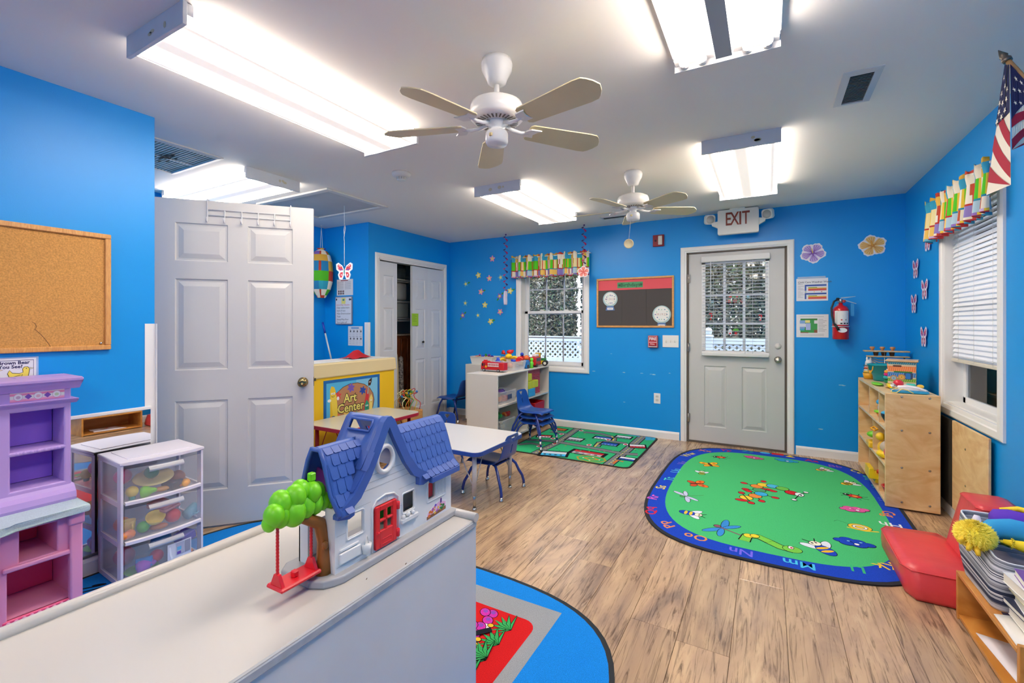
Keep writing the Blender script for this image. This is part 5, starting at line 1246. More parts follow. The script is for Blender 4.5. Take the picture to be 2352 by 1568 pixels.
# ================================================================ foreground cabinet and toy house
CAB = mat('#c2bfb9', .32, noise=(2, .015), name='cabinet_laminate'); CABF = mat('#d6d6d6', .45, noise=(5, .03), name='cabinet_side_paint')
t = thing('low_cabinet', 'long white low cabinet in the foreground carrying the toy house', 'cabinet', (-.99, .42, 0))
cx0, cx1, cy0, cy1 = -1.235 + .99, -.752 + .99, -.75, 1.127 - .42
MB().box((cx0, cy0, .68), (cx1, cy1, .70), .003).build('top', CAB, t)
MB().box((cx1 - .016, cy0, .02), (cx1 - .0035, cy1 + .0005, .68)).build('back_panel', CABF, t)
MB().box((cx1 - .012, cy0, .676), (cx1 + .002, cy1, .697), .004).build('worn_edge_bead', mat('#aeb0b2', .6, noise=(30, .12)), t)
MB().box((cx0 + .004, cy1 - .02, .02), (cx1 - .004, cy1, .68)).build('end_panel', CAB, t)
MB().box((cx0 + .004, cy0, .02), (cx1 - .016, cy0 + .018, .68)).build('end_panel', CAB, t)
MB().box((cx0 + .004, cy0 + .018, .33), (cx1 - .016, cy1 - .02, .35)).build('shelf', CAB, t)
MB().box((cx0 + .004, cy0 + .018, .02), (cx1 - .016, cy1 - .02, .04)).build('bottom', CAB, t)
MB().tube([(cx0 + .008, cy0, .705), (cx0 + .008, cy1 - .008, .705)], .013, 12).build('rear_lip', CAB, t)
MB().tube([(cx0, cy1 - .008, .705), (cx1 + .004, cy1 - .008, .705)], .013, 12).build('end_lip', CAB, t)
for x in (cx0 + .05, cx1 - .05):
    for y in (cy0 + .06, cy1 - .06): MB().cyl((x, y, .0056), (x, y, .02), .02, n=12).build('foot', mat('#4a4a4a', .5), t)
pr = Pr(); rnd = random.Random(9)
for u, v, a, b_ in ((912, 1321, .009, .004), (576, 1550, .004, .007), (1003, 1265, .004, .002), (935, 1295, .003, .002), (928, 1400, .002, .003), (866, 1360, .003, .002), (1085, 1203, .008, .0015), (1080, 1218, .009, .002), (1071, 1212, .004, .002), (845, 1330, .002, .002)):
    q = px(u, v, -.752); pts = [(q.y + a * math.cos(k) * rnd.uniform(.6, 1.1) + b_ * .4 * math.sin(k), q.z + b_ * math.sin(k) * rnd.uniform(.6, 1.1)) for k in [i * PI / 5 for i in range(10)]]
    pr.poly([(y + .0008, z + .0008) for y, z in pts], '#e8e8e8'); pr.poly(pts, '#7a6048', False)
pr.build('paint_chips', t, lambda x, y, h: (-.752 + .99 - .0038 + h, x - .42, y))
# toy house; local s (=+y) along the front, x toward the room (+x), z up
HW = mat('#e4e3e0', .32, name='house_white'); HB = mat('#3e5fa8', .38, name='house_blue'); HG = mat('#a9a9ab', .4, name='house_grey'); HR = mat('#e0202c', .35, name='house_red')
t = thing('toy_house', 'white toy house with a blue shingled roof and red door on the low cabinet', 'toy house', (-.90, .69, .7002))
TH = t; DP = .062  # half depth
MB().prism([(-DP - .02, -.02), (-DP + .0, -.045), (DP - .03, -.045), (DP + .0, -.03), (DP + .012, -.012), (DP + .02, .01), (DP + .02, .432), (-DP - .02, .432)], 0, .018, 'xy', .004).build('base', HG, t)
# front wall with cut window and door openings
def wall_panel(name, x, out, holes, poly, rim=True, m=HW, th=.005):
    """front wall: polygon (s,z) minus rectangular holes, made by boolean"""
    mb = MB(); mb.prism(poly, x - th, x, 'yz'); ob = mb.build(name, m, t)
    for h in holes:
        c = MB()
        c.prism(h, x - .02, x + .02, 'yz'); co = c.build('cut', None, t)
        mo = ob.modifiers.new('c', 'BOOLEAN'); mo.operation = 'DIFFERENCE'; mo.object = co; mo.solver = 'EXACT'
        dg = bpy.context.evaluated_depsgraph_get(); me = bpy.data.meshes.new_from_object(ob.evaluated_get(dg)); ob.modifiers.clear(); ob.data = me
        bpy.data.objects.remove(co)
    return ob
WIN1 = rrect(.036, .084, .080, .134, .005); WIN2 = rrect(.217, .077, .260, .125, .005); WIN3 = rrect(.320, .077, .351, .125, .005)
DR = rrect(.114, .020, .190, .128, .008); RND = circ(.150, .238, .028, .032, 28)
front = [(0, .016), (.425, .016), (.425, .160), (.33, .155), (.285, .158), (.245, .19), (.21, .23), (.155, .318), (.10, .235), (.065, .195), (.035, .165), (0, .16)]
fw = wall_panel('front_wall', DP, 0, [WIN1, WIN2, WIN3, DR, RND], front)
back = [(.0, .016), (.425, .016), (.425, .160), (0, .16)]
MB().prism([(.0, .016), (.075, .016), (.075, .10), (0, .10)], -DP, -DP + .004, 'yz').build('rear_wall', HW, t)
MB().prism([(.30, .016), (.425, .016), (.425, .16), (.30, .16)], -DP, -DP + .004, 'yz').build('rear_wall', HW, t)
MB().prism([(-DP, .016), (DP - .005, .016), (DP - .005, .15), (0, .27), (-DP, .15)], .421, .425, 'xz').build('side_wall', HW, t)
MB().prism([(-DP, .016), (-.03, .016), (-.03, .12), (-DP, .12)], .0, .004, 'xz').prism([(.03, .016), (DP - .005, .016), (DP - .005, .16), (.03, .16)], .0, .004, 'xz').build('side_wall', HW, t)
MB().box((-DP + .004, .004, .15), (DP - .005, .421, .154)).build('upper_floor', HW, t)
MB().prism([(-DP + .004, .016), (-DP + .007, .016), (-DP + .007, .11), (-DP + .004, .11)], .20, .30, 'xz').build('inner_wall', mat('#3aa62c', .4), t)
MB().box((-DP + .01, .0, .154), (.0, .12, .16)).prism([(-.04, .16), (.03, .16), (.0, .22), (-.04, .235)], .03, .034, 'xz').build('inner_loft', mat('#6a2a7c', .4), t)
MB().prism([(.11, .155), (.195, .155), (.195, .205), (.17, .225), (.14, .215), (.11, .195)], -.01, -.002, 'yz', .002).build('bunk', mat('#f0a020', .35), t)
for nm, R0, w_, o_ in (('window_ring', circ(.150, .238, .028, .032, 32), .0045, .004),):
    MB().tube([(DP + .002, a, b_) for a, b_ in R0], .0062, 8, closed=True).build(nm, HW, t)
for i, Wn in enumerate((WIN1, WIN2)):
    cy = sum(p[0] for p in Wn) / len(Wn); cz_ = sum(p[1] for p in Wn) / len(Wn)
    MB().tube([(DP, cy + (a - cy) * 1.16, cz_ + (b_ - cz_) * 1.14) for a, b_ in Wn], .0022, 6, closed=True).build('window_surround', HW, t)
MB().tube([(DP, a, b_) for a, b_ in rrect(.312, .07, .398, .134, .006)], .002, 6, closed=True).build('window_surround', HW, t)
mb = MB()
for i in range(9): mb.box((DP - .001, .353 + i * .0047, .078), (DP + .0015, .3565 + i * .0047, .128))
mb.build('ribbed_curtain', HW, t)['kind'] = 'stuff'
MB().box((DP - .012, .322, .078), (DP - .009, .349, .124)).build('red_shutter', HR, t)
# door: red, with four panes, hinges, mouldings
mb = MB(); d0, d1, q0, q1 = .116, .188, .022, .126
for a, b_, c, d in ((d0, d0 + .014, q0, q1), (d1 - .014, d1, q0, q1), (d0 + .014, d1 - .014, q0, .064), (d0 + .014, d1 - .014, q1 - .012, q1), (.149, .155, .064, q1 - .012), (d0 + .014, d1 - .014, .086, .091)):
    mb.box((DP - .003, a, c), (DP + .006, b_, d), .001)
do = mb.build('door', HR, t)
MB().tube([(DP + .006, a, b_) for a, b_ in rrect(.136, .030, .168, .042, .002)], .0012, 5, closed=True).build('mail_slot', HR, do)
MB().ell((DP + .008, .122, .062), .004, 8, 6).build('door_knob', HR, do)
for z in (.038, .108): MB().cyl((DP + .005, .192, z - .009), (DP + .005, .192, z + .009), .0055, n=10).build('hinge', HR, do)
MB().tube([(DP + .001, .108, .02), (DP + .001, .108, .128), (DP + .001, .122, .142), (DP + .001, .152, .148), (DP + .001, .182, .142), (DP + .001, .198, .128), (DP + .001, .198, .02)], .0026, 6).build('door_arch', HW, t)
pr = Pr(); pr.text('123', .152, .136, .012, '#cfcdc8', bold=.03)
pr.build('house_number', t, lambda x, y, h: (DP + .0012 + h, x, y))
# clapboard grooves
pr = Pr()
for z in (.176, .192, .208): hwid = .118 - (z - .165) * 1.05; pr.line([(.153 - hwid, z), (.153 + hwid, z)], .0012, '#b4b3b0', False)
for a, b_, z in ((.004, .105, .145), (.2, .31, .145), (.004, .10, .03), (.004, .03, .10), (.2, .212, .1)): pr.line([(a, z), (b_, z)], .001, '#bdbcb8', False)
pr.build('clapboard_groove', t, lambda x, y, h: (DP + .0006 + h, x, y))['kind'] = 'stuff'
MB().box((DP, .01, .035), (DP + .006, .07, .06), .002).box((DP, .012, .062), (DP + .004, .066, .068), .001).build('moulded_bench', HW, t)
MB().lathe([(0, .03), (.009, .03), (.013, .052), (0, .052)], 12, c=(DP + .004, .087, 0)).tube([(DP + .004, .08, .05), (DP + .006, .087, .072), (DP + .004, .095, .05)], .0014, 5).build('moulded_basket', HW, t)
MB().box((DP, .205, .052), (DP + .008, .27, .064), .002).ell((DP + .004, .215, .068), .006, 8, 5).ell((DP + .004, .232, .070), .007, 8, 5).ell((DP + .004, .25, .069), .006, 8, 5).build('moulded_window_box', HW, t)
pr = Pr(); rnd = random.Random(6)
pr.poly([(.308, .020), (.40, .024), (.402, .052), (.39, .056), (.37, .062), (.345, .056), (.318, .044), (.310, .034)], '#f0ecec'); pr.poly([(.311, .023), (.397, .027), (.397, .048), (.37, .058), (.345, .052), (.316, .04)], '#e6b0d0'); pr.poly([(.311, .022), (.398, .026), (.398, .036), (.311, .031)], '#8a5a38')
for k in range(26): pr.ell(.314 + rnd.random() * .08, .030 + rnd.random() * .018, rnd.uniform(.002, .006), rnd.uniform(.002, .005), rnd.choice(['#2f8f3a', '#4aa84a', '#e0702c', '#e8b03c', '#b04ab0', '#e8e4e0', '#2c6a3a']), up=False); pr.up()
pr.ell(.375, .058, .004, .008, '#5a2a7c').ell(.35, .052, .005, .004, '#7a5ac0'); pr.build('flower_sticker', t, lambda x, y, h: (DP + .0008 + h, x, y))
# roof: main ridge along s, flared eaves
def slope(xs, s0, s1, n, th, name, parent, skip=None):
    mb = MB(); rows = [[(x, s0 + (s1 - s0) * j / n, z) for j in range(n + 1)] for x, z in xs]
    mb.grid(rows); 
    if skip:
        bmesh.ops.delete(mb.bm, geom=[f for f in mb.bm.faces if skip(f.calc_center_median())], context='FACES')
    ob = mb.build(name, HB, parent); mo = ob.modifiers.new('s', 'SOLIDIFY'); mo.thickness = th; mo.offset = 0; return ob
prof = [(0, .291), (.012, .288), (.024, .274), (.034, .25), (.044, .222), (.054, .19), (.066, .165), (.084, .148)]
sl_f = [(x, z) for x, z in prof]
RFb = slope([(-x, z) for x, z in prof][::-1][:-1] + sl_f, .0, .436, 60, .006, 'main_roof', t, lambda c: (c.x > .004 and abs(c.y - .153) < .02 + (.345 - c.z) * .58) or (c.x < -.02 and abs(c.y - .17) < .12))
# cross gable: apex at s=.153, flared rake boards at the front and back
def rake(x0, x1, name):
    outer = [(-.004, .150), (.012, .165), (.045, .186), (.078, .228), (.118, .300), (.135, .333), (.147, .344), (.160, .344), (.173, .333), (.19, .300), (.228, .228), (.262, .186), (.296, .165), (.316, .158)]
    inner = [(.314, .140), (.282, .134), (.266, .138), (.266, .158), (.245, .17), (.212, .212), (.176, .275), (.154, .318), (.131, .275), (.095, .212), (.062, .17), (.043, .158), (.043, .138), (.028, .134), (-.004, .142)]
    return MB().prism(outer + inner, x0, x1, 'yz').build(name, HB, t)
rake(DP - .002, DP + .014, 'front_rake')
gout = [(.045, .186), (.078, .228), (.100, .268), (.122, .307), (.137, .334), (.148, .342), (.153, .3435), (.158, .342), (.169, .334), (.184, .307), (.206, .268), (.228, .228), (.262, .186)]
mb = MB(); nx_ = 10; X0, X1 = -.062, DP
for i in range(len(gout) - 1):
    for j in range(nx_):
        xa, xb = X0 + (X1 - X0) * j / nx_, X0 + (X1 - X0) * (j + 1) / nx_
        if i in (3,) and 2 <= j <= 7: continue        # carrying slot on the left slope
        if i in (9,) and 2 <= j <= 7: continue
        (sa, za), (sb, zb_) = gout[i], gout[i + 1]
        mb.grid([[(xa, sa, za), (xb, sa, za)], [(xa, sb, zb_), (xb, sb, zb_)]])
bmesh.ops.remove_doubles(mb.bm, verts=mb.bm.verts[:], dist=1e-5)
ob = mb.build('gable_roof', HB, t); mo = ob.modifiers.new('s', 'SOLIDIFY'); mo.thickness = .006; mo.offset = -1
hx0, hx1 = X0 + (X1 - X0) * .2, X0 + (X1 - X0) * .8
for sg in (1, -1):
    S0 = lambda s: .153 + (s - .153) * sg
    MB().tube([(hx0, S0(.123), .308), (hx1, S0(.123), .308), (hx1 + .002, S0(.130), .322), (hx1, S0(.136), .333), (hx0, S0(.136), .333), (hx0 - .002, S0(.13), .322)], .0035, 7, closed=True).build('handle_rim', HB, t)
# moulded shingles
mb = MB(); rnd = random.Random(1)
def shingle(P, U, Vv, N):
    """rounded-bottom tile: P top-left corner, U along the row, Vv down slope, N outward"""
    pts = [(0, 0), (1, 0), (1, .8), (.88, 1), (.12, 1), (0, .8)]
    lo = [mb.bm.verts.new(P + U * (.03 + .94 * a) + Vv * b_ + N * (.0005 + .0022 * b_)) for a, b_ in pts]; bs = [mb.bm.verts.new(P + U * (.03 + .94 * a) + Vv * b_) for a, b_ in pts]
    fs = [mb.bm.faces.new(lo)] + [mb.bm.faces.new([lo[i], lo[(i + 1) % 6], bs[(i + 1) % 6], bs[i]]) for i in range(6)]; mb._f(fs)
arc = [(Vector((a[0], 0, a[1])), Vector((b_[0], 0, b_[1]))) for a, b_ in zip(sl_f[1:], sl_f[2:])]
for r_, (a, b_) in enumerate(arc):
    d = b_ - a; N = Vector((-d.z, 0, d.x)); N = -N.normalized() if N.x > 0 else N.normalized(); N = Vector((abs(N.x), 0, abs(N.z)))
    s = .2 + (.011 if r_ % 2 else 0)
    while s < .415:
        zc = (a.z + b_.z) / 2; gs = .153 + max(0, (.345 - zc)) * .62
        if s > gs: shingle(a + Vector((0, s, 0)) + N * .003, Vector((0, .022, 0)), d * 1.02, N)
        s += .022
    s = .004 + (.011 if r_ % 2 else 0)
    while s < .11:
        zc = (a.z + b_.z) / 2; gs = .153 - max(0, (.345 - zc)) * .62 - .02
        if s < gs: shingle(a + Vector((0, s, 0)) + N * .003, Vector((0, .022, 0)), d * 1.02, N)
        s += .022
for r_, (a, b_) in enumerate(zip(gout[1:3], gout[:2])):
    A, B = Vector((0, *a)), Vector((0, *b_)); d = B - A; N = Vector((0, -abs(d.z), abs(d.y))).normalized()
    for j in range(6): shingle(A + Vector((-.06 + .022 * j + (.011 if r_ % 2 else 0), 0, 0)), Vector((.021, 0, 0)), d, N)
mb.build('shingles', HB, t)['kind'] = 'stuff'
# left gable end frame of the roof and eave trim at the right
MB().tube([(-.08, -.001, .15), (-.05, -.001, .19), (-.028, -.001, .26), (-.014, -.001, .288), (.014, -.001, .288), (.028, -.001, .26), (.05, -.001, .19), (.08, -.001, .15)], .006, 6).build('roof_end_frame', HB, t)
MB().box((.074, .305, .132), (.088, .436, .150), .002).build('eave_board', HB, t)
# tree and swing
BR = mat('#9a5a1c', .45, name='trunk_brown'); GRN = mat('#79d414', .38, name='lime_green')
MB().tube([(.030, -.004, .016), (.032, -.006, .05), (.028, -.004, .09), (.026, -.012, .13), (.022, -.05, .155), (.018, -.09, .160)], [.02, .015, .013, .014, .012, .008], 10).ell((.045, -.012, .085), (.007, .007, .009), 10, 6).build('tree_trunk', BR, t)
mb = MB()
for a in ((-.118, .185, .024), (-.10, .178, .028), (-.075, .176, .03), (-.045, .178, .03), (-.02, .176, .026), (.0, .175, .022), (-.095, .20, .028), (-.07, .208, .026), (-.05, .212, .025), (-.03, .205, .024), (-.008, .198, .022), (-.125, .17, .017), (.012, .165, .014)):
    mb.ell((.018 + .006 * math.sin(a[0] * 150), a[0], a[1]), (a[2] * .95, a[2] * .8, a[2]), 14, 9)
mb.box((.012, -.034, .228), (.026, -.020, .246), .002); mb.build('tree_crown', GRN, t)
sw = mb = MB(); mb.box((-.004, -.118, .030), (.048, -.022, .039), .003).box((.016, -.077, .039), (.030, -.065, .052), .002)
for y in (-.110, -.031): mb.prism([(.004, .038), (.042, .038), (.030, .062), (.016, .062)], y - .004, y + .004, 'xz', .001)
sg = mb.build('swing_seat', HR, t)
for y in (-.110, -.031):
    pts = [(.023, y, .057 + .0035 * k) for k in range(31)]; MB().tube(pts, [.0028 if k % 2 else .0036 for k in range(31)], 7).build('swing_rope', HR, sg)
# ================================================================ tables and chairs
LEGW = mat('#b9bcc0', .35, name='grey_leg'); CHR = mat('#c6c2ba', .15, metal=1.0, name='chrome')
def table(name, label, cat, x0, x1, y0, y1, h, top, edge, leg, rad=.06):
    cx, cy = (x0 + x1) / 2, (y0 + y1) / 2; t = thing(name, label, cat, (cx, cy, 0)); a, b_ = (x1 - x0) / 2, (y1 - y0) / 2
    MB().prism(rrect(-a, -b_, a, b_, rad), h - .03, h - .002, 'xy', .003).build('edge_band', edge, t)
    MB().prism(rrect(-a + .004, -b_ + .004, a - .004, b_ - .004, rad - .004), h - .004, h, 'xy').build('top', top, t)
    for sx in (-1, 1):
        for sy in (-1, 1):
            x, y = sx * (a - .085), sy * (b_ - .085)
            lo = MB().cyl((x, y, .10), (x, y, h - .03), .016, n=12).build('leg', leg, t)
            MB().cyl((x, y, .015), (x, y, .12), .0115, n=10).lathe([(0, 0), (.017, 0), (.015, .012), (.009, .018), (0, .018)], 12, c=(x, y, 0)).build('foot', CHR, lo)
            MB().cyl((x, y, .14), (x - sx * .13, y, h - .03), .0035, n=6).cyl((x, y, .14), (x, y - sy * .12, h - .03), .0035, n=6).build('brace', leg, lo)
    return t
table('activity_table', 'low white-topped table with a blue edge band behind the toy house', 'table', -2.47, -1.668, 2.512, 3.175, .42, mat('#d3d3d1', .22, name='white_laminate'), mat('#1f4496', .4), LEGW)
table('activity_table', 'low beige-topped table with a red edge band before the yellow play unit', 'table', -3.37, -2.845, 2.44, 3.335, .45, mat('#bcb8a4', .25, name='beige_laminate'), mat('#a81c34', .4), mat('#a0181f', .4), .07)
BLU = mat('#1c4796', .3, name='blue_chair_shell'); BLM = mat('#15358a', .25, coat=.3, name='blue_chair_tube')
def make_chair(label, straight=False):
    t = thing('school_chair', label, 'chair', (0, 0, 0), 0, 'blue school chairs')
    hw0 = .145
    prof = [(.165, .232, .92), (.158, .246, .98), (.13, .252, 1), (.06, .246, 1), (-.02, .242, 1), (-.09, .246, .98), (-.125, .262, .93), (-.145, .30, .86), (-.155, .34, .81), (-.165, .385, .78), (-.173, .42, .74), (-.178, .445, .62), (-.18, .452, .5)]
    rows = []
    for x, z, k in prof:
        row = []
        for j in range(9):
            c = (j / 4 - 1); bend = .012 * c * c
            row.append((x + (bend if z > .27 else 0), c * hw0 * k, z + (bend if z <= .27 else 0) - (.022 if abs(c) == 1 and z < .26 else 0)))
        rows.append(row)
    mb = MB(); mb.grid(rows); sh = mb.build('shell', BLU, t)
    mo = sh.modifiers.new('s', 'SOLIDIFY'); mo.thickness = .006; mo.offset = -1
    mo = sh.modifiers.new('u', 'SUBSURF'); mo.levels = mo.render_levels = 1
    for cut in ([(-.032, .432), (.032, .432), (.006, .398), (-.006, .398)], rrect(-.006, .31, .006, .375, .0055, 3)):
        co = MB().prism(cut, -.25, -.08, 'yz').build('cut'); mo = sh.modifiers.new('c', 'BOOLEAN'); mo.operation = 'DIFFERENCE'; mo.object = co; mo.solver = 'EXACT'
    cuts = [m_.object for m_ in sh.modifiers if m_.type == 'BOOLEAN']
    dg = bpy.context.evaluated_depsgraph_get(); me = bpy.data.meshes.new_from_object(sh.evaluated_get(dg)); sh.modifiers.clear(); sh.data = me
    for c in cuts: bpy.data.objects.remove(c)
    for sx in (1, -1):
        for sy in (1, -1):
            if straight: pts = [(sx * .05, sy * .10, .232), (sx * .09, sy * .125, .228), (sx * .115, sy * .135, .18), (sx * .165, sy * .15, .02)]
            else: pts = [(sx * .045, sy * .085, .232), (sx * .085, sy * .115, .225), (sx * .115, sy * .138, .19), (sx * .135, sy * .15, .14), (sx * .158, sy * .165, .095), (sx * .168, sy * .172, .05), (sx * .168, sy * .172, .024)]
            lo = MB().tube(pts, .0105, 10).build('leg', BLM, t)
            MB().lathe([(0, 0), (.015, 0), (.017, .006), (.014, .014), (.011, .018), (.011, .032), (0, .032)], 12, c=(pts[-1][0], pts[-1][1], 0)).build('glide', CHR, lo)
    MB().box((-.09, -.11, .222), (-.05, .11, .234), .004).box((.04, -.11, .222), (.08, .11, .234), .004).build('seat_rail', BLM, t)
    return t
ch = make_chair('blue school chair tucked under the right side of the white table')
ch.location = (-1.835, 2.985, 0); ch.rotation_euler = (0, 0, PI)
dup(ch, (-2.62, 3.26, 0), -PI / 2, 'blue school chair behind the white table, only its back showing')
for k, nm in enumerate(('lowest of the stack of three by the toy shelf', 'middle one of the stack of three by the toy shelf', 'topmost of the stack of three by the toy shelf')):
    dup(ch, (-2.14 - .004 * k, 4.31, .009 + .056 * k), R(-4), 'blue school chair, ' + nm)
c2 = make_chair('blue school chair with straight legs in the corner by the white closet door', True)
c2.location = (-3.66, 4.98, 0); c2.rotation_euler = (0, 0, PI - .1); c2.scale = (1.2, 1.2, 1.2)
# crate of blocks under the red edged table
t = thing('block_crate', 'dark crate of coloured blocks under the red-edged table', 'crate', (-3.1, 3.72, 0), 0)
MB().box((-.2, -.1, 0), (.2, .1, .01)).box((-.2, -.1, .01), (-.19, .1, .2)).box((.19, -.1, .01), (.2, .1, .2)).box((-.19, -.1, .01), (.19, -.09, .2)).box((-.19, .09, .01), (.19, .1, .2)).build('crate', mat('#2c2622', .7), t)
rnd = random.Random(8)
for i in range(16):
    x, y = -.16 + (i % 8) * .045, -.05 + (i // 8) * .09
    o_ = MB().box((-.019, -.019, -.019), (.019, .019, .019), .003).build('toy_block', mat(['#e8c81c', '#e8762c', '#ece8e0', '#c83a2c', '#2c6ab8', '#e8c81c', '#d86a30', '#2c9a4a'][(i * 3) % 8], .5), None, loc=(-3.1 + x, 3.72 + y, .03), rot=(0, 0, rnd.uniform(-.3, .3)))
    o_.location.z = .19; o_['label'] = '%s toy block in the %s row of the dark crate under the red-edged table' % (['yellow', 'orange', 'white', 'red', 'blue', 'golden', 'burnt orange', 'green'][(i * 3) % 8], ['front', 'back'][i // 8]); o_['category'] = 'toy block'; o_['group'] = 'blocks in the dark crate'
    o_.location.z = .175
MB().box((-.185, -.085, .01), (.185, .085, .155)).build('block_fill', mat('#8a5a34', .8, noise=(30, .5)), t)['kind'] = 'stuff'
# ================================================================ white toy shelf
SHW = mat('#d2d0c8', .4, noise=(3, .015), name='shelf_white')
t = thing('toy_shelf', 'white open toy shelf standing beside the far window', 'shelf', (-2.40, 3.974, 0)); L_ = 1.255; dd = .38; hh = .757
MB().box((-dd, 0, .05), (0, .018, hh - .016), .002).build('end_panel', SHW, t)
MB().box((-dd, L_ - .018, .05), (0, L_, hh - .016), .002).build('end_panel', SHW, t)
MB().box((-dd, 0, hh - .018), (.004, L_, hh), .004).build('top_board', SHW, t)
MB().box((-dd, .018, .05), (-dd + .006, L_ - .018, hh - .018)).build('back_panel', SHW, t)
MB().box((-dd + .006, .66, .07), (0, .678, hh - .018)).build('divider', SHW, t)
for a, b_ in ((.018, .66), (.678, L_ - .018)):
    MB().box((-dd + .006, a, .412), (-.002, b_, .43)).build('shelf_board', SHW, t)
MB().box((-dd, .018, .05), (0, L_ - .018, .07)).build('bottom_board', SHW, t)
for x in (-.05, -dd + .05):
    for y in (.06, L_ - .06): MB().cyl((x - .008, y, .022), (x + .008, y, .022), .022, n=12).box((x - .004, y - .006, .02), (x + .004, y + .006, .05)).build('caster', mat('#4a4846', .4), t)
t = thing('toy_shelf', 'second white shelf on casters in the corner behind the first', 'shelf', (-3.42, 4.86, 0))
MB().box((0, 0, .05), (.6, .38, hh), .003).build('cabinet_body', SHW, t)
for x in (.03, .57): MB().cyl((x - .008, .05, .022), (x + .008, .05, .022), .022, n=12).box((x - .004, .04, .02), (x + .004, .06, .05)).build('caster', mat('#4a4846', .4), t)
def toy(name, label, cat, parts, loc, rz=0, group=None):
    t = thing(name, label, cat, loc, rz, group)
    for nm, mb, m in parts: mb.build(nm, m if not isinstance(m, str) else mat(m, .35), t)
    return t
ZT = .7575
# toy fire engine with ladder
t = thing('toy_fire_engine', 'red toy fire engine with a white ladder at the front of the shelf top', 'toy vehicle', (-2.60, 4.235, ZT), R(-4))
EXR2 = mat('#c8141e', .3)
MB().prism([(-.15, .02), (.15, .02), (.15, .10), (-.08, .10), (-.085, .112), (-.13, .112), (-.148, .08)], -.04, .04, 'xz', .004).build('body', EXR2, t)
MB().box((-.155, -.042, .012), (.155, .042, .022), .002).build('bumper', mat('#b9bcbc', .3, metal=.6), t)
for x in (-.105, .085):
    for y in (-.04, .04): w_ = MB().cyl((x, y - .006, .017), (x, y + .006, .017), .017, n=16).build('wheel', mat('#17181a', .6), t); MB().cyl((x, y - .0075, .017), (x, y + .0075, .017), .008, n=12).build('hub', mat('#c9c9c6', .3), w_)
MB().box((-.055, -.046, .088), (.09, -.042, .094)).box((-.055, -.046, .058), (.09, -.042, .064)).build('ladder_rails', WHT, t)['kind'] = 'stuff'
for k in range(11): MB().box((-.05 + k * .0135, -.0455, .064), (-.047 + k * .0135, -.0425, .088)).build('rung', WHT, t)
MB().box((-.135, -.0415, .06), (-.115, -.0405, .09)).build('window', mat('#2a3038', .2), t); MB().box((-.105, -.0415, .06), (-.095, -.0405, .09)).build('window', mat('#2a3038', .2), t)
MB().cyl((-.08, -.043, .055), (-.08, -.04, .055), .012, n=12).build('gauge', mat('#e8b81c', .4), t); MB().box((-.13, -.02, .11), (-.10, .02, .125), .003).build('light_bar', EXR2, t)
# baskets and piles of small toys
rnd = random.Random(21)
def small_toy(label, p, s, c, kind, g):
    mb = MB()
    if kind == 0: mb.ell((0, 0, s * .6), (s, s * .8, s * .6), 10, 7).ell((s * .8, 0, s * .9), s * .35, 8, 6)
    elif kind == 1: mb.box((-s, -s * .6, 0), (s, s * .6, s * .8), s * .2).box((-s * .4, -s * .5, s * .8), (s * .4, s * .5, s * 1.3), s * .15)
    elif kind == 2: mb.tube([(-s, 0, s * .3), (-s * .3, 0, s * .9), (s * .3, 0, s * .9), (s, 0, s * .3)], s * .3, 8)
    else: mb.lathe([(0, 0), (s * .8, 0), (s * .9, s * .5), (s * .4, s), (s * .5, s * 1.4), (0, s * 1.6)], 12)
    o_ = mb.build({0: 'plastic_figure', 1: 'toy_brick', 2: 'plastic_link', 3: 'stacking_piece'}[kind], mat(c, .35), None, loc=p, rot=(0, 0, rnd.uniform(0, 3)))
    o_['label'] = label; o_['category'] = 'toy'; o_['group'] = g; return o_
def basket(name, label, loc, w, d, h, m, rz=0):
    t = thing(name, label, 'bin', loc, rz)
    rows = [[(-w * .44, -d * .44, 0), (w * .44, -d * .44, 0), (w * .44, d * .44, 0), (-w * .44, d * .44, 0)], [(-w / 2, -d / 2, h), (w / 2, -d / 2, h), (w / 2, d / 2, h), (-w / 2, d / 2, h)]]
    mb = MB(); mb.grid(rows, close=True, smooth=False); mb.grid([rows[0][:2], rows[0][:1:-1]], smooth=False); ob = mb.build('bin_wall', m, t); mo = ob.modifiers.new('s', 'SOLIDIFY'); mo.thickness = .003
    MB().tube([(x * 1.01, y * 1.01, h) for x, y in rrect(-w / 2, -d / 2, w / 2, d / 2, .02, 3)], .005, 6, closed=True).build('rim', m, t); return t
WPL = mat('#dddcd6', .4); CLB = clear_mat('#e8ecf0', .27, .25, 'frosted_bin')
basket('toy_basket', 'white basket of small bright toys on the corner shelf', (-3.22, 5.03, ZT), .34, .22, .095, WPL)
names = ['orange', 'yellow', 'purple', 'red', 'blue', 'green']; cols = ['#e8642c', '#f0c81c', '#7a2ca8', '#d8202a', '#1c48c8', '#2c9a3c']
for i in range(11):
    small_toy('%s toy piece %s in the white basket' % (names[i % 6], ['on the left', 'in the middle', 'on the right'][min(i // 4, 2)]), (-3.34 + .024 * i, 5.0 + .04 * (i % 2), ZT + .075 + .012 * (i % 3)), .024, cols[i % 6], i % 4, 'small toys in the white basket')
basket('toy_basket', 'frosted clear bin heaped with toys on the shelf top', (-2.56, 4.50, ZT), .30, .26, .10, CLB)
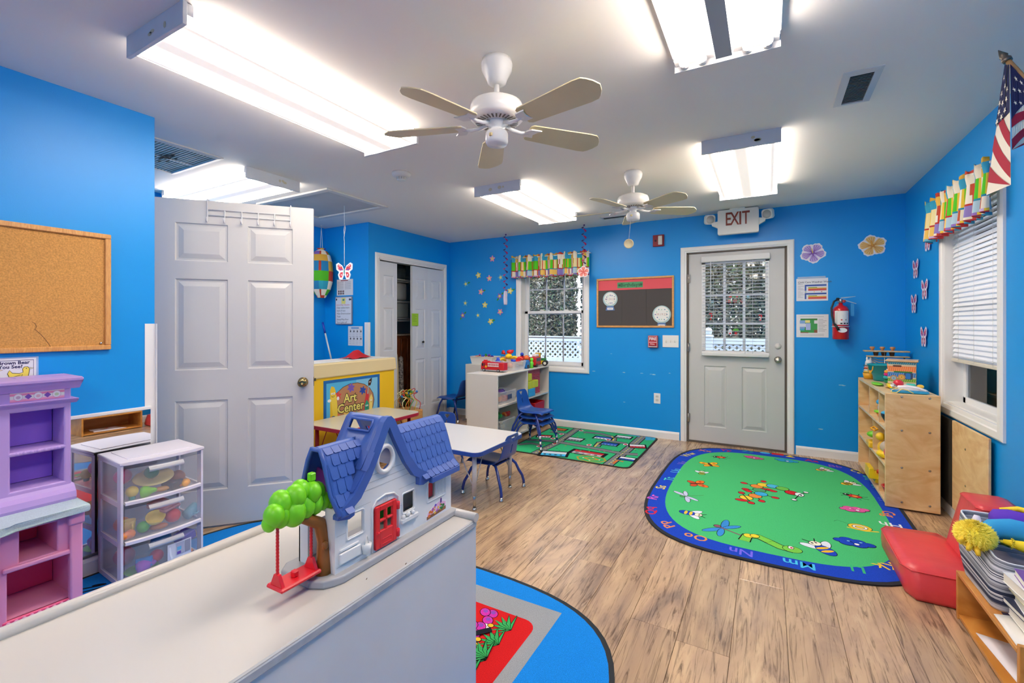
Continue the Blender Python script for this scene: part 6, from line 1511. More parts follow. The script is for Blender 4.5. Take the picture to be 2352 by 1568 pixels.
for i, (x, y, z, s, c, k, nm) in enumerate(((-.08, -.02, .08, .045, '#f0c81c', 2, 'yellow'), (-.02, .02, .12, .05, '#f0c81c', 0, 'large yellow'), (.05, .03, .11, .04, '#f4d020', 2, 'pale yellow'), (-.09, .02, .165, .045, '#d8202a', 2, 'red arched'), (-.02, .05, .175, .04, '#d01822', 0, 'red top'), (-.12, -.05, .085, .035, '#1c48c8', 3, 'blue'), (-.09, -.08, .08, .03, '#2050d0', 3, 'royal blue'), (.08, -.05, .09, .03, '#1c48c8', 0, 'blue round'), (.04, -.06, .03, .045, '#e0906a', 0, 'peach'), (-.03, -.06, .02, .045, '#d85a8a', 1, 'pink'), (.10, .03, .085, .04, '#d8202a', 1, 'red blocky'), (.09, .08, .10, .04, '#e8482c', 2, 'orange red'))):
    small_toy('%s toy piece in the frosted bin on the shelf top' % nm, (-2.56 + x, 4.5 + y, ZT + z), s, c, k, 'toys heaped in the frosted bin')
toy('toy_box', 'tan cardboard toy box behind the heaped bin', 'box', [('box', MB().box((-.08, -.05, 0), (.08, .05, .13), .003), '#c8975e'), ('strap', MB().box((-.02, -.052, 0), (-.005, .052, .132)), '#b8542c')], (-2.69, 4.72, ZT))
toy('toy_train', 'red and yellow toy vehicle beyond the heaped bin', 'toy vehicle', [('base', MB().box((-.09, -.12, .03), (.0, .12, .07), .01, 2), '#f0c81c'), ('body', MB().prism([(-.13, .07), (.13, .07), (.09, .12), (.05, .10), (-.02, .13), (-.1, .10)], -.08, -.01, 'yz', .006), '#c8141e'), ('ball', MB().ell((-.05, -.03, .15), .022, 12, 8), '#1c48c8'), ('wheels', MB().cyl((-.1, 0, .03), (.01, 0, .03), .03), '#2a2a2e')], (-2.56, 4.93, ZT))
toy('toy_figure', 'blue and orange round-headed toy figure on the shelf top', 'toy', [('body', MB().prism(rrect(-.035, 0, .035, .10, .02), -.025, .025, 'yz', .006), '#1c7ac8'), ('head', MB().ell((0, 0, .125), .03, 14, 10), '#f0702c'), ('wheel', MB().cyl((.0, -.01, .025), (.032, -.01, .025), .022), '#1c1c20')], (-2.455, 4.72, ZT))
toy('toy_figure', 'lime green toy figure beside the blue one', 'toy', [('body', MB().lathe([(0, 0), (.025, 0), (.018, .03), (.026, .055), (.016, .075), (0, .09)], 14), '#6ee03c'), ('head', MB().ell((0, 0, .10), .022, 12, 9), '#7ae83c')], (-2.43, 4.80, ZT))
toy('toy_fire_truck', 'red and white toy fire truck cab near the window', 'toy vehicle', [('cab', MB().box((-.05, -.08, .02), (.05, .08, .12), .012, 2), '#c8141e'), ('roof', MB().box((-.03, -.02, .12), (.03, .06, .155), .008), '#ece8e4'), ('windscreen', MB().box((.046, -.05, .07), (.052, .05, .11)), '#3a4a50'), ('wheels', MB().cyl((-.055, -.04, .022), (.055, -.04, .022), .022), '#1c1c20')], (-2.47, 4.965, ZT))
t = toy('toy_tractor', 'green toy tractor with yellow cab at the far end of the shelf top', 'toy vehicle', [('body', MB().box((-.09, -.035, .045), (.09, .035, .095), .01, 2), '#14803c'), ('cab', MB().box((-.05, -.035, .095), (.02, .035, .16), .01, 2), '#d8a81c'), ('bucket', MB().box((.02, -.045, .02), (.07, -.03, .065), .004), '#e8c81c'), ('exhaust', MB().cyl((.07, 0, .09), (.07, 0, .13), .006), '#1c1c20')], (-2.49, 5.13, ZT), R(20))
for x in (-.06, .075):
    for y in (-.045, .045): w_ = MB().cyl((x, y - .012, .034), (x, y + .012, .034), .034, n=16).build('wheel', mat('#1c1c20', .5), t); MB().cyl((x, y - .014, .034), (x, y + .014, .034), .018, n=12).build('hub', mat('#ece8dc', .4), w_)
# inside the shelf
basket('toy_bin', 'clear bin of orange toys on the middle shelf board', (-2.55, 4.24, .431), .27, .34, .13, CLB)
for i, (x, y, s, c, nm) in enumerate(((.05, -.1, .05, '#e8824a', 'orange'), (.06, .0, .05, '#d86a4a', 'salmon'), (.05, .09, .045, '#c8506a', 'pink'), (-.03, -.04, .05, '#e88a50', 'light orange'), (-.02, .07, .045, '#6a48a8', 'purple'), (.0, .12, .03, '#4a3ca0', 'indigo'))): small_toy('%s play piece in the clear bin on the middle shelf' % nm, (-2.55 + x, 4.24 + y, .445 + (.06 if i > 3 else .0)), s, c, i % 2, 'toys in the middle shelf bin')
MB().box((-2.41, 4.20, .475), (-2.409, 4.29, .525)).build('bin_sticker', mat('#4a5a80', .5), bpy.data.objects['toy_bin']).matrix_parent_inverse = Matrix.Translation((2.55, -4.24, -.431))
basket('toy_bin', 'clear tote with a white rim on the lower shelf board', (-2.55, 4.22, .071), .27, .32, .19, CLB)
for i, (x, y, z, s, c, nm) in enumerate(((.05, -.1, .19, .05, '#14703c', 'dark green'), (.02, -.02, .20, .045, '#2c9a4c', 'green'), (.05, .06, .20, .04, '#d8742c', 'orange'), (.05, .12, .19, .045, '#c82a2a', 'red'), (.0, .06, .06, .06, '#b8a890', 'beige'), (.03, -.06, .05, .06, '#8a8a90', 'grey'))): small_toy('%s toy in the lower shelf tote' % nm, (-2.55 + x, 4.22 + y, .071 + z), s, c, i % 3, 'toys in the lower shelf tote')
basket('red_tub', 'red plastic tub on the lower shelf board by the window', (-2.53, 4.98, .071), .25, .26, .26, mat('#d01420', .35))
def brick_tex():
    m = bpy.data.materials.new('printed_brick'); m.use_nodes = True; n = m.node_tree.nodes; L = m.node_tree.links
    t_ = n.new('ShaderNodeTexCoord'); sp_ = n.new('ShaderNodeSeparateXYZ'); L.new(t_.outputs['Object'], sp_.inputs[0]); cb = n.new('ShaderNodeCombineXYZ'); L.new(sp_.outputs['Y'], cb.inputs[0]); L.new(sp_.outputs['Z'], cb.inputs[1])
    b_ = n.new('ShaderNodeTexBrick'); b_.inputs['Scale'].default_value = 1; b_.inputs['Brick Width'].default_value = .038; b_.inputs['Row Height'].default_value = .019; b_.inputs['Mortar Size'].default_value = .0013
    b_.inputs['Color1'].default_value = (*lin('#c01c3c'), 1); b_.inputs['Color2'].default_value = (*lin('#a81830'), 1); b_.inputs['Mortar'].default_value = (*lin('#e09aa4'), 1)
    L.new(cb.outputs[0], b_.inputs[0]); L.new(b_.outputs[0], n['Principled BSDF'].inputs['Base Color']); return m
BT = brick_tex()
def block(label, x, y, z, sx, sy, sz, m, g):
    o_ = MB().box((-sx / 2, -sy / 2, 0), (sx / 2, sy / 2, sz), .003).build('cardboard_block', m, None, loc=(x, y, z)); o_['label'] = label; o_['category'] = 'toy block'; o_['group'] = g
for r_ in range(4):
    for k in range(2): block('red brick-print cardboard block, %s of the four layers, %s column' % (['lowest', 'second', 'third', 'top'][r_], ['near', 'window-side'][k]), -2.57, 4.865 + k * .165, .431 + r_ * .0755, .2, .16, .075, BT, 'cardboard play blocks')
YB2 = mat('#c8cc2a', .5)
for i, (y, z) in enumerate(((4.715, .615), (4.715, .525), (4.80, .525), (4.882, .525))):
    block('yellow cardboard block %s' % ['on top of the yellow ones', 'beside the shelf divider', 'in the middle of the yellow row', 'at the window end of the yellow row'][i], -2.43, y, z if i else .615, .06, .08, .085, YB2, 'cardboard play blocks')
for i in range(2): block('light blue cardboard block %s' % ['under the other blue one', 'under the yellow blocks'][i], -2.43, 4.76, .431 + i * .0465, .06, .16, .046, mat('#3aa0d4', .5), 'cardboard play blocks')
# ================================================================ birch shelf
BIR = wood_mat('#d6a66e', '#efd09c', 3.2, (1, 1, 2.2), .38, 'birch_ply', .3, 2.5); BIE = wood_mat('#e0c08c', '#f0d8ae', 4, (1, 1, .6), .4, 'birch_edge')
t = thing('birch_shelf', 'tall birch plywood toy shelf in the right corner', 'shelf', (.71, 4.025, .0118)); Lb = 1.085; db = .29; hb = .785
BS = t; MB().box((0, 0, .0), (db, .018, hb), .003).build('end_panel', BIR, t); MB().box((0, Lb - .018, 0), (db, Lb, hb), .003).build('end_panel', BIR, t)
MB().box((.002, .018, hb - .02), (db, Lb - .018, hb - .003)).build('top_board', BIE, t); MB().box((db - .006, .018, .03), (db, Lb - .018, hb - .02)).build('back_panel', BIR, t)
rows_z = (.03, .285, .54)
for z in rows_z: MB().box((.003, .018, z - .017), (db - .006, Lb - .018, z)).build('shelf_board', BIE, t)
for z, ys in ((.03, (.245, .605)), (.285, (.465,)), (.54, (.245, .605))):
    for y in ys: MB().box((.006, y - .008, z), (db - .006, y + .008, z + (.238 if z < .5 else .225))).build('divider', BIR, t)
SCR = mat('#a9a5a0', .25, metal=1)
for x in (.09, .235):
    for z in (.045, .28, .535, .765): MB().lathe([(0, 0), (.0075, 0), (.006, .002), (.003, .0022), (0, .001)], 12, axis='y').build('screw', SCR, t, loc=(x, 0, z), rot=(0, 0, PI))
t = thing('birch_board', 'birch plywood shelf end stored against the wall under the right window', 'board', (1.035, 3.4, .0))
MB().box((.003, .01, .088), (.018, .56, .655), .003).build('panel', BIR, t)
for z in (.3, .52): MB().lathe([(0, 0), (.0075, 0), (.006, .002), (0, .001)], 12, axis='x').build('screw', SCR, t, loc=(.0025, .33, z), rot=(0, 0, PI))
MB().box((.006, .565, .088), (.018, .79, .65), .002).build('dark_back_panel', mat('#2a241c', .7, noise=(5, .3)), t)
# toys on and in it
ZB = hb + .0118
t = thing('stacking_cups', 'stack of yellow and striped cups with a bunny on top, on the birch shelf', 'toy', (.775, 5.03, ZB))
for i, (r, c) in enumerate(((.045, '#e8a41c'), (.041, '#f0c44a'), (.038, '#e8e4dc'), (.036, '#e0684a'), (.034, '#e8e4dc'))): MB().lathe([(0, 0), (r * .82, 0), (r, .05 if i == 0 else .016), (0, .05 if i == 0 else .016)], 20).build('cup', mat(c, .4), t, loc=(0, 0, 0 if i == 0 else .05 + (i - 1) * .0165))
bn = MB().lathe([(0, 0), (.028, 0), (.026, .03), (.018, .045), (0, .05)], 16).build('bunny', mat('#e8e4e2', .4), t, loc=(0, 0, .117))
for s in (-1, 1): MB().ell((s * .012, 0, .055), (.009, .009, .02), 10, 7).build('ear', mat('#ece8e6', .4), bn)
for z in (.052, .085, .115): MB().tube([(.0385 * math.cos(a), .0385 * math.sin(a), z) for a in [2 * PI * k / 20 for k in range(20)]], .002, 4, closed=True).build('black_band', mat('#1c1c1c', .4), t)
t = thing('toy_bucket', 'teal toy sand bucket with an orange giraffe sticker on the birch shelf', 'toy', (.845, 4.90, ZB), R(-10))
TEAL = mat('#12a0ae', .35); MB().lathe([(0, 0), (.06, 0), (.065, .045), (.07, .05), (.072, .06), (.095, .065), (.10, .13), (.104, .13), (.104, .138), (.097, .138), (.09, .07), (0, .06)], 26).build('bucket', TEAL, t)
pr = Pr()
for s in (-1, 1): pr.line([(s * .028, .055), (s * .024, .025), (s * .01, .01)], .009, '#e8d83c').line([(s * .028, .055), (s * .024, .025), (s * .01, .01)], .004, '#e0502c')
pr.ell(0, .008, .018, .012, '#e8b82c').ell(0, .016, .009, .006, '#e0502c')
pr.build('sticker', t, lambda x, y, h: (-(.1015 + h) * math.cos(x / .1 + .65), -(.1015 + h) * math.sin(x / .1 + .65), .068 + y))
t = thing('ring_stacker', 'ring stacking toy with teal, pink and orange rings on the birch shelf', 'toy', (.86, 4.66, ZB))
for z, r, c, k in ((.02, .05, '#1c7a48', 1), (.05, .052, '#2aa8a8', 1), (.075, .047, '#d81c80', 1), (.096, .044, '#f09a2c', 1)): MB().tube([(r * .7 * math.cos(a), r * .7 * math.sin(a), z) for a in [2 * PI * q / 24 for q in range(24)]], .0145, 8, closed=True).build('ring', mat(c, .4), t)
MB().cyl((0, 0, 0), (0, 0, .11), .02).build('post', mat('#e8e4e0', .4), t); MB().cyl((0, 0, .108), (0, 0, .118), .03).build('striped_disc', mat('#e4e4e4', .5, noise=(60, .9)), t); MB().lathe([(0, 0), (.024, 0), (.028, .045), (0, .047)], 16).build('top_cup', mat('#f08a5c', .4), t, loc=(0, 0, .118))
MAP = wood_mat('#c8a070', '#e2c49a', 6, (1, 4, 1), .4, 'maple_slats')
t = thing('wooden_zigzag_rack', 'wooden frame of curved slats with round knobs in the corner', 'toy', (.90, 5.03 + .0, ZB)); zb0 = .0
MB().box((-.16, -.03, .235), (.15, .06, .248), .004).build('top_slat', MAP, t); MB().box((-.14, -.03, .19), (.15, .05, .202), .004).build('second_slat', MAP, t)
for i in range(4): MB().tube([(-.12 + i * .008, .01, .19 - .018 * i), (-.06, .01, .165 - .02 * i), (.14, .01, .16 - .02 * i)], .005, 6).build('curved_slat', MAP, t)
for x in (-.10, -.03, .04): MB().lathe([(0, 0), (.012, 0), (.01, .01), (.018, .018), (.02, .026), (.014, .033), (0, .034)], 14).build('knob', wood_mat('#c07a48', '#d89a64', 9), t, loc=(x, .01, .248))
for x in (-.075, -.02, .035): MB().lathe([(0, 0), (.014, .0), (.02, .03), (.02, .036), (0, .036)], 12).build('lower_knob', mat('#4a2c1c', .5), t, loc=(x, .01, .2))
MB().cyl((-.02, -.02, 0), (-.02, -.02, .235), .004).cyl((.12, .02, 0), (.12, .02, .19), .006).build('rod', SCR, t)
t = thing('activity_cube', 'wooden activity cube with coloured stripe panels and gears on the birch shelf', 'toy', (.885, 4.44, ZB), R(-14))
MB().box((-.095, -.095, .198), (.095, .095, .21), .004).build('top_plate', MAP, t); MB().box((-.095, -.095, 0), (.095, .095, .012), .004).build('bottom_plate', MAP, t)
MB().box((-.08, -.08, .012), (.08, .08, .198)).build('side_panels', mat('#dcc8a4', .5), t)
def cube_face(fn):
    pr = Pr()
    for z0, z1, c in ((.178, .195, '#1c8ca8'), (.125, .165, '#e87c3c'), (.085, .118, '#1c74c0'), (.05, .075, '#6aa82c'), (.016, .032, '#4a3a94')):
        pr.rect(-.08, z0, .08, z1, c)
        for k in range(14): pr.line([(-.078 + k * .0118, z0 + .002), (-.072 + k * .0118, z1 - .002)], .0012, '#f0d8b0', up=False)
        pr.up()
    pr.poly(rrect(-.05, .16, .0, .172, .005), '#5a2c1c').poly(rrect(-.045, .118, .06, .128, .004), '#1c7a2c').poly(rrect(.015, .07, .062, .12, .01), '#3a4a6c').poly(rrect(.022, .074, .05, .115, .008), '#1c74c0')
    for x, z, c in ((-.045, .075, '#8ab4c8'), (.0, .085, '#d8ac44'), (-.02, .045, '#5a88a0')): pr.ell(x, z, .022, .022, '#b88a5c').ell(x, z, .014, .014, c).ell(x, z, .003, .003, '#4a3420')
    pr.build('panel_print', t, fn)
cube_face(lambda x, y, h: (x, -.0808 - h, y)); cube_face(lambda x, y, h: (-.0808 - h, -x, y))
t = thing('toy_phone', 'white and blue pull-along toy phone with a red handset on the birch shelf', 'toy', (.845, 4.125, ZB), R(-5))
MB().prism([(-.075, .0), (.1, .0), (.115, .008), (.11, .018), (-.085, .018), (-.085, .008)], -.05, .05, 'xz', .004).build('blue_base', mat('#2a9ad0', .35), t)
MB().prism([(-.06, .016), (.108, .016), (.108, .024), (.06, .045), (.0, .055), (-.05, .05)], -.045, .045, 'xz', .01).build('white_body', mat('#ece8ec', .35), t)
MB().ell((-.045, -.01, .062), (.03, .028, .026)).build('handset_bell', mat('#d8283c', .3), t); MB().tube([(-.085, -.02, .04), (-.07, -.02, .052), (-.05, -.02, .05)], .011, 8).build('eye_piece', mat('#e4e4e4', .5, noise=(50, .9)), t)
MB().tube([(-.05, -.045, .035), (-.085, -.06, .02), (-.09, -.065, .004), (-.06, -.068, .004), (-.03, -.055, .03), (.0, -.055, .022), (.03, -.06, .004)], .003, 6).build('yellow_cord', mat('#f0dc7a', .5), t)
MB().box((.0, .0, .04), (.05, .04, .062), .008, 2).build('dial_block', mat('#3cb8a8', .4), t); MB().ell((.075, .02, .045), (.02, .02, .014)).build('dial', mat('#f0c03c', .4), t)
t = thing('green_toy_plate', 'lime green toy leaf plate lying on the birch shelf', 'toy dish', (.80, 4.46 - .0, ZB)); t.location = (.755, 4.56, ZB)
MB().ell((0, 0, .008), (.035, .11, .008), 20, 6).build('plate', mat('#78d42c', .4), t); 
toy('toy_horn', 'yellow toy scoop beside the green plate', 'toy', [('scoop', MB().cyl((0, -.05, .018), (.0, .04, .022), .012, .016), '#f4d41c')], (.79, 4.33, ZB))
def shelf_toy(name, label, y, z, parts, x=.765):
    z += .0118
    toy(name, label, 'toy', parts, (x, 4.025 + y, z + .001), 0, None)
shelf_toy('purple_ring_toy', 'purple ring toy in the far top cubby of the birch shelf', .69, .54, [('ring', MB().t((0, 0, .045), (0, R(90), .3)).lathe([(.0, -.02), (.045, -.02), (.045, .02), (0, .02)], 18), '#8a6ac8'), ('hub', MB().t((-.021, 0, .045), (0, R(90), .3)).lathe([(0, 0), (.02, 0), (0, .006)], 12), '#4a8ad0')])
shelf_toy('suction_toy', 'orange, green and blue toy in the middle top cubby of the birch shelf', .38, .54, [('base', MB().lathe([(0, 0), (.025, 0), (.045, .05), (0, .05)], 16), '#f08a2c'), ('collar', MB().lathe([(0, .05), (.055, .05), (.055, .062), (0, .062)], 18), '#8ad42c'), ('dome', MB().ell((0, 0, .085), (.035, .035, .035)), clear_mat('#c8d0e0', .6)), ('topper', MB().ell((-.01, .02, .125), (.03, .03, .022)), '#2a9ad8'), ('leaf', MB().ell((-.01, -.02, .14), (.018, .014, .022)), '#6ad42c')], .765)
shelf_toy('black_bowl_toy', 'black bowl with a blue top in the near top cubby of the birch shelf', .165, .54, [('bowl', MB().lathe([(0, 0), (.03, 0), (.06, .06), (.062, .075), (0, .075)], 20), '#1c1c22'), ('top', MB().ell((0, 0, .08), (.06, .06, .018)), '#3aa8d8')], .775)
shelf_toy('green_hammer_toy', 'green and yellow toy in the far middle cubby of the birch shelf', .55, .285, [('base', MB().box((-.07, -.06, 0), (.06, .06, .05), .012, 2), '#f0bc1c'), ('neck', MB().cyl((0, 0, .05), (0, 0, .085), .018), '#58b83c'), ('head', MB().ell((-.02, 0, .10), (.055, .035, .028)), '#74c82c')], .765)
shelf_toy('red_rattle', 'red and clear rattle behind the green toy in the birch shelf', .58, .285, [('ball', MB().ell((0, 0, .17), (.04, .035, .04)), '#c83a44'), ('stem', MB().cyl((0, 0, 0), (0, 0, .14), .012), '#e8704a')], .88)
shelf_toy('duck_toy', 'yellow duck toy near the front panel of the birch shelf', .33, .285, [('body', MB().ell((0, 0, .05), (.04, .05, .05)), '#f0b81c'), ('head', MB().ell((-.02, .0, .13), (.03, .03, .03)), '#f4c42c'), ('ear', MB().tube([(-.05, .03, .165), (-.07, .045, .18), (-.05, .055, .19), (-.03, .04, .175)], .008, 6, closed=True), '#f0a81c')], .76)
shelf_toy('popper_toy', 'yellow and red popper toy with a clear dome low in the birch shelf', .19, .285, [('base', MB().ell((0, 0, .035), (.075, .06, .035)), '#f4cc1c'), ('dome', MB().ell((.0, -.01, .085), (.055, .055, .05)), clear_mat('#c8c8d0', .5)), ('wheel', MB().ell((.0, -.055, .06), (.04, .025, .05)), '#d8304c'), ('knob', MB().box((-.012, -.012, .13), (.012, .012, .165), .004), '#74d42c')], .765)
shelf_toy('yellow_toy_truck', 'yellow toy dump truck on the bottom board of the birch shelf', .44, .03, [('bed', MB().prism([(-.1, .05), (.05, .05), (.08, .075), (-.06, .075), (-.07, .13), (-.1, .13)], -.08, .08, 'xz', .006), '#f4cc1c'), ('chassis', MB().box((-.06, -.06, .015), (.06, .06, .05), .006), '#d8ac1c'), ('load', MB().cyl((.0, 0, .08), (.0, 0, .10), .04), '#e0483c'), ('blue_piece', MB().cyl((.03, .03, .06), (.03, .03, .08), .04), '#2a7ac8')], .775)
shelf_toy('red_toy_basket', 'red toy basket on the bottom board near the front panel of the birch shelf', .13, .03, [('basket', MB().lathe([(0, 0), (.05, 0), (.075, .07), (.08, .075), (.07, .075), (.045, .01), (0, .01)], 20), '#d8202c')], .79)
# ================================================================ red mats
RV = mat('#da4448', .34, noise=(5, .10), bump=(22, .8), name='red_vinyl')
def mat_cushion(name, label, pts_b, pts_t, z1, loc):
    t = thing(name, label, 'cushion', loc); mb = MB(); V = []
    n = 8
    def ringp(P, z, k):
        out = []; c = (sum(p[0] for p in P) / 4, sum(p[1] for p in P) / 4)
        for i in range(4):
            a, b_ = P[i], P[(i + 1) % 4]
            for j in range(n): f_ = (j + .5) / n * .9 + .05; out.append((c[0] + (a[0] + (b_[0] - a[0]) * f_ - c[0]) * k, c[1] + (a[1] + (b_[1] - a[1]) * f_ - c[1]) * k, z))
        return out
    rows = [ringp(pts_b, .004, .97), ringp(pts_b, .02, 1.0), ringp([((a[0] + b_[0]) / 2, (a[1] + b_[1]) / 2) for a, b_ in zip(pts_b, pts_t)], z1 * .5, 1.02), ringp(pts_t, z1 - .015, 1.0), ringp(pts_t, z1 - .002, .97), ringp(pts_t, z1 + .006, .7), ringp(pts_t, z1 + .008, .3)]
    mb.grid(rows, close=True, cap=True); mb.build('vinyl_cover', RV, t)
    MB().tube([(x, y, z1 - .008) for x, y, z in ringp(pts_t, 0, 1.006)], .0035, 5, closed=True).build('piping', RV, t); return t
mat_cushion('floor_cushion', 'flat worn red vinyl floor cushion on the alphabet rug edge', [(0, 0), (.27, 0), (.27, .6), (0, .62)], [(-.01, .03), (.27, .03), (.27, .58), (-.01, .56)], .135, (.565, 2.735, 0))
mat_cushion('floor_cushion', 'tall red vinyl cushion standing by the wall under the window', [(-.06, 0), (.19, 0), (.19, .26), (-.06, .26)], [(.02, 0), (.19, 0), (.19, .26), (.02, .26)], .40, (.855, 2.98, 0))
# ================================================================ low bookcase with striped bin
WO = wood_mat('#b8772f', '#d79a4c', 5, (1, .3, 1), .35, 'honey_ply', .3)
t = thing('low_bookcase', 'low honey plywood bookcase by the right wall nearest the camera', 'bookcase', (.715, 2.105, 0)); lb = .575; wb = .335
MB().box((0, 0, 0), (wb, .018, .225), .002).build('end_panel', WO, t); MB().box((0, lb - .018, 0), (wb, lb, .205), .002).build('end_panel', WO, t)
MB().box((.0, .018, .19), (wb, lb - .018, .206), .002).build('top_board', WO, t); MB().box((.004, .018, .008), (wb, lb - .018, .022)).build('bottom_board', WO, t); MB().box((wb - .006, .018, .022), (wb, lb - .018, .19)).build('back_panel', WO, t)
# striped cloth bin
t = thing('striped_bin', 'navy and grey striped cloth bin full of plush toys on the low bookcase', 'bin', (.74, 2.37, .2065)); SB = t
V = []; Fc = []; C = []; rnd = random.Random(14); nz = 46; base = rrect(0, 0, .295, .30, .03, 4); top = rrect(.01, -.01, .31, .40, .04, 4); nn = len(base)
scol = []; k = 0
while len(scol) < nz: scol += [rnd.choice(['#c9ced6', '#8a8f9a', '#22304e', '#dfe2e6', '#6c717c', '#aeb4be'])] * rnd.choice([1, 1, 2])
for i in range(nz + 1):
    f_ = i / nz
    for j in range(nn):
        bx_, by_ = base[j]; tx_, ty_ = top[j]; sag = .05 * (1 - ty_ / .4) * f_ if ty_ < .3 else 0
        bul = .012 * math.sin(PI * f_)
        V.append((bx_ + (tx_ - bx_) * f_ - bul * (1 if bx_ < .1 else -1), by_ + (ty_ - by_) * f_ - bul * (1 if by_ < .1 else -1), .004 + .236 * f_ - sag * f_))
for i in range(nz):
    for j in range(nn): Fc.append((i * nn + j, i * nn + (j + 1) % nn, (i + 1) * nn + (j + 1) % nn, (i + 1) * nn + j)); C.append(lin(scol[i]))
Fc.append(tuple(range(nn))[::-1]); C.append(lin('#8a8f9a'))
ob = cmesh('striped_fabric', V, Fc, C, t, .7); mo = ob.modifiers.new('s', 'SOLIDIFY'); mo.thickness = .005; mo.offset = 1
MB().box((.02, .02, .03), (.28, .32, .12), .03, 2).build('stuffing', mat('#8d8794', .9, noise=(12, .3)), t)
# plush toys
def fluff(ob, n, ln, c, seed):
    """short fur tufts as one stuff part"""
    rnd = random.Random(seed); me = ob.data; V = []; Fc = []; ps = [p for p in me.polygons]; 
    for i in range(n):
        p = rnd.choice(ps); q = p.center + Vector((rnd.uniform(-1, 1), rnd.uniform(-1, 1), rnd.uniform(-1, 1))) * .004; d = (p.normal + Vector((rnd.uniform(-.5, .5), rnd.uniform(-.5, .5), rnd.uniform(-.7, .3)))).normalized() * ln * rnd.uniform(.6, 1.2)
        e = d.orthogonal().normalized() * .0022; k = len(V); V += [q - e, q + e, q + d]; Fc.append((k, k + 1, k + 2))
    m2 = bpy.data.meshes.new('fur'); m2.from_pydata([tuple(v) for v in V], [], Fc); m2.materials.append(mat(c, .8)); o2 = bpy.data.objects.new('fur', m2); COL.objects.link(o2); o2.parent = ob; o2['kind'] = 'stuff'
YLW = '#f0e048'
t = thing('plush_toy', 'fluffy yellow plush with a light blue outfit lying over the striped bin', 'plush toy', (.715, 2.47, .440)); t.rotation_euler = (0, 0, R(20))
h_ = MB().ell((0, .0, .0), (.055, .055, .048), 24, 16).build('head', mat(YLW, .85), t); fluff(h_, 5200, .012, '#fff068', 1)
for dx, dy, dz in ((-.075, -.02, -.018), (-.055, -.04, -.04), (-.028, -.052, -.052)): MB().tube([(dx * .65, dy * .65, dz * .65), (dx * .95, dy * 1.0, dz * 1.1)], [.012, .007], 8).build('toe_tuft', mat('#ecc42c', .6), t)
MB().tube([(.045, .015, .005), (.085, .03, .016), (.14, .02, .02), (.19, -.005, .018), (.235, -.02, .01)], [.03, .038, .044, .042, .03], 14).build('blue_outfit', mat('#2f9bd0', .8, bump=(60, .4)), t)
ar = MB().tube([(.08, -.02, -.008), (.12, -.05, -.012), (.165, -.07, -.02), (.19, -.085, -.03)], [.008, .02, .027, .012], 10).build('hand', mat('#f0d21c', .7), t); fluff(ar, 700, .008, '#f0dc3c', 2)
ar = MB().ell((.235, .03, .035), (.028, .028, .024), 14, 10).build('hand', mat('#f0e07a', .8), t); fluff(ar, 700, .009, '#f0e48a', 3)
t = thing('plush_toy', 'purple plush roll with a yellow strap on top of the striped bin', 'plush toy', (.80, 2.60, .475)); t.rotation_euler = (0, 0, R(-10))
MB().tube([(-.005, 0, 0), (.01, 0, 0), (.05, 0, .004), (.12, -.02, .006), (.19, -.04, .004)], [.02, .04, .045, .043, .035], 16).build('body', mat('#5a2fb4', .8, bump=(40, .5)), t)
MB().tube([(.03, .03, .035), (.08, .025, .052), (.15, .0, .05), (.2, -.02, .045)], [.008, .011, .011, .01], 8).build('strap', mat('#f4d41c', .5), t); MB().box((.10, -.012, .045), (.14, .03, .066), .005).build('buckle', mat('#c9c9d4', .3), t)
t = thing('plush_toy', 'white plush with a striped cuff inside the striped bin', 'plush toy', (.80, 2.68, .40))
MB().ell((.03, 0, .0), (.045, .035, .035)).build('body', mat('#e6def0', .8), t); MB().tube([(-.012, .02, -.03), (-.01, .03, .03), (-.008, .035, .045)], [.014, .014, .009], 10).build('arm', mat('#eee8f4', .8), t); MB().tube([(.055, -.02, -.02), (.075, -.035, -.02)], [.026, .028], 12).build('striped_cuff', mat('#5a8a2c', .7, noise=(90, .8)), t)
# books and papers on the bookcase
zc = .207; rnd = random.Random(3)
for i, (c, th, lab) in enumerate((('#8a8f86', .012, 'lowest'), ('#e4e2da', .022, 'second'), ('#26304a', .010, 'third'), ('#d9dde0', .02, 'fourth'), ('#b9b48c', .012, 'fifth'), ('#dfe2e2', .02, 'sixth'), ('#7a4fa0', .014, 'top'))):
    th *= 1.7
    t = thing('picture_book', 'picture book at the frame edge on the low bookcase, %s of the stack' % lab, 'book', (.757, 2.165 + .006 * (i % 3), zc), R(-6 + 5 * (i % 3)), 'picture books stacked on the low bookcase')
    MB().box((0, 0, 0), (.20, .15, .0015)).box((0, 0, th - .0015), (.20, .15, th)).box((.1985, 0, 0), (.20, .15, th)).build('cover', mat(c, .4), t); MB().box((.002, .003, .0015), (.198, .147, th - .0015)).build('pages', mat('#e6e4d8', .7), t); zc += th + .0005
def sheet(name, label, cat, pts, z, loc_z, c, curl=.006):
    t = thing(name, label, cat, (pts[0][0], pts[0][1], loc_z)); P = [Vector((x - pts[0][0], y - pts[0][1])) for x, y in pts]
    rows = [[(*(P[0].lerp(P[1], i / 6).lerp(P[3].lerp(P[2], i / 6), j / 6)), .001 + curl * math.sin(i * .9) ** 2 * (j / 6)) for j in range(7)] for i in range(7)]
    ob = MB().grid(rows).build('page', mat(c, .6), t); mo = ob.modifiers.new('s', 'SOLIDIFY'); mo.thickness = .0025; mo.offset = 1; return t
sheet('paper_stack', 'white papers on the top board of the low bookcase', 'paper', [(.725, 2.33), (.83, 2.36), (.85, 2.14), (.72, 2.14)], 0, .2065, '#e6e4de')
t = sheet('coloring_book', 'white coloring book with a sketched face on the bottom board of the low bookcase', 'book', [(.735, 2.53), (.93, 2.48), (.93, 2.23), (.76, 2.23)], 0, .0225, '#e4e2e6', .01)
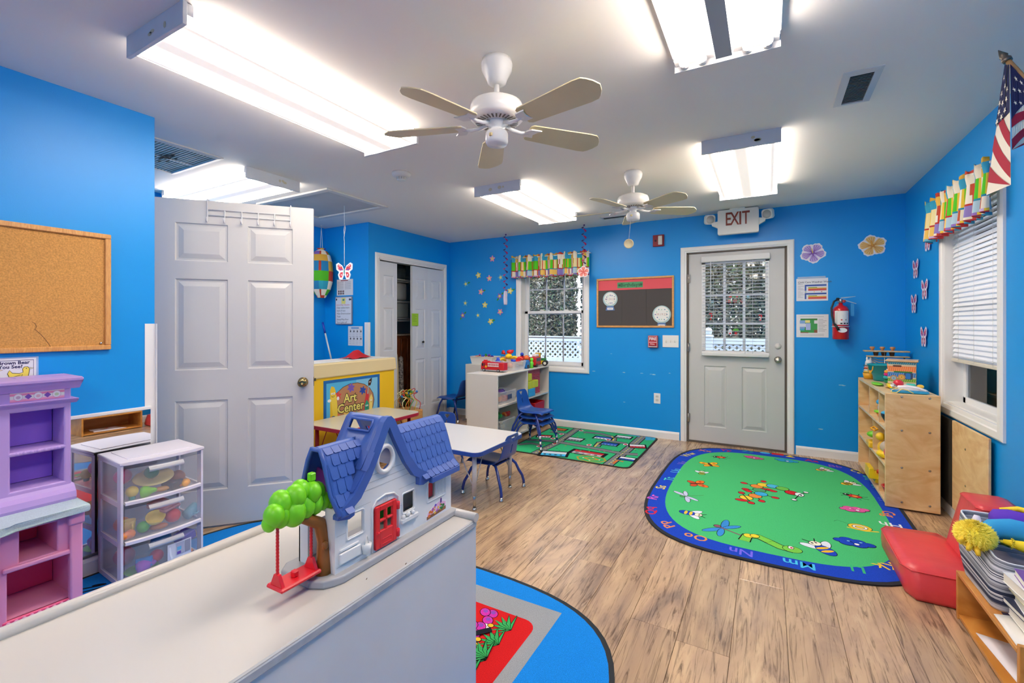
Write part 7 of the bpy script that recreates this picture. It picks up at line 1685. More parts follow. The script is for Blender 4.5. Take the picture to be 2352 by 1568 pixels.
pr = Pr(); pr.ell(.10, -.18, .028, .034, '#8a2c3c').ell(.10, -.18, .025, .031, '#e8c8a0').poly([(.075, -.165), (.09, -.135), (.10, -.16), (.115, -.135), (.125, -.165)], '#c83a3a').ell(.092, -.178, .003, .004, '#201818').ell(.108, -.178, .003, .004, '#201818').line([(.09, -.195), (.1, -.2), (.11, -.195)], .002, '#201818')
pr.build('cover_drawing', t, lambda x, y, h: (x, y, .015 + h))
t = thing('dark_picture_card', 'dark glossy picture card under the striped bin edge', 'card', (.72, 2.345, .2063)); t.location.z = .2061; MB().box((.035, -.06, 0), (.13, .018, .0015)).build('card', mat('#2a2440', .3, noise=(30, .7)), t)
t = thing('yellow_case', 'clear and yellow plastic case beside the white papers', 'case', (.80, 2.19, .218)); t.location = (.83, 2.30, .2145); MB().box((0, 0, 0), (.07, .04, .016), .004).build('tray', clear_mat('#d8dce4', .5), t); MB().box((.002, .002, .016), (.068, .038, .022), .003).build('lid', mat('#e8d81c', .4), t)
# ================================================================ valances
def valance(name, label, fn, a0, a1, zt, zb, seed, n=120, zfun=None):
    t = thing(name, label, 'curtain', fn(0, (a0 + a1) / 2, 0)); inv = Vector(t.location); rnd = random.Random(seed)
    V = []; Fc = []; C = []; zs = [1, .93, .86, .72, .5, .34, .30, .08, .03, 0]; bands = ['top', 'blue', 'blue', 'green', 'green', 'strip', 'cream', 'cream2', 'hem']
    cols_ = []; k = 0
    while k < n: w_ = rnd.choice([4, 5, 6, 3]); cols_.append((k, min(n, k + w_))); k += w_
    cell = {}; pal = {'top': ['#d8a83a', '#c8402c', '#e8dcc0', '#2a9ac0'], 'blue': ['#2a9ac0', '#e8b84a', '#e8e0cc', '#2a9ac0'], 'green': ['#4cc41c', '#e8e4d8', '#4cc41c', '#e8d8a0'], 'strip': ['#1c88a8', '#b8302c'], 'cream': ['#e8dfcc', '#8a7ac0', '#a8c8d8', '#e8c060'], 'cream2': ['#c4a8d0', '#e8e0cc', '#8a6ab8', '#6ab0c8'], 'hem': ['#b82c34', '#2a88b0', '#b82c34']}
    for i, z in enumerate(zs):
        for j in range(n + 1):
            f_ = j / n; w_ = math.sin(f_ * n * .52 + .6 * math.sin(f_ * 19)) ; amp = .008 + .024 * (1 - z) if z < .86 else .022
            a = a0 + (a1 - a0) * f_ + (.006 * math.sin(f_ * 300) if z > .9 else 0); zz = zb + (zt - zb) * z + (.008 * math.sin(f_ * n * .9) if z in (1,) else 0) + (.006 * w_ if z == 0 else 0)
            if zfun: zz += zfun(f_, z)
            p = fn(.05 + amp * w_, a, zz); V.append(tuple(Vector(p) - inv))
    for i in range(len(zs) - 1):
        for ci, (j0, j1) in enumerate(cols_):
            b_ = bands[i]; key = (b_ if b_ != 'cream' else 'cream', ci)
            if key not in cell: pl = pal[b_]; cell[key] = pl[(ci + (1 if rnd.random() < .15 else 0)) % len(pl)]
            for j in range(j0, j1):
                Fc.append((i * (n + 1) + j, i * (n + 1) + j + 1, (i + 1) * (n + 1) + j + 1, (i + 1) * (n + 1) + j)); c = cell[key]
                if c in ('#e8e4d8', '#e8dfcc') and (j * 7 + i * 3) % 4 == 0: c = '#b8502c'
                if j == j0 and i in (3, 4, 7): c = '#c8402c' if ci % 2 else '#e8c23a'
                C.append(lin(c))
    ob = cmesh('fabric', V, Fc, C, t, .85); mo = ob.modifiers.new('s', 'SOLIDIFY'); mo.thickness = .002
    p0, p1 = fn(.045, a0 - .01, zb + (zt - zb) * .9), fn(.045, a1 + .01, zb + (zt - zb) * .9)
    mb = MB(); mb.cyl(Vector(p0) - inv, Vector(p1) - inv, .006); q0, q1 = fn(0, a0 - .01, zb + (zt - zb) * .9), fn(0, a1 + .01, zb + (zt - zb) * .9)
    mb.cyl(Vector(p0) - inv, Vector(q0) - inv, .005); mb.cyl(Vector(p1) - inv, Vector(q1) - inv, .005); mb.build('curtain_rod', WHT, t); return t
valance('window_valance', 'gathered patchwork valance over the far window', lambda h, a, z: (a, YF - .022 - h, z), -2.92, -1.86, 2.155, 1.868, 5)
valance('window_valance', 'gathered patchwork valance over the right window beside the flag', lambda h, a, z: (XR - .022 - h, a, z), 3.26, 4.34, 2.14, 1.855, 8, 120, lambda f_, z: .0)
# ================================================================ flag
tip = Vector((.80, 2.53, 2.364)); dn = Vector((.055, -.05, -.149)); L_p = 4.45
t = thing('flag', 'American flag on a wooden pole with a spear tip, mounted on the right wall', 'flag', tuple(tip + dn * L_p)); o0 = Vector(t.location)
MB().tube([tip - o0 + dn * .35, dn * 0], .009, 10).build('pole', wood_mat('#b07a48', '#d8a874', 8), t)
MB().tube([tip - o0, tip - o0 + dn * .22, tip - o0 + dn * .26, tip - o0 + dn * .32, tip - o0 + dn * .40], [.001, .014, .010, .016, .014], 12).build('spear_tip', mat('#7c7468', .4, metal=.8), t)
def quadmap(P):
    P = [Vector(p) - o0 for p in P]
    nrm = (P[1] - P[0]).cross(P[3] - P[0]).normalized()
    if nrm.dot(-(P[0] + o0)) < 0: nrm = -nrm
    def f(x, y, h):
        q = P[0].lerp(P[1], x).lerp(P[3].lerp(P[2], x), y); return q + nrm * (.004 + h * 16)
    return f, P
FR_, FWh, FBl = '#a81c38', '#e6e0d0', '#1c2250'
def sub_poly(pr, pts, c, k=6):
    a, b_, c_, d = [Vector(p) for p in pts]
    for i in range(k): pr.poly([a.lerp(b_, i / k), a.lerp(b_, (i + 1) / k), d.lerp(c_, (i + 1) / k), d.lerp(c_, i / k)], c, False)
# left fold: TL, TR, BR, BL
A = tip + dn * .5; TLp = A + Vector((-.012, .0, -.0)); 
def atx(u, v, x): return px(u, v, x)
L_quad = [atx(2313, 148, .815), atx(2322, 148, .82), atx(2325, 424, .80), atx(2268, 448, .79)]
R_quad = [atx(2320, 150, .822), atx(2362, 195, .86), atx(2362, 330, .86), atx(2324, 346, .80)]
def flag_panel(Q, name, bands, blue, stars):
    f, P = quadmap(Q); pr = Pr(); sub_poly(pr, [(0, 0), (1, 0), (1, 1), (0, 1)], FWh, 10); pr.up()
    y, hgt, sl = bands
    k = 0; yy = y
    while yy < 1.3:
        cl = lambda v: min(max(v, 0), 1)
        q = [(0, cl(yy)), (1, cl(yy + sl)), (1, cl(yy + sl + hgt)), (0, cl(yy + hgt))]
        if k % 2 == 0 and q[0][1] < 1 or (k % 2 == 0 and q[1][1] < 1): sub_poly(pr, q, FR_, 8)
        yy += hgt; k += 1
    pr.up(); sub_poly(pr, blue, FBl, 8); pr.up()
    for x, y, s in stars: pr.poly([(x + (px_ - x) * 1.0, y + (py_ - y)) for px_, py_ in [(x + s * a, y + s * b_ * .24) for a, b_ in star(0, 0, 1)]], FWh, False)
    pr.build(name, t, f, .85)
flag_panel(L_quad, 'flag_fold', (.27, .125, .30), [(0, 0), (1, 0), (1, .40), (0, .46)], [(x, y, .13) for x, y in ((.35, .1), (.6, .17), (.25, .22), (.75, .28), (.45, .3), (.2, .36), (.7, .37), (.45, .41), (.12, .43), (.8, .2), (.15, .29))])
flag_panel(R_quad, 'flag_fly', (.62, .13, -.18), [(0, 0), (1, 0), (1, .30), (0, .66)], [(x, y, .12) for x, y in ((.3, .12), (.6, .1), (.9, .08), (.2, .28), (.5, .24), (.8, .2), (.25, .44), (.55, .4))])
# ================================================================ paper flowers, butterflies, streamers
fl = [(1131, 594, '#f09ac0'), (1099, 632, '#e8dc6a'), (1124, 639, '#f09ac0'), (1150, 637, '#5ab8e0'), (1070, 652, '#5ab8e0'), (1105, 670, '#f09ac0'), (1172, 668, '#e8dc6a'), (1148, 680, '#8a6ac8'), (1114, 700, '#e8dc6a'), (1069, 696, '#5ab8e0'), (1149, 716, '#f09ac0'), (1098, 724, '#4aaee0'), (1127, 738, '#e8dc6a'), (1063, 724, '#8a6ac8')]
cn = {'#f09ac0': 'pink', '#e8dc6a': 'yellow', '#5ab8e0': 'blue', '#8a6ac8': 'purple', '#4aaee0': 'blue'}
wh = {1131: 'topmost of the cluster', 1099: 'upper left of the cluster', 1124: 'just below the topmost flower', 1150: 'beside the curled streamer', 1070: 'at the far left, higher of two', 1105: 'left of the middle', 1172: 'nearest the window casing', 1148: 'with green leaves, beside the streamer', 1114: 'in the middle of the cluster', 1069: 'at the far left, lower of two', 1149: 'lowest pink one near the window', 1098: 'low in the cluster', 1127: 'lowest of the cluster', 1063: 'with leaves, at the lower left'}
for u, v, c in fl:
    q = py(u, v, YF); r = .044; t = thing('paper_flower', '%s paper flower on the far wall, %s' % (cn[c], wh[u]), 'paper flower', (q.x, YF - .0005, q.z), 0, 'small paper flowers on the far wall')
    rot = rnd.uniform(0, 1); out = [(r * (.78 + .24 * math.cos(5 * a)) * math.cos(a + rot), r * (.78 + .24 * math.cos(5 * a)) * math.sin(a + rot)) for a in [2 * PI * k / 50 for k in range(50)]]
    if u in (1148, 1063, 1070, 1105, 1127, 1172):
        lf = MB()
        for a in ((.7, -2.2) if u in (1148, 1063) else (.3,)): lf.prism(circ(r * 1.1 * math.cos(a), r * 1.1 * math.sin(a), r * .6, r * .25, 12, a), -.0012, 0, 'xz')
        o_ = lf.build('leaf', mat('#3a9a3c', .6), t)
        if u in (1148, 1063): o_['kind'] = 'stuff'
    MB().prism(out, -.003, -.001, 'xz').build('petals', mat(c, .5), t)
    MB().prism(circ(0, 0, r * .42, r * .42, 14), -.0045, -.003, 'xz').build('flower_centre', mat('#f0e48a' if c != '#e8dc6a' else '#f4ecb0', .5), t)
for i, (u, v) in enumerate(((2107, 617), (2128, 664), (2103, 697), (2126, 773), (2135, 552))):
    q = px(u, v, XR); t = thing('paper_butterfly', 'pink and purple paper butterfly on the right wall, %s' % ['highest of the four in the open', 'second down, nearer the window', 'second down on the corner side', 'lowest of the four', 'half hidden under the valance'][i], 'paper butterfly', (XR - .0005, q.y, q.z), 0, 'paper butterflies on the right wall')
    s_ = .155; ro = R([8, -8, 5, -3, 0][i]); co_, si_ = math.cos(ro), math.sin(ro)
    bt = MB()
    for sx in (-1, 1): bt.prism([(0, .03 * s_), (sx * .12 * s_, .32 * s_), (sx * .38 * s_, .51 * s_), (sx * .53 * s_, .42 * s_), (sx * .51 * s_, .1 * s_), (sx * .34 * s_, -.04 * s_), (sx * .41 * s_, -.22 * s_), (sx * .32 * s_, -.48 * s_), (sx * .13 * s_, -.5 * s_), (0, -.2 * s_)], -.0125 if sx < 0 else -.0125, -.0112, 'yz')
    bf = bt.build('butterfly_cutout', mat('#eadcec', .5), t); MB().box((-.0112, -.006, -.01), (0, .006, .01)).build('foam_dot', mat('#f0f0f0', .6), t)
    butterfly(bf, lambda x, y, h: (-.0129 - h, x, y), s_, '#b83a6a', '#7a4ab8', '#f0dcec')
def streamer(label, u, v0, v1, Y, n):
    q = py(u, v0, Y); z1 = py(u, v1, Y).z; t = thing('curled_streamer', label, 'streamer', (q.x, Y, CH)); z0 = -.0
    V = []; Fc = []; k = 0; N = n * 16; H_ = CH - z1
    for i in range(N + 1):
        a = 2 * PI * i / 16; z = -H_ * i / N; r = .022 * min(1, i / 8)
        for s in (-.009, .009): V.append((r * math.cos(a) + s * math.cos(a), r * math.sin(a) + s * math.sin(a), z + s * .6))
    for i in range(N): Fc.append((2 * i, 2 * i + 1, 2 * i + 3, 2 * i + 2))
    cmesh('ribbon', V, Fc, [lin('#c81c6a') if (i // 9) % 2 else lin('#4a1c6a') for i in range(N)], t, .3); return t, q.x, z1
t, x, z1 = streamer('magenta curled streamer left of the far window with a white paper flower edge-on', 1161, 545, 668, 5.10, 9)
MB().t((0, 0, z1 - CH - .09)).prism([(-.004, -.09), (.006, -.085), (.009, -.04), (.006, .0), (.009, .05), (.003, .09), (-.006, .06), (-.01, .0), (-.007, -.05)], -.035, .035, 'xz', .002).build('hanging_flower', mat('#ece0f4', .5), t)
t, x, z1 = streamer('magenta curled streamer over the right end of the far window valance', 1341, 520, 606, 5.06, 6)
hibiscus(1340, 624, .075, '#f0a494', '#d85a5a', '#e8784a', 'coral paper hibiscus hanging before the right end of the far valance', 5.05)
# ================================================================ rugs
def rug_base(name, label, pts, th, edge, body, loc=(0, 0, 0)):
    t = thing(name, label, 'rug', loc)
    MB().prism(pts, .0, th - .0008, 'xy', .002).build('bound_edge', mat(edge, .9), t)
    return t
PILE = 420
def superell(cx, cy, a, b_, n_, k=64):
    return [(cx + a * abs(math.cos(q)) ** (2 / n_) * (1 if math.cos(q) >= 0 else -1), cy + b_ * abs(math.sin(q)) ** (2 / n_) * (1 if math.sin(q) >= 0 else -1)) for q in [2 * PI * i / k for i in range(k)]]
cx, cy = .005, 3.948; A, B = .80, 1.198
t = rug_base('alphabet_rug', 'green alphabet rug with insects and a blue letter border in front of the exit door', superell(0, 0, A, B, 3.5), .009, '#1c2028', None, (cx, cy, 0))
pr = Pr(.0002); pr.poly(superell(0, 0, A - .022, B - .022, 3.5), '#1c44b8'); pr.poly(superell(0, 0, A - .125, B - .135, 3.2), '#48bb72')
# border letters from the photograph's positions
let = [('Xx', 1619, 1037, '#d07a3c', 'Y'), ('Yy', 1667, 1036, '#c8283a', 0), ('Zz', 1717, 1038, '#2a9a9a', 0), ('Aa', 1864, 1060, '#c8283a', 0), ('Bb', 1918, 1073, '#8a5ab8', 0), ('Cc', 1968, 1085, '#d8c84a', 0), ('Ww', 1582, 1046, '#d8c84a', 0), ('Vv', 1568, 1065, '#7a6ac8', 0), ('Uu', 1553, 1083, '#5ab8e0', 0), ('Tt', 1538, 1102, '#4ac8b8', 0), ('Ss', 1519, 1121, '#e8d44a', 0), ('Rr', 1501, 1144, '#c85ab8', 0), ('Qq', 1494, 1175, '#d0283a', 0), ('Pp', 1531, 1207, '#e0864a', 0), ('Oo', 1598, 1236, '#e0904a', 0), ('Nn', 1702, 1270, '#7a6ae0', 0), ('Mm', 1835, 1298, '#4ac0e0', 0), ('Ll', 1970, 1310, '#3cb87a', 0), ('Kk', 2036, 1303, '#e8c83a', 0), ('Hh', 2046, 1208, '#dfe4ea', 0), ('Gg', 2040, 1183, '#e0864a', 0), ('Ff', 2030, 1150, '#5a6ae0', 0), ('Ee', 2014, 1120, '#4ab8d8', 0), ('Dd', 1995, 1100, '#3ca88a', 0)]
for s_, u, v, c, _ in let:
    q = pz(u, v); x, y = q.x - cx, q.y - cy
    # letters read from outside the rug: baseline towards the edge
    kx, ky = x / A, y / B
    rot = (-PI / 2 if x > 0 else PI / 2) if abs(kx) > .84 and abs(ky) < .8 else (PI if y < 0 else 0)
    if s_ in ('Ww', 'Cc', 'Kk', 'Qq', 'Pp', 'Gg'): rot = math.atan2(ky ** 3, kx ** 3) - PI / 2
    pr.text(s_, x, y, .10, c, rot=rot, bold=.012, up=False)
pr.up()
for (u, v, k) in ((1757, 1042, 0), (1786, 1045, 1), (1815, 1050, 2)):
    q = pz(u, v); x, y = q.x - cx, q.y - cy
    if k == 0: pr.ell(x, y, .045, .03, '#3aa8d8')
    elif k == 1: pr.rect(x - .05, y - .03, x + .05, y + .03, '#c8202c')
    else: pr.poly([(x - .04, y - .03), (x + .04, y - .03), (x, y + .035)], '#e8c83a')
K_ = '#14181c'
def L2(u, v): q = pz(u, v); return q.x - cx, q.y - cy
# caterpillar: eight coloured segments with legs
seg = [(1714, 1145.5, '#e8c83a'), (1734.5, 1141.5, '#e0863c'), (1748, 1137, '#3aa8d8'), (1744, 1128, '#4a9a6a'), (1738, 1119.5, '#e0863c'), (1753.5, 1116.5, '#e8c83a'), (1775, 1119.5, '#4ab0d8'), (1797, 1125, '#6ab84a'), (1818, 1134.5, '#c82430')]
for i, (u, v, c) in enumerate(seg):
    x, y = L2(u, v); r = .043
    for s in (-1, 1):
        nx_, ny_ = (seg[min(i + 1, 8)][0] - seg[max(i - 1, 0)][0], seg[min(i + 1, 8)][1] - seg[max(i - 1, 0)][1])
        a = math.atan2(-ny_ * 2, nx_) + s * PI / 2; lx, ly = x + .085 * math.cos(a), y + .085 * math.sin(a)
        pr.line([(x, y), (lx, ly)], .008, K_, False); pr.z += .0001; pr.ell(lx + .012 * math.cos(a), ly + .012 * math.sin(a), .024, .02, '#c82430', a, edge=K_, ew=.004, up=False); pr.z -= .0004
pr.z += .0012
for u, v, c in seg: x, y = L2(u, v); pr.ell(x, y, .042, .042, c, edge=K_, ew=.005)
x, y = L2(1703, 1151); pr.ell(x, y, .04, .022, '#c82430', edge=K_, ew=.004)
x, y = L2(1836, 1139); pr.ell(x, y, .028, .04, '#eceef0', edge=K_, ew=.004).ell(x + .01, y - .01, .007, .012, K_)
for du, dv in ((1851, 1134), (1824, 1151)): a, b_ = L2(du, dv); pr.line([(x, y), (a, b_)], .006, K_).ell(a, b_, .016, .014, '#eceef0', edge=K_, ew=.004)
# bugs around the field
def bug(u, v, rot, kind, c1, c2, s=.1):
    x, y = L2(u, v); co_, si_ = math.cos(rot), math.sin(rot); T = lambda a, b_: (x + (a * co_ - b_ * si_) * s, y + (a * si_ + b_ * co_) * s)
    E_ = lambda a, b_, ra, rb, c, r_=0, e=True: pr.ell(*T(a, b_), ra * s, rb * s, c, rot + r_, edge=K_ if e else None, ew=.0035)
    if kind == 'butterfly':
        for sg in (-1, 1): E_(.45 * sg, .4, .5, .32, c1, sg * .7); E_(.4 * sg, -.35, .38, .26, c2, -sg * .6); E_(.5 * sg, .42, .16, .12, '#c82430', 0, False)
        E_(0, 0, .1, .6, '#5a3a2c')
    elif kind == 'dragonfly':
        for sg in (-1, 1): E_(.55 * sg, .25, .6, .17, c1, sg * .4); E_(.5 * sg, -.15, .5, .15, c1, -sg * .4)
        pr.line([T(0, .2), T(0, -1.3)], .09 * s, c2); E_(0, .35, .16, .16, c2)
    elif kind == 'bee':
        for sg in (-1, 1): E_(.35 * sg, .35, .45, .2, '#dfe4ee', sg * .8)
        E_(0, -.1, .32, .5, c1); E_(0, -.2, .3, .1, c2, 0, False); E_(0, .1, .3, .1, c2, 0, False); E_(0, .55, .25, .22, '#f0e8d0'); E_(.08, .6, .05, .07, K_, 0, False); E_(-.1, .6, .05, .07, K_, 0, False)
        for sg in (-1, 1): pr.line([T(sg * .1, .7), T(sg * .3, 1)], .05 * s, K_)
    elif kind == 'worm':
        pts = [T(a, b_) for a, b_ in ((-1, -.35), (-.9, .25), (-.45, .42), (0, .1), (.4, -.2), (.9, -.3))]
        pr.line(pts, .52 * s, K_); pr.line(pts, .42 * s, c1); E_(-.85, .3, .2, .2, c2); E_(-.6, .4, .18, .18, c2); E_(.85, -.2, .36, .3, c1); E_(.8, -.05, .1, .14, '#f0f0f0'); E_(.82, -.07, .05, .07, '#c82430', 0, False)
    elif kind == 'snail':
        E_(0, 0, .6, .5, c1); E_(0, 0, .38, .32, '#eceae0'); E_(0, 0, .22, .18, c1); pr.line([T(-.7, -.35), T(.2, -.5), T(.9, -.25)], .12 * s, c1); pr.line([T(-.6, .3), T(-1.1, .6), T(-1.3, .3)], .03 * s, K_)
    elif kind == 'spider':
        for k in range(8): a = PI * k / 4 + .4; pr.line([T(.2 * math.cos(a), .2 * math.sin(a)), T(.75 * math.cos(a), .6 * math.sin(a)), T(1.0 * math.cos(a + .15), .8 * math.sin(a + .15))], .07 * s, K_)
        E_(0, 0, .5, .36, c1); E_(.05, 0, .2, .12, c2, 0, False); E_(-.55, .1, .2, .2, K_); E_(-.6, .15, .06, .07, '#f4f4f4', 0, False)
    elif kind == 'cloud':
        for a, b_, r in ((-.6, .2, .32), (-.2, .4, .34), (.3, .2, .36), (.7, -.1, .34), (.2, -.25, .4), (-.35, -.15, .36)): E_(a, b_, r, r * .8, c1)
        for a, b_, r in ((-.6, .2, .3), (-.2, .4, .32), (.3, .2, .34), (.7, -.1, .32), (.2, -.25, .38), (-.35, -.15, .34)): E_(a, b_, r, r * .8, c1, 0, False)
        E_(.1, -.2, .12, .12, '#f0f0f0'); E_(.4, .1, .08, .06, c2, 0, False); E_(-.2, .15, .08, .06, c2, 0, False)
    pr.up()
for a in ((1655, 1052, .3, 'spider', '#c82430', '#e8c83a', .085), (1730, 1053, 0, 'cloud', '#c8488a', '#e8a04a', .085), (1805, 1060, .1, 'cloud', '#2a9ac8', '#2a9ac8', .095), (1631, 1069, .4, 'butterfly', '#e8b82c', '#e8a02a', .09), (1612, 1089, .1, 'bee', '#7ab84a', '#8a5a2c', .08), (1600, 1113, -1.2, 'butterfly', '#e0762c', '#c8482c', .09), (1578, 1142, 2.2, 'dragonfly', '#c0c4e0', '#4a9a5a', .10), (1583, 1181, -1.6, 'bee', '#1c44b8', '#e8c23a', .105), (1662, 1217, 1.1, 'dragonfly', '#3a8ad0', '#8a5a6a', .12), (1768, 1250, .0, 'worm', '#7ac84a', '#e8d03a', .13), (1893, 1265, .6, 'bee', '#1c44b8', '#e8b82c', .125), (1960, 1250, .2, 'cloud', '#1c44b8', '#8ad0d8', .10), (1975, 1214, 0, 'snail', '#e8c43a', '#fff', .10), (1962, 1173, .5, 'cloud', '#d85aa0', '#f0d0e0', .09), (1962, 1142, -.2, 'spider', '#c82430', '#e8c83a', .09), (1947, 1113, -.8, 'bee', '#e8c43a', '#14181c', .095), (1888, 1081, -.9, 'bee', '#e8c43a', '#2a3a8a', .09)): bug(*a)
pr.build('pile_design', t, lambda x, y, h: (x, y, .0085 + h), .95, PILE)
# ---- road play mat by the far wall
x0, x1, y0, y1 = -2.32, -1.06, 3.99, 5.235
pts = rrect(x0, y0, x1, y1, .07, 5); cx, cy = (x0 + x1) / 2, (y0 + y1) / 2
t = rug_base('road_rug', 'green road-map play rug with streets and houses by the far wall', [(a - cx, b_ - cy) for a, b_ in pts], .007, '#221a16', None, (cx, cy, 0))
pr = Pr(.0002); hx_, hy_ = (x1 - x0) / 2 - .018, (y1 - y0) / 2 - .018
pr.poly(rrect(-hx_, -hy_, hx_, hy_, .055, 5), '#2fae72')
def M2(u, v): q = pz(u, v); return max(-hx_, min(hx_, q.x - cx)), max(-hy_, min(hy_, q.y - cy))
for uv, w_ in ((((1327, 985), (1280, 1018), (1225, 1044)), .075), (((1477, 1002), (1440, 1035), (1395, 1070)), .085), (((1190, 1008), (1270, 1014), (1345, 1027), (1430, 1043), (1465, 1045)), .07), (((1265, 992), (1300, 998)), .055), (((1340, 993), (1380, 997), (1410, 1005), (1408, 1013)), .06), (((1370, 1027), (1378, 1017), (1400, 1014), (1440, 1020)), .06), (((1190, 1022), (1220, 1019), (1245, 1024)), .05)):
    P = [M2(*p) for p in uv]; pr.line(P, w_ + .02, '#14181c'); pr.line(P, w_, '#777a7e')
for uv, w_ in ((((1327, 985), (1280, 1018), (1225, 1044)), .01), (((1477, 1002), (1440, 1035), (1395, 1070)), .01)):
    P = [Vector(M2(*p)) for p in uv]
    for a, b_ in zip(P, P[1:]):
        n_ = max(2, int((b_ - a).length / .055))
        for k in range(n_): pr.line([a.lerp(b_, (k + .2) / n_), a.lerp(b_, (k + .7) / n_)], w_, '#d8cc5a', False)
pr.up(); pr.line([M2(1405, 1003), M2(1410, 1008), M2(1408, 1013)], .012, '#e8d83a'); pr.line([M2(1366, 1027), M2(1374, 1019), M2(1390, 1016)], .012, '#e8d83a')
def bld(u, v, w_, d, roof, wl, rot=0, lab=None, lc='#f0f0f0'):
    x, y = M2(u, v); co_, si_ = math.cos(rot), math.sin(rot); T = lambda a, b_: (x + a * co_ - b_ * si_, y + a * si_ + b_ * co_)
    pr.poly([T(-w_ * .62, -d * .7), T(w_ * .62, -d * .7), T(w_ * .62, d * .7), T(-w_ * .62, d * .7)], '#14181c'); pr.poly([T(-w_ / 2, -d / 2), T(w_ / 2, -d / 2), T(w_ / 2, 0), T(-w_ / 2, 0)], wl, False); pr.poly([T(-w_ / 2, 0), T(w_ / 2, 0), T(w_ / 2, d / 2), T(-w_ / 2, d / 2)], roof)
    for k in range(4): pr.poly([T(w_ * (-.4 + .22 * k), -d * .35), T(w_ * (-.3 + .22 * k), -d * .35), T(w_ * (-.3 + .22 * k), -d * .12), T(w_ * (-.4 + .22 * k), -d * .12)], '#3a4250', False)
    pr.up()
    if lab: pr.text(lab, x, y - d * .25, .03, lc, rot)
bld(1285, 987, .16, .10, '#c8702c', '#b86a2c'); bld(1250, 1003, .15, .10, '#c8303c', '#e8e8ec', .3); bld(1320, 1010, .16, .12, '#d8dce0', '#8a8f98'); bld(1272, 1043, .24, .14, '#c8ccd4', '#3ab0e0', .25, 'HOSPITAL', '#14203c')
bld(1350, 1042, .3, .12, '#b82c34', '#a8a8b0', -.05, 'SCHOOL'); bld(1385, 1007, .18, .10, '#2a5ab0', '#e4e6ea', 0); bld(1400, 1021, .16, .10, '#2048a8', '#5a88d0', 0); bld(1432, 1005, .16, .10, '#e4e6ea', '#8a9098', .0); bld(1464, 1026, .15, .12, '#e4e6ea', '#c8303c', .3); bld(1440, 1055, .14, .09, '#e0e4ea', '#2048a8', 0)
pr.poly([M2(1446, 992), M2(1476, 997), M2(1468, 1004), M2(1448, 1001)], '#3aa0c8'); pr.poly([M2(1487, 1000), M2(1508, 1004), M2(1503, 1012), M2(1482, 1012)], '#3aa0c8')
for u, v in ((1290, 998), (1270, 1008), (1274, 1020), (1335, 990), (1397, 1011), (1353, 1023), (1437, 1022), (1238, 1026)): x, y = M2(u, v); pr.ell(x, y, .026, .034, '#e8e0e0').ell(x, y, .017, .024, '#b82434')
x, y = M2(1358, 1055); pr.poly(circ(x, y, .15, .11, 8), '#a8903a').poly(circ(x, y, .13, .095, 8), '#3aa860').poly(circ(x, y, .085, .055, 4), '#c8822c').poly(circ(x, y, .055, .035, 4), '#3aa860')
for a, b_ in ((.08, 0), (-.08, 0), (0, .052), (0, -.052)): pr.ell(x + a, y + b_, .008, .008, '#f0f0e8', up=False)
rnd = random.Random(12)
for k in range(60):
    a, b_ = rnd.uniform(-hx_ + .03, hx_ - .03), rnd.uniform(-hy_ + .03, hy_ - .03); pr.z += 0; pr.ell(a, b_, .012, .008, rnd.choice(['#3ab868', '#1c7a48', '#5ab84a', '#b8742c']), rnd.random() * 3, 8, up=False)
pr.up(); pr.line([M2(1408, 1066), M2(1418, 1058), M2(1432, 1062)], .025, '#c8702c')
pr.build('pile_design', t, lambda x, y, h: (x, y, .0065 + h), .95, PILE)
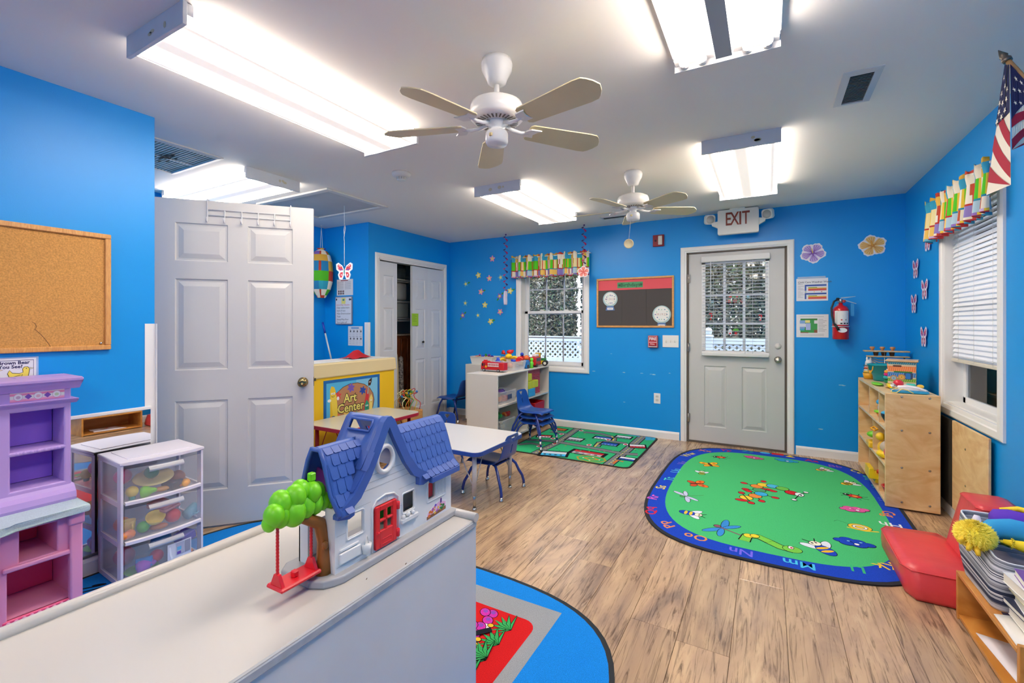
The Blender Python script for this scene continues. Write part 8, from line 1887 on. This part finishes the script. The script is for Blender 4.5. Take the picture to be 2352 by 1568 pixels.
# ---- large blue rug under the low cabinet
x0, x1, y0, y1 = -2.995, -.432, -.25, 2.0
cx, cy = (x0 + x1) / 2, (y0 + y1) / 2; hx_, hy_ = (x1 - x0) / 2, (y1 - y0) / 2
t = rug_base('blue_rug', 'large bright blue rug with a grey-framed red panel under the low cabinet', superell(0, 0, hx_, hy_, 4.4), .005, '#23282c', None, (cx, cy, 0))
pr = Pr(.0002); pr.poly(superell(0, 0, hx_ - .018, hy_ - .018, 4.4), '#1680d4')
gx, gy = -.79 - cx, 1.855 - cy
pr.poly([(-.3, -gy), (gx, -gy), (gx, gy), (-.3, gy)], '#93979a'); pr.poly(rrect(-.2, -gy + .12, gx - .06, gy - .115, .06), '#c81c1e')
rnd = random.Random(2)
def plant(x, y, s, r_):
    co_, si_ = math.cos(r_), math.sin(r_); T = lambda a, b_: (x + (a * co_ - b_ * si_) * s, y + (a * si_ + b_ * co_) * s)
    for k in range(7):
        a = -1.1 + .37 * k; P = [T(0, 0), T(.35 * math.sin(a) + .08, .45 * math.cos(a)), T(.9 * math.sin(a), .9 * math.cos(a)), T(.35 * math.sin(a) - .1, .5 * math.cos(a))]
        pr.line(P, .05 * s, '#101418', closed=True); pr.poly(P, '#3aa85a')
    for a, b_ in ((.25, 1.25), (-.2, 1.1), (.1, 1.55)):
        pr.ell(*T(a, b_), .26 * s, .2 * s, '#c832a0', r_ + 1, edge='#101418', ew=.003); pr.ell(*T(a + .06, b_ + .03), .12 * s, .1 * s, '#8a4ab0', r_ + 1)
    pr.ell(*T(-.55, .9), .18 * s, .18 * s, '#e8e6e0', edge='#101418', ew=.003).ell(*T(-.35, .78), .12 * s, .1 * s, '#e8b82c', edge='#101418', ew=.003).ell(*T(-.6, .65), .09 * s, .08 * s, '#e8b82c', edge='#101418', ew=.003)
for u, v in ((1208, 1462), (1182, 1497), (1142, 1530), (1112, 1560), (1225, 1500 + 60)):
    q = pz(u, v); plant(min(q.x - cx, gx - .14), q.y - cy - .0, .105, 1.35)
q = pz(1106, 1455); pr.line([(q.x - cx - .05, q.y - cy - .06), (q.x - cx + .03, q.y - cy + .03)], .028, '#1c2028')
for (a, b_) in (((200, 1372), (240, 1349)), ((202, 1360), (232, 1346))):
    p0, p1 = pz(*a), pz(*b_); pr.line([(p0.x - cx - .1, p0.y - cy - .08), (p1.x - cx, p1.y - cy)], .012, '#101828')
p0 = pz(228, 1345); pr.ell(p0.x - cx, p0.y - cy, .03, .012, '#101828', .8)
pr.build('pile_design', t, lambda x, y, h: (x, y, .0044 + h), .95, PILE)
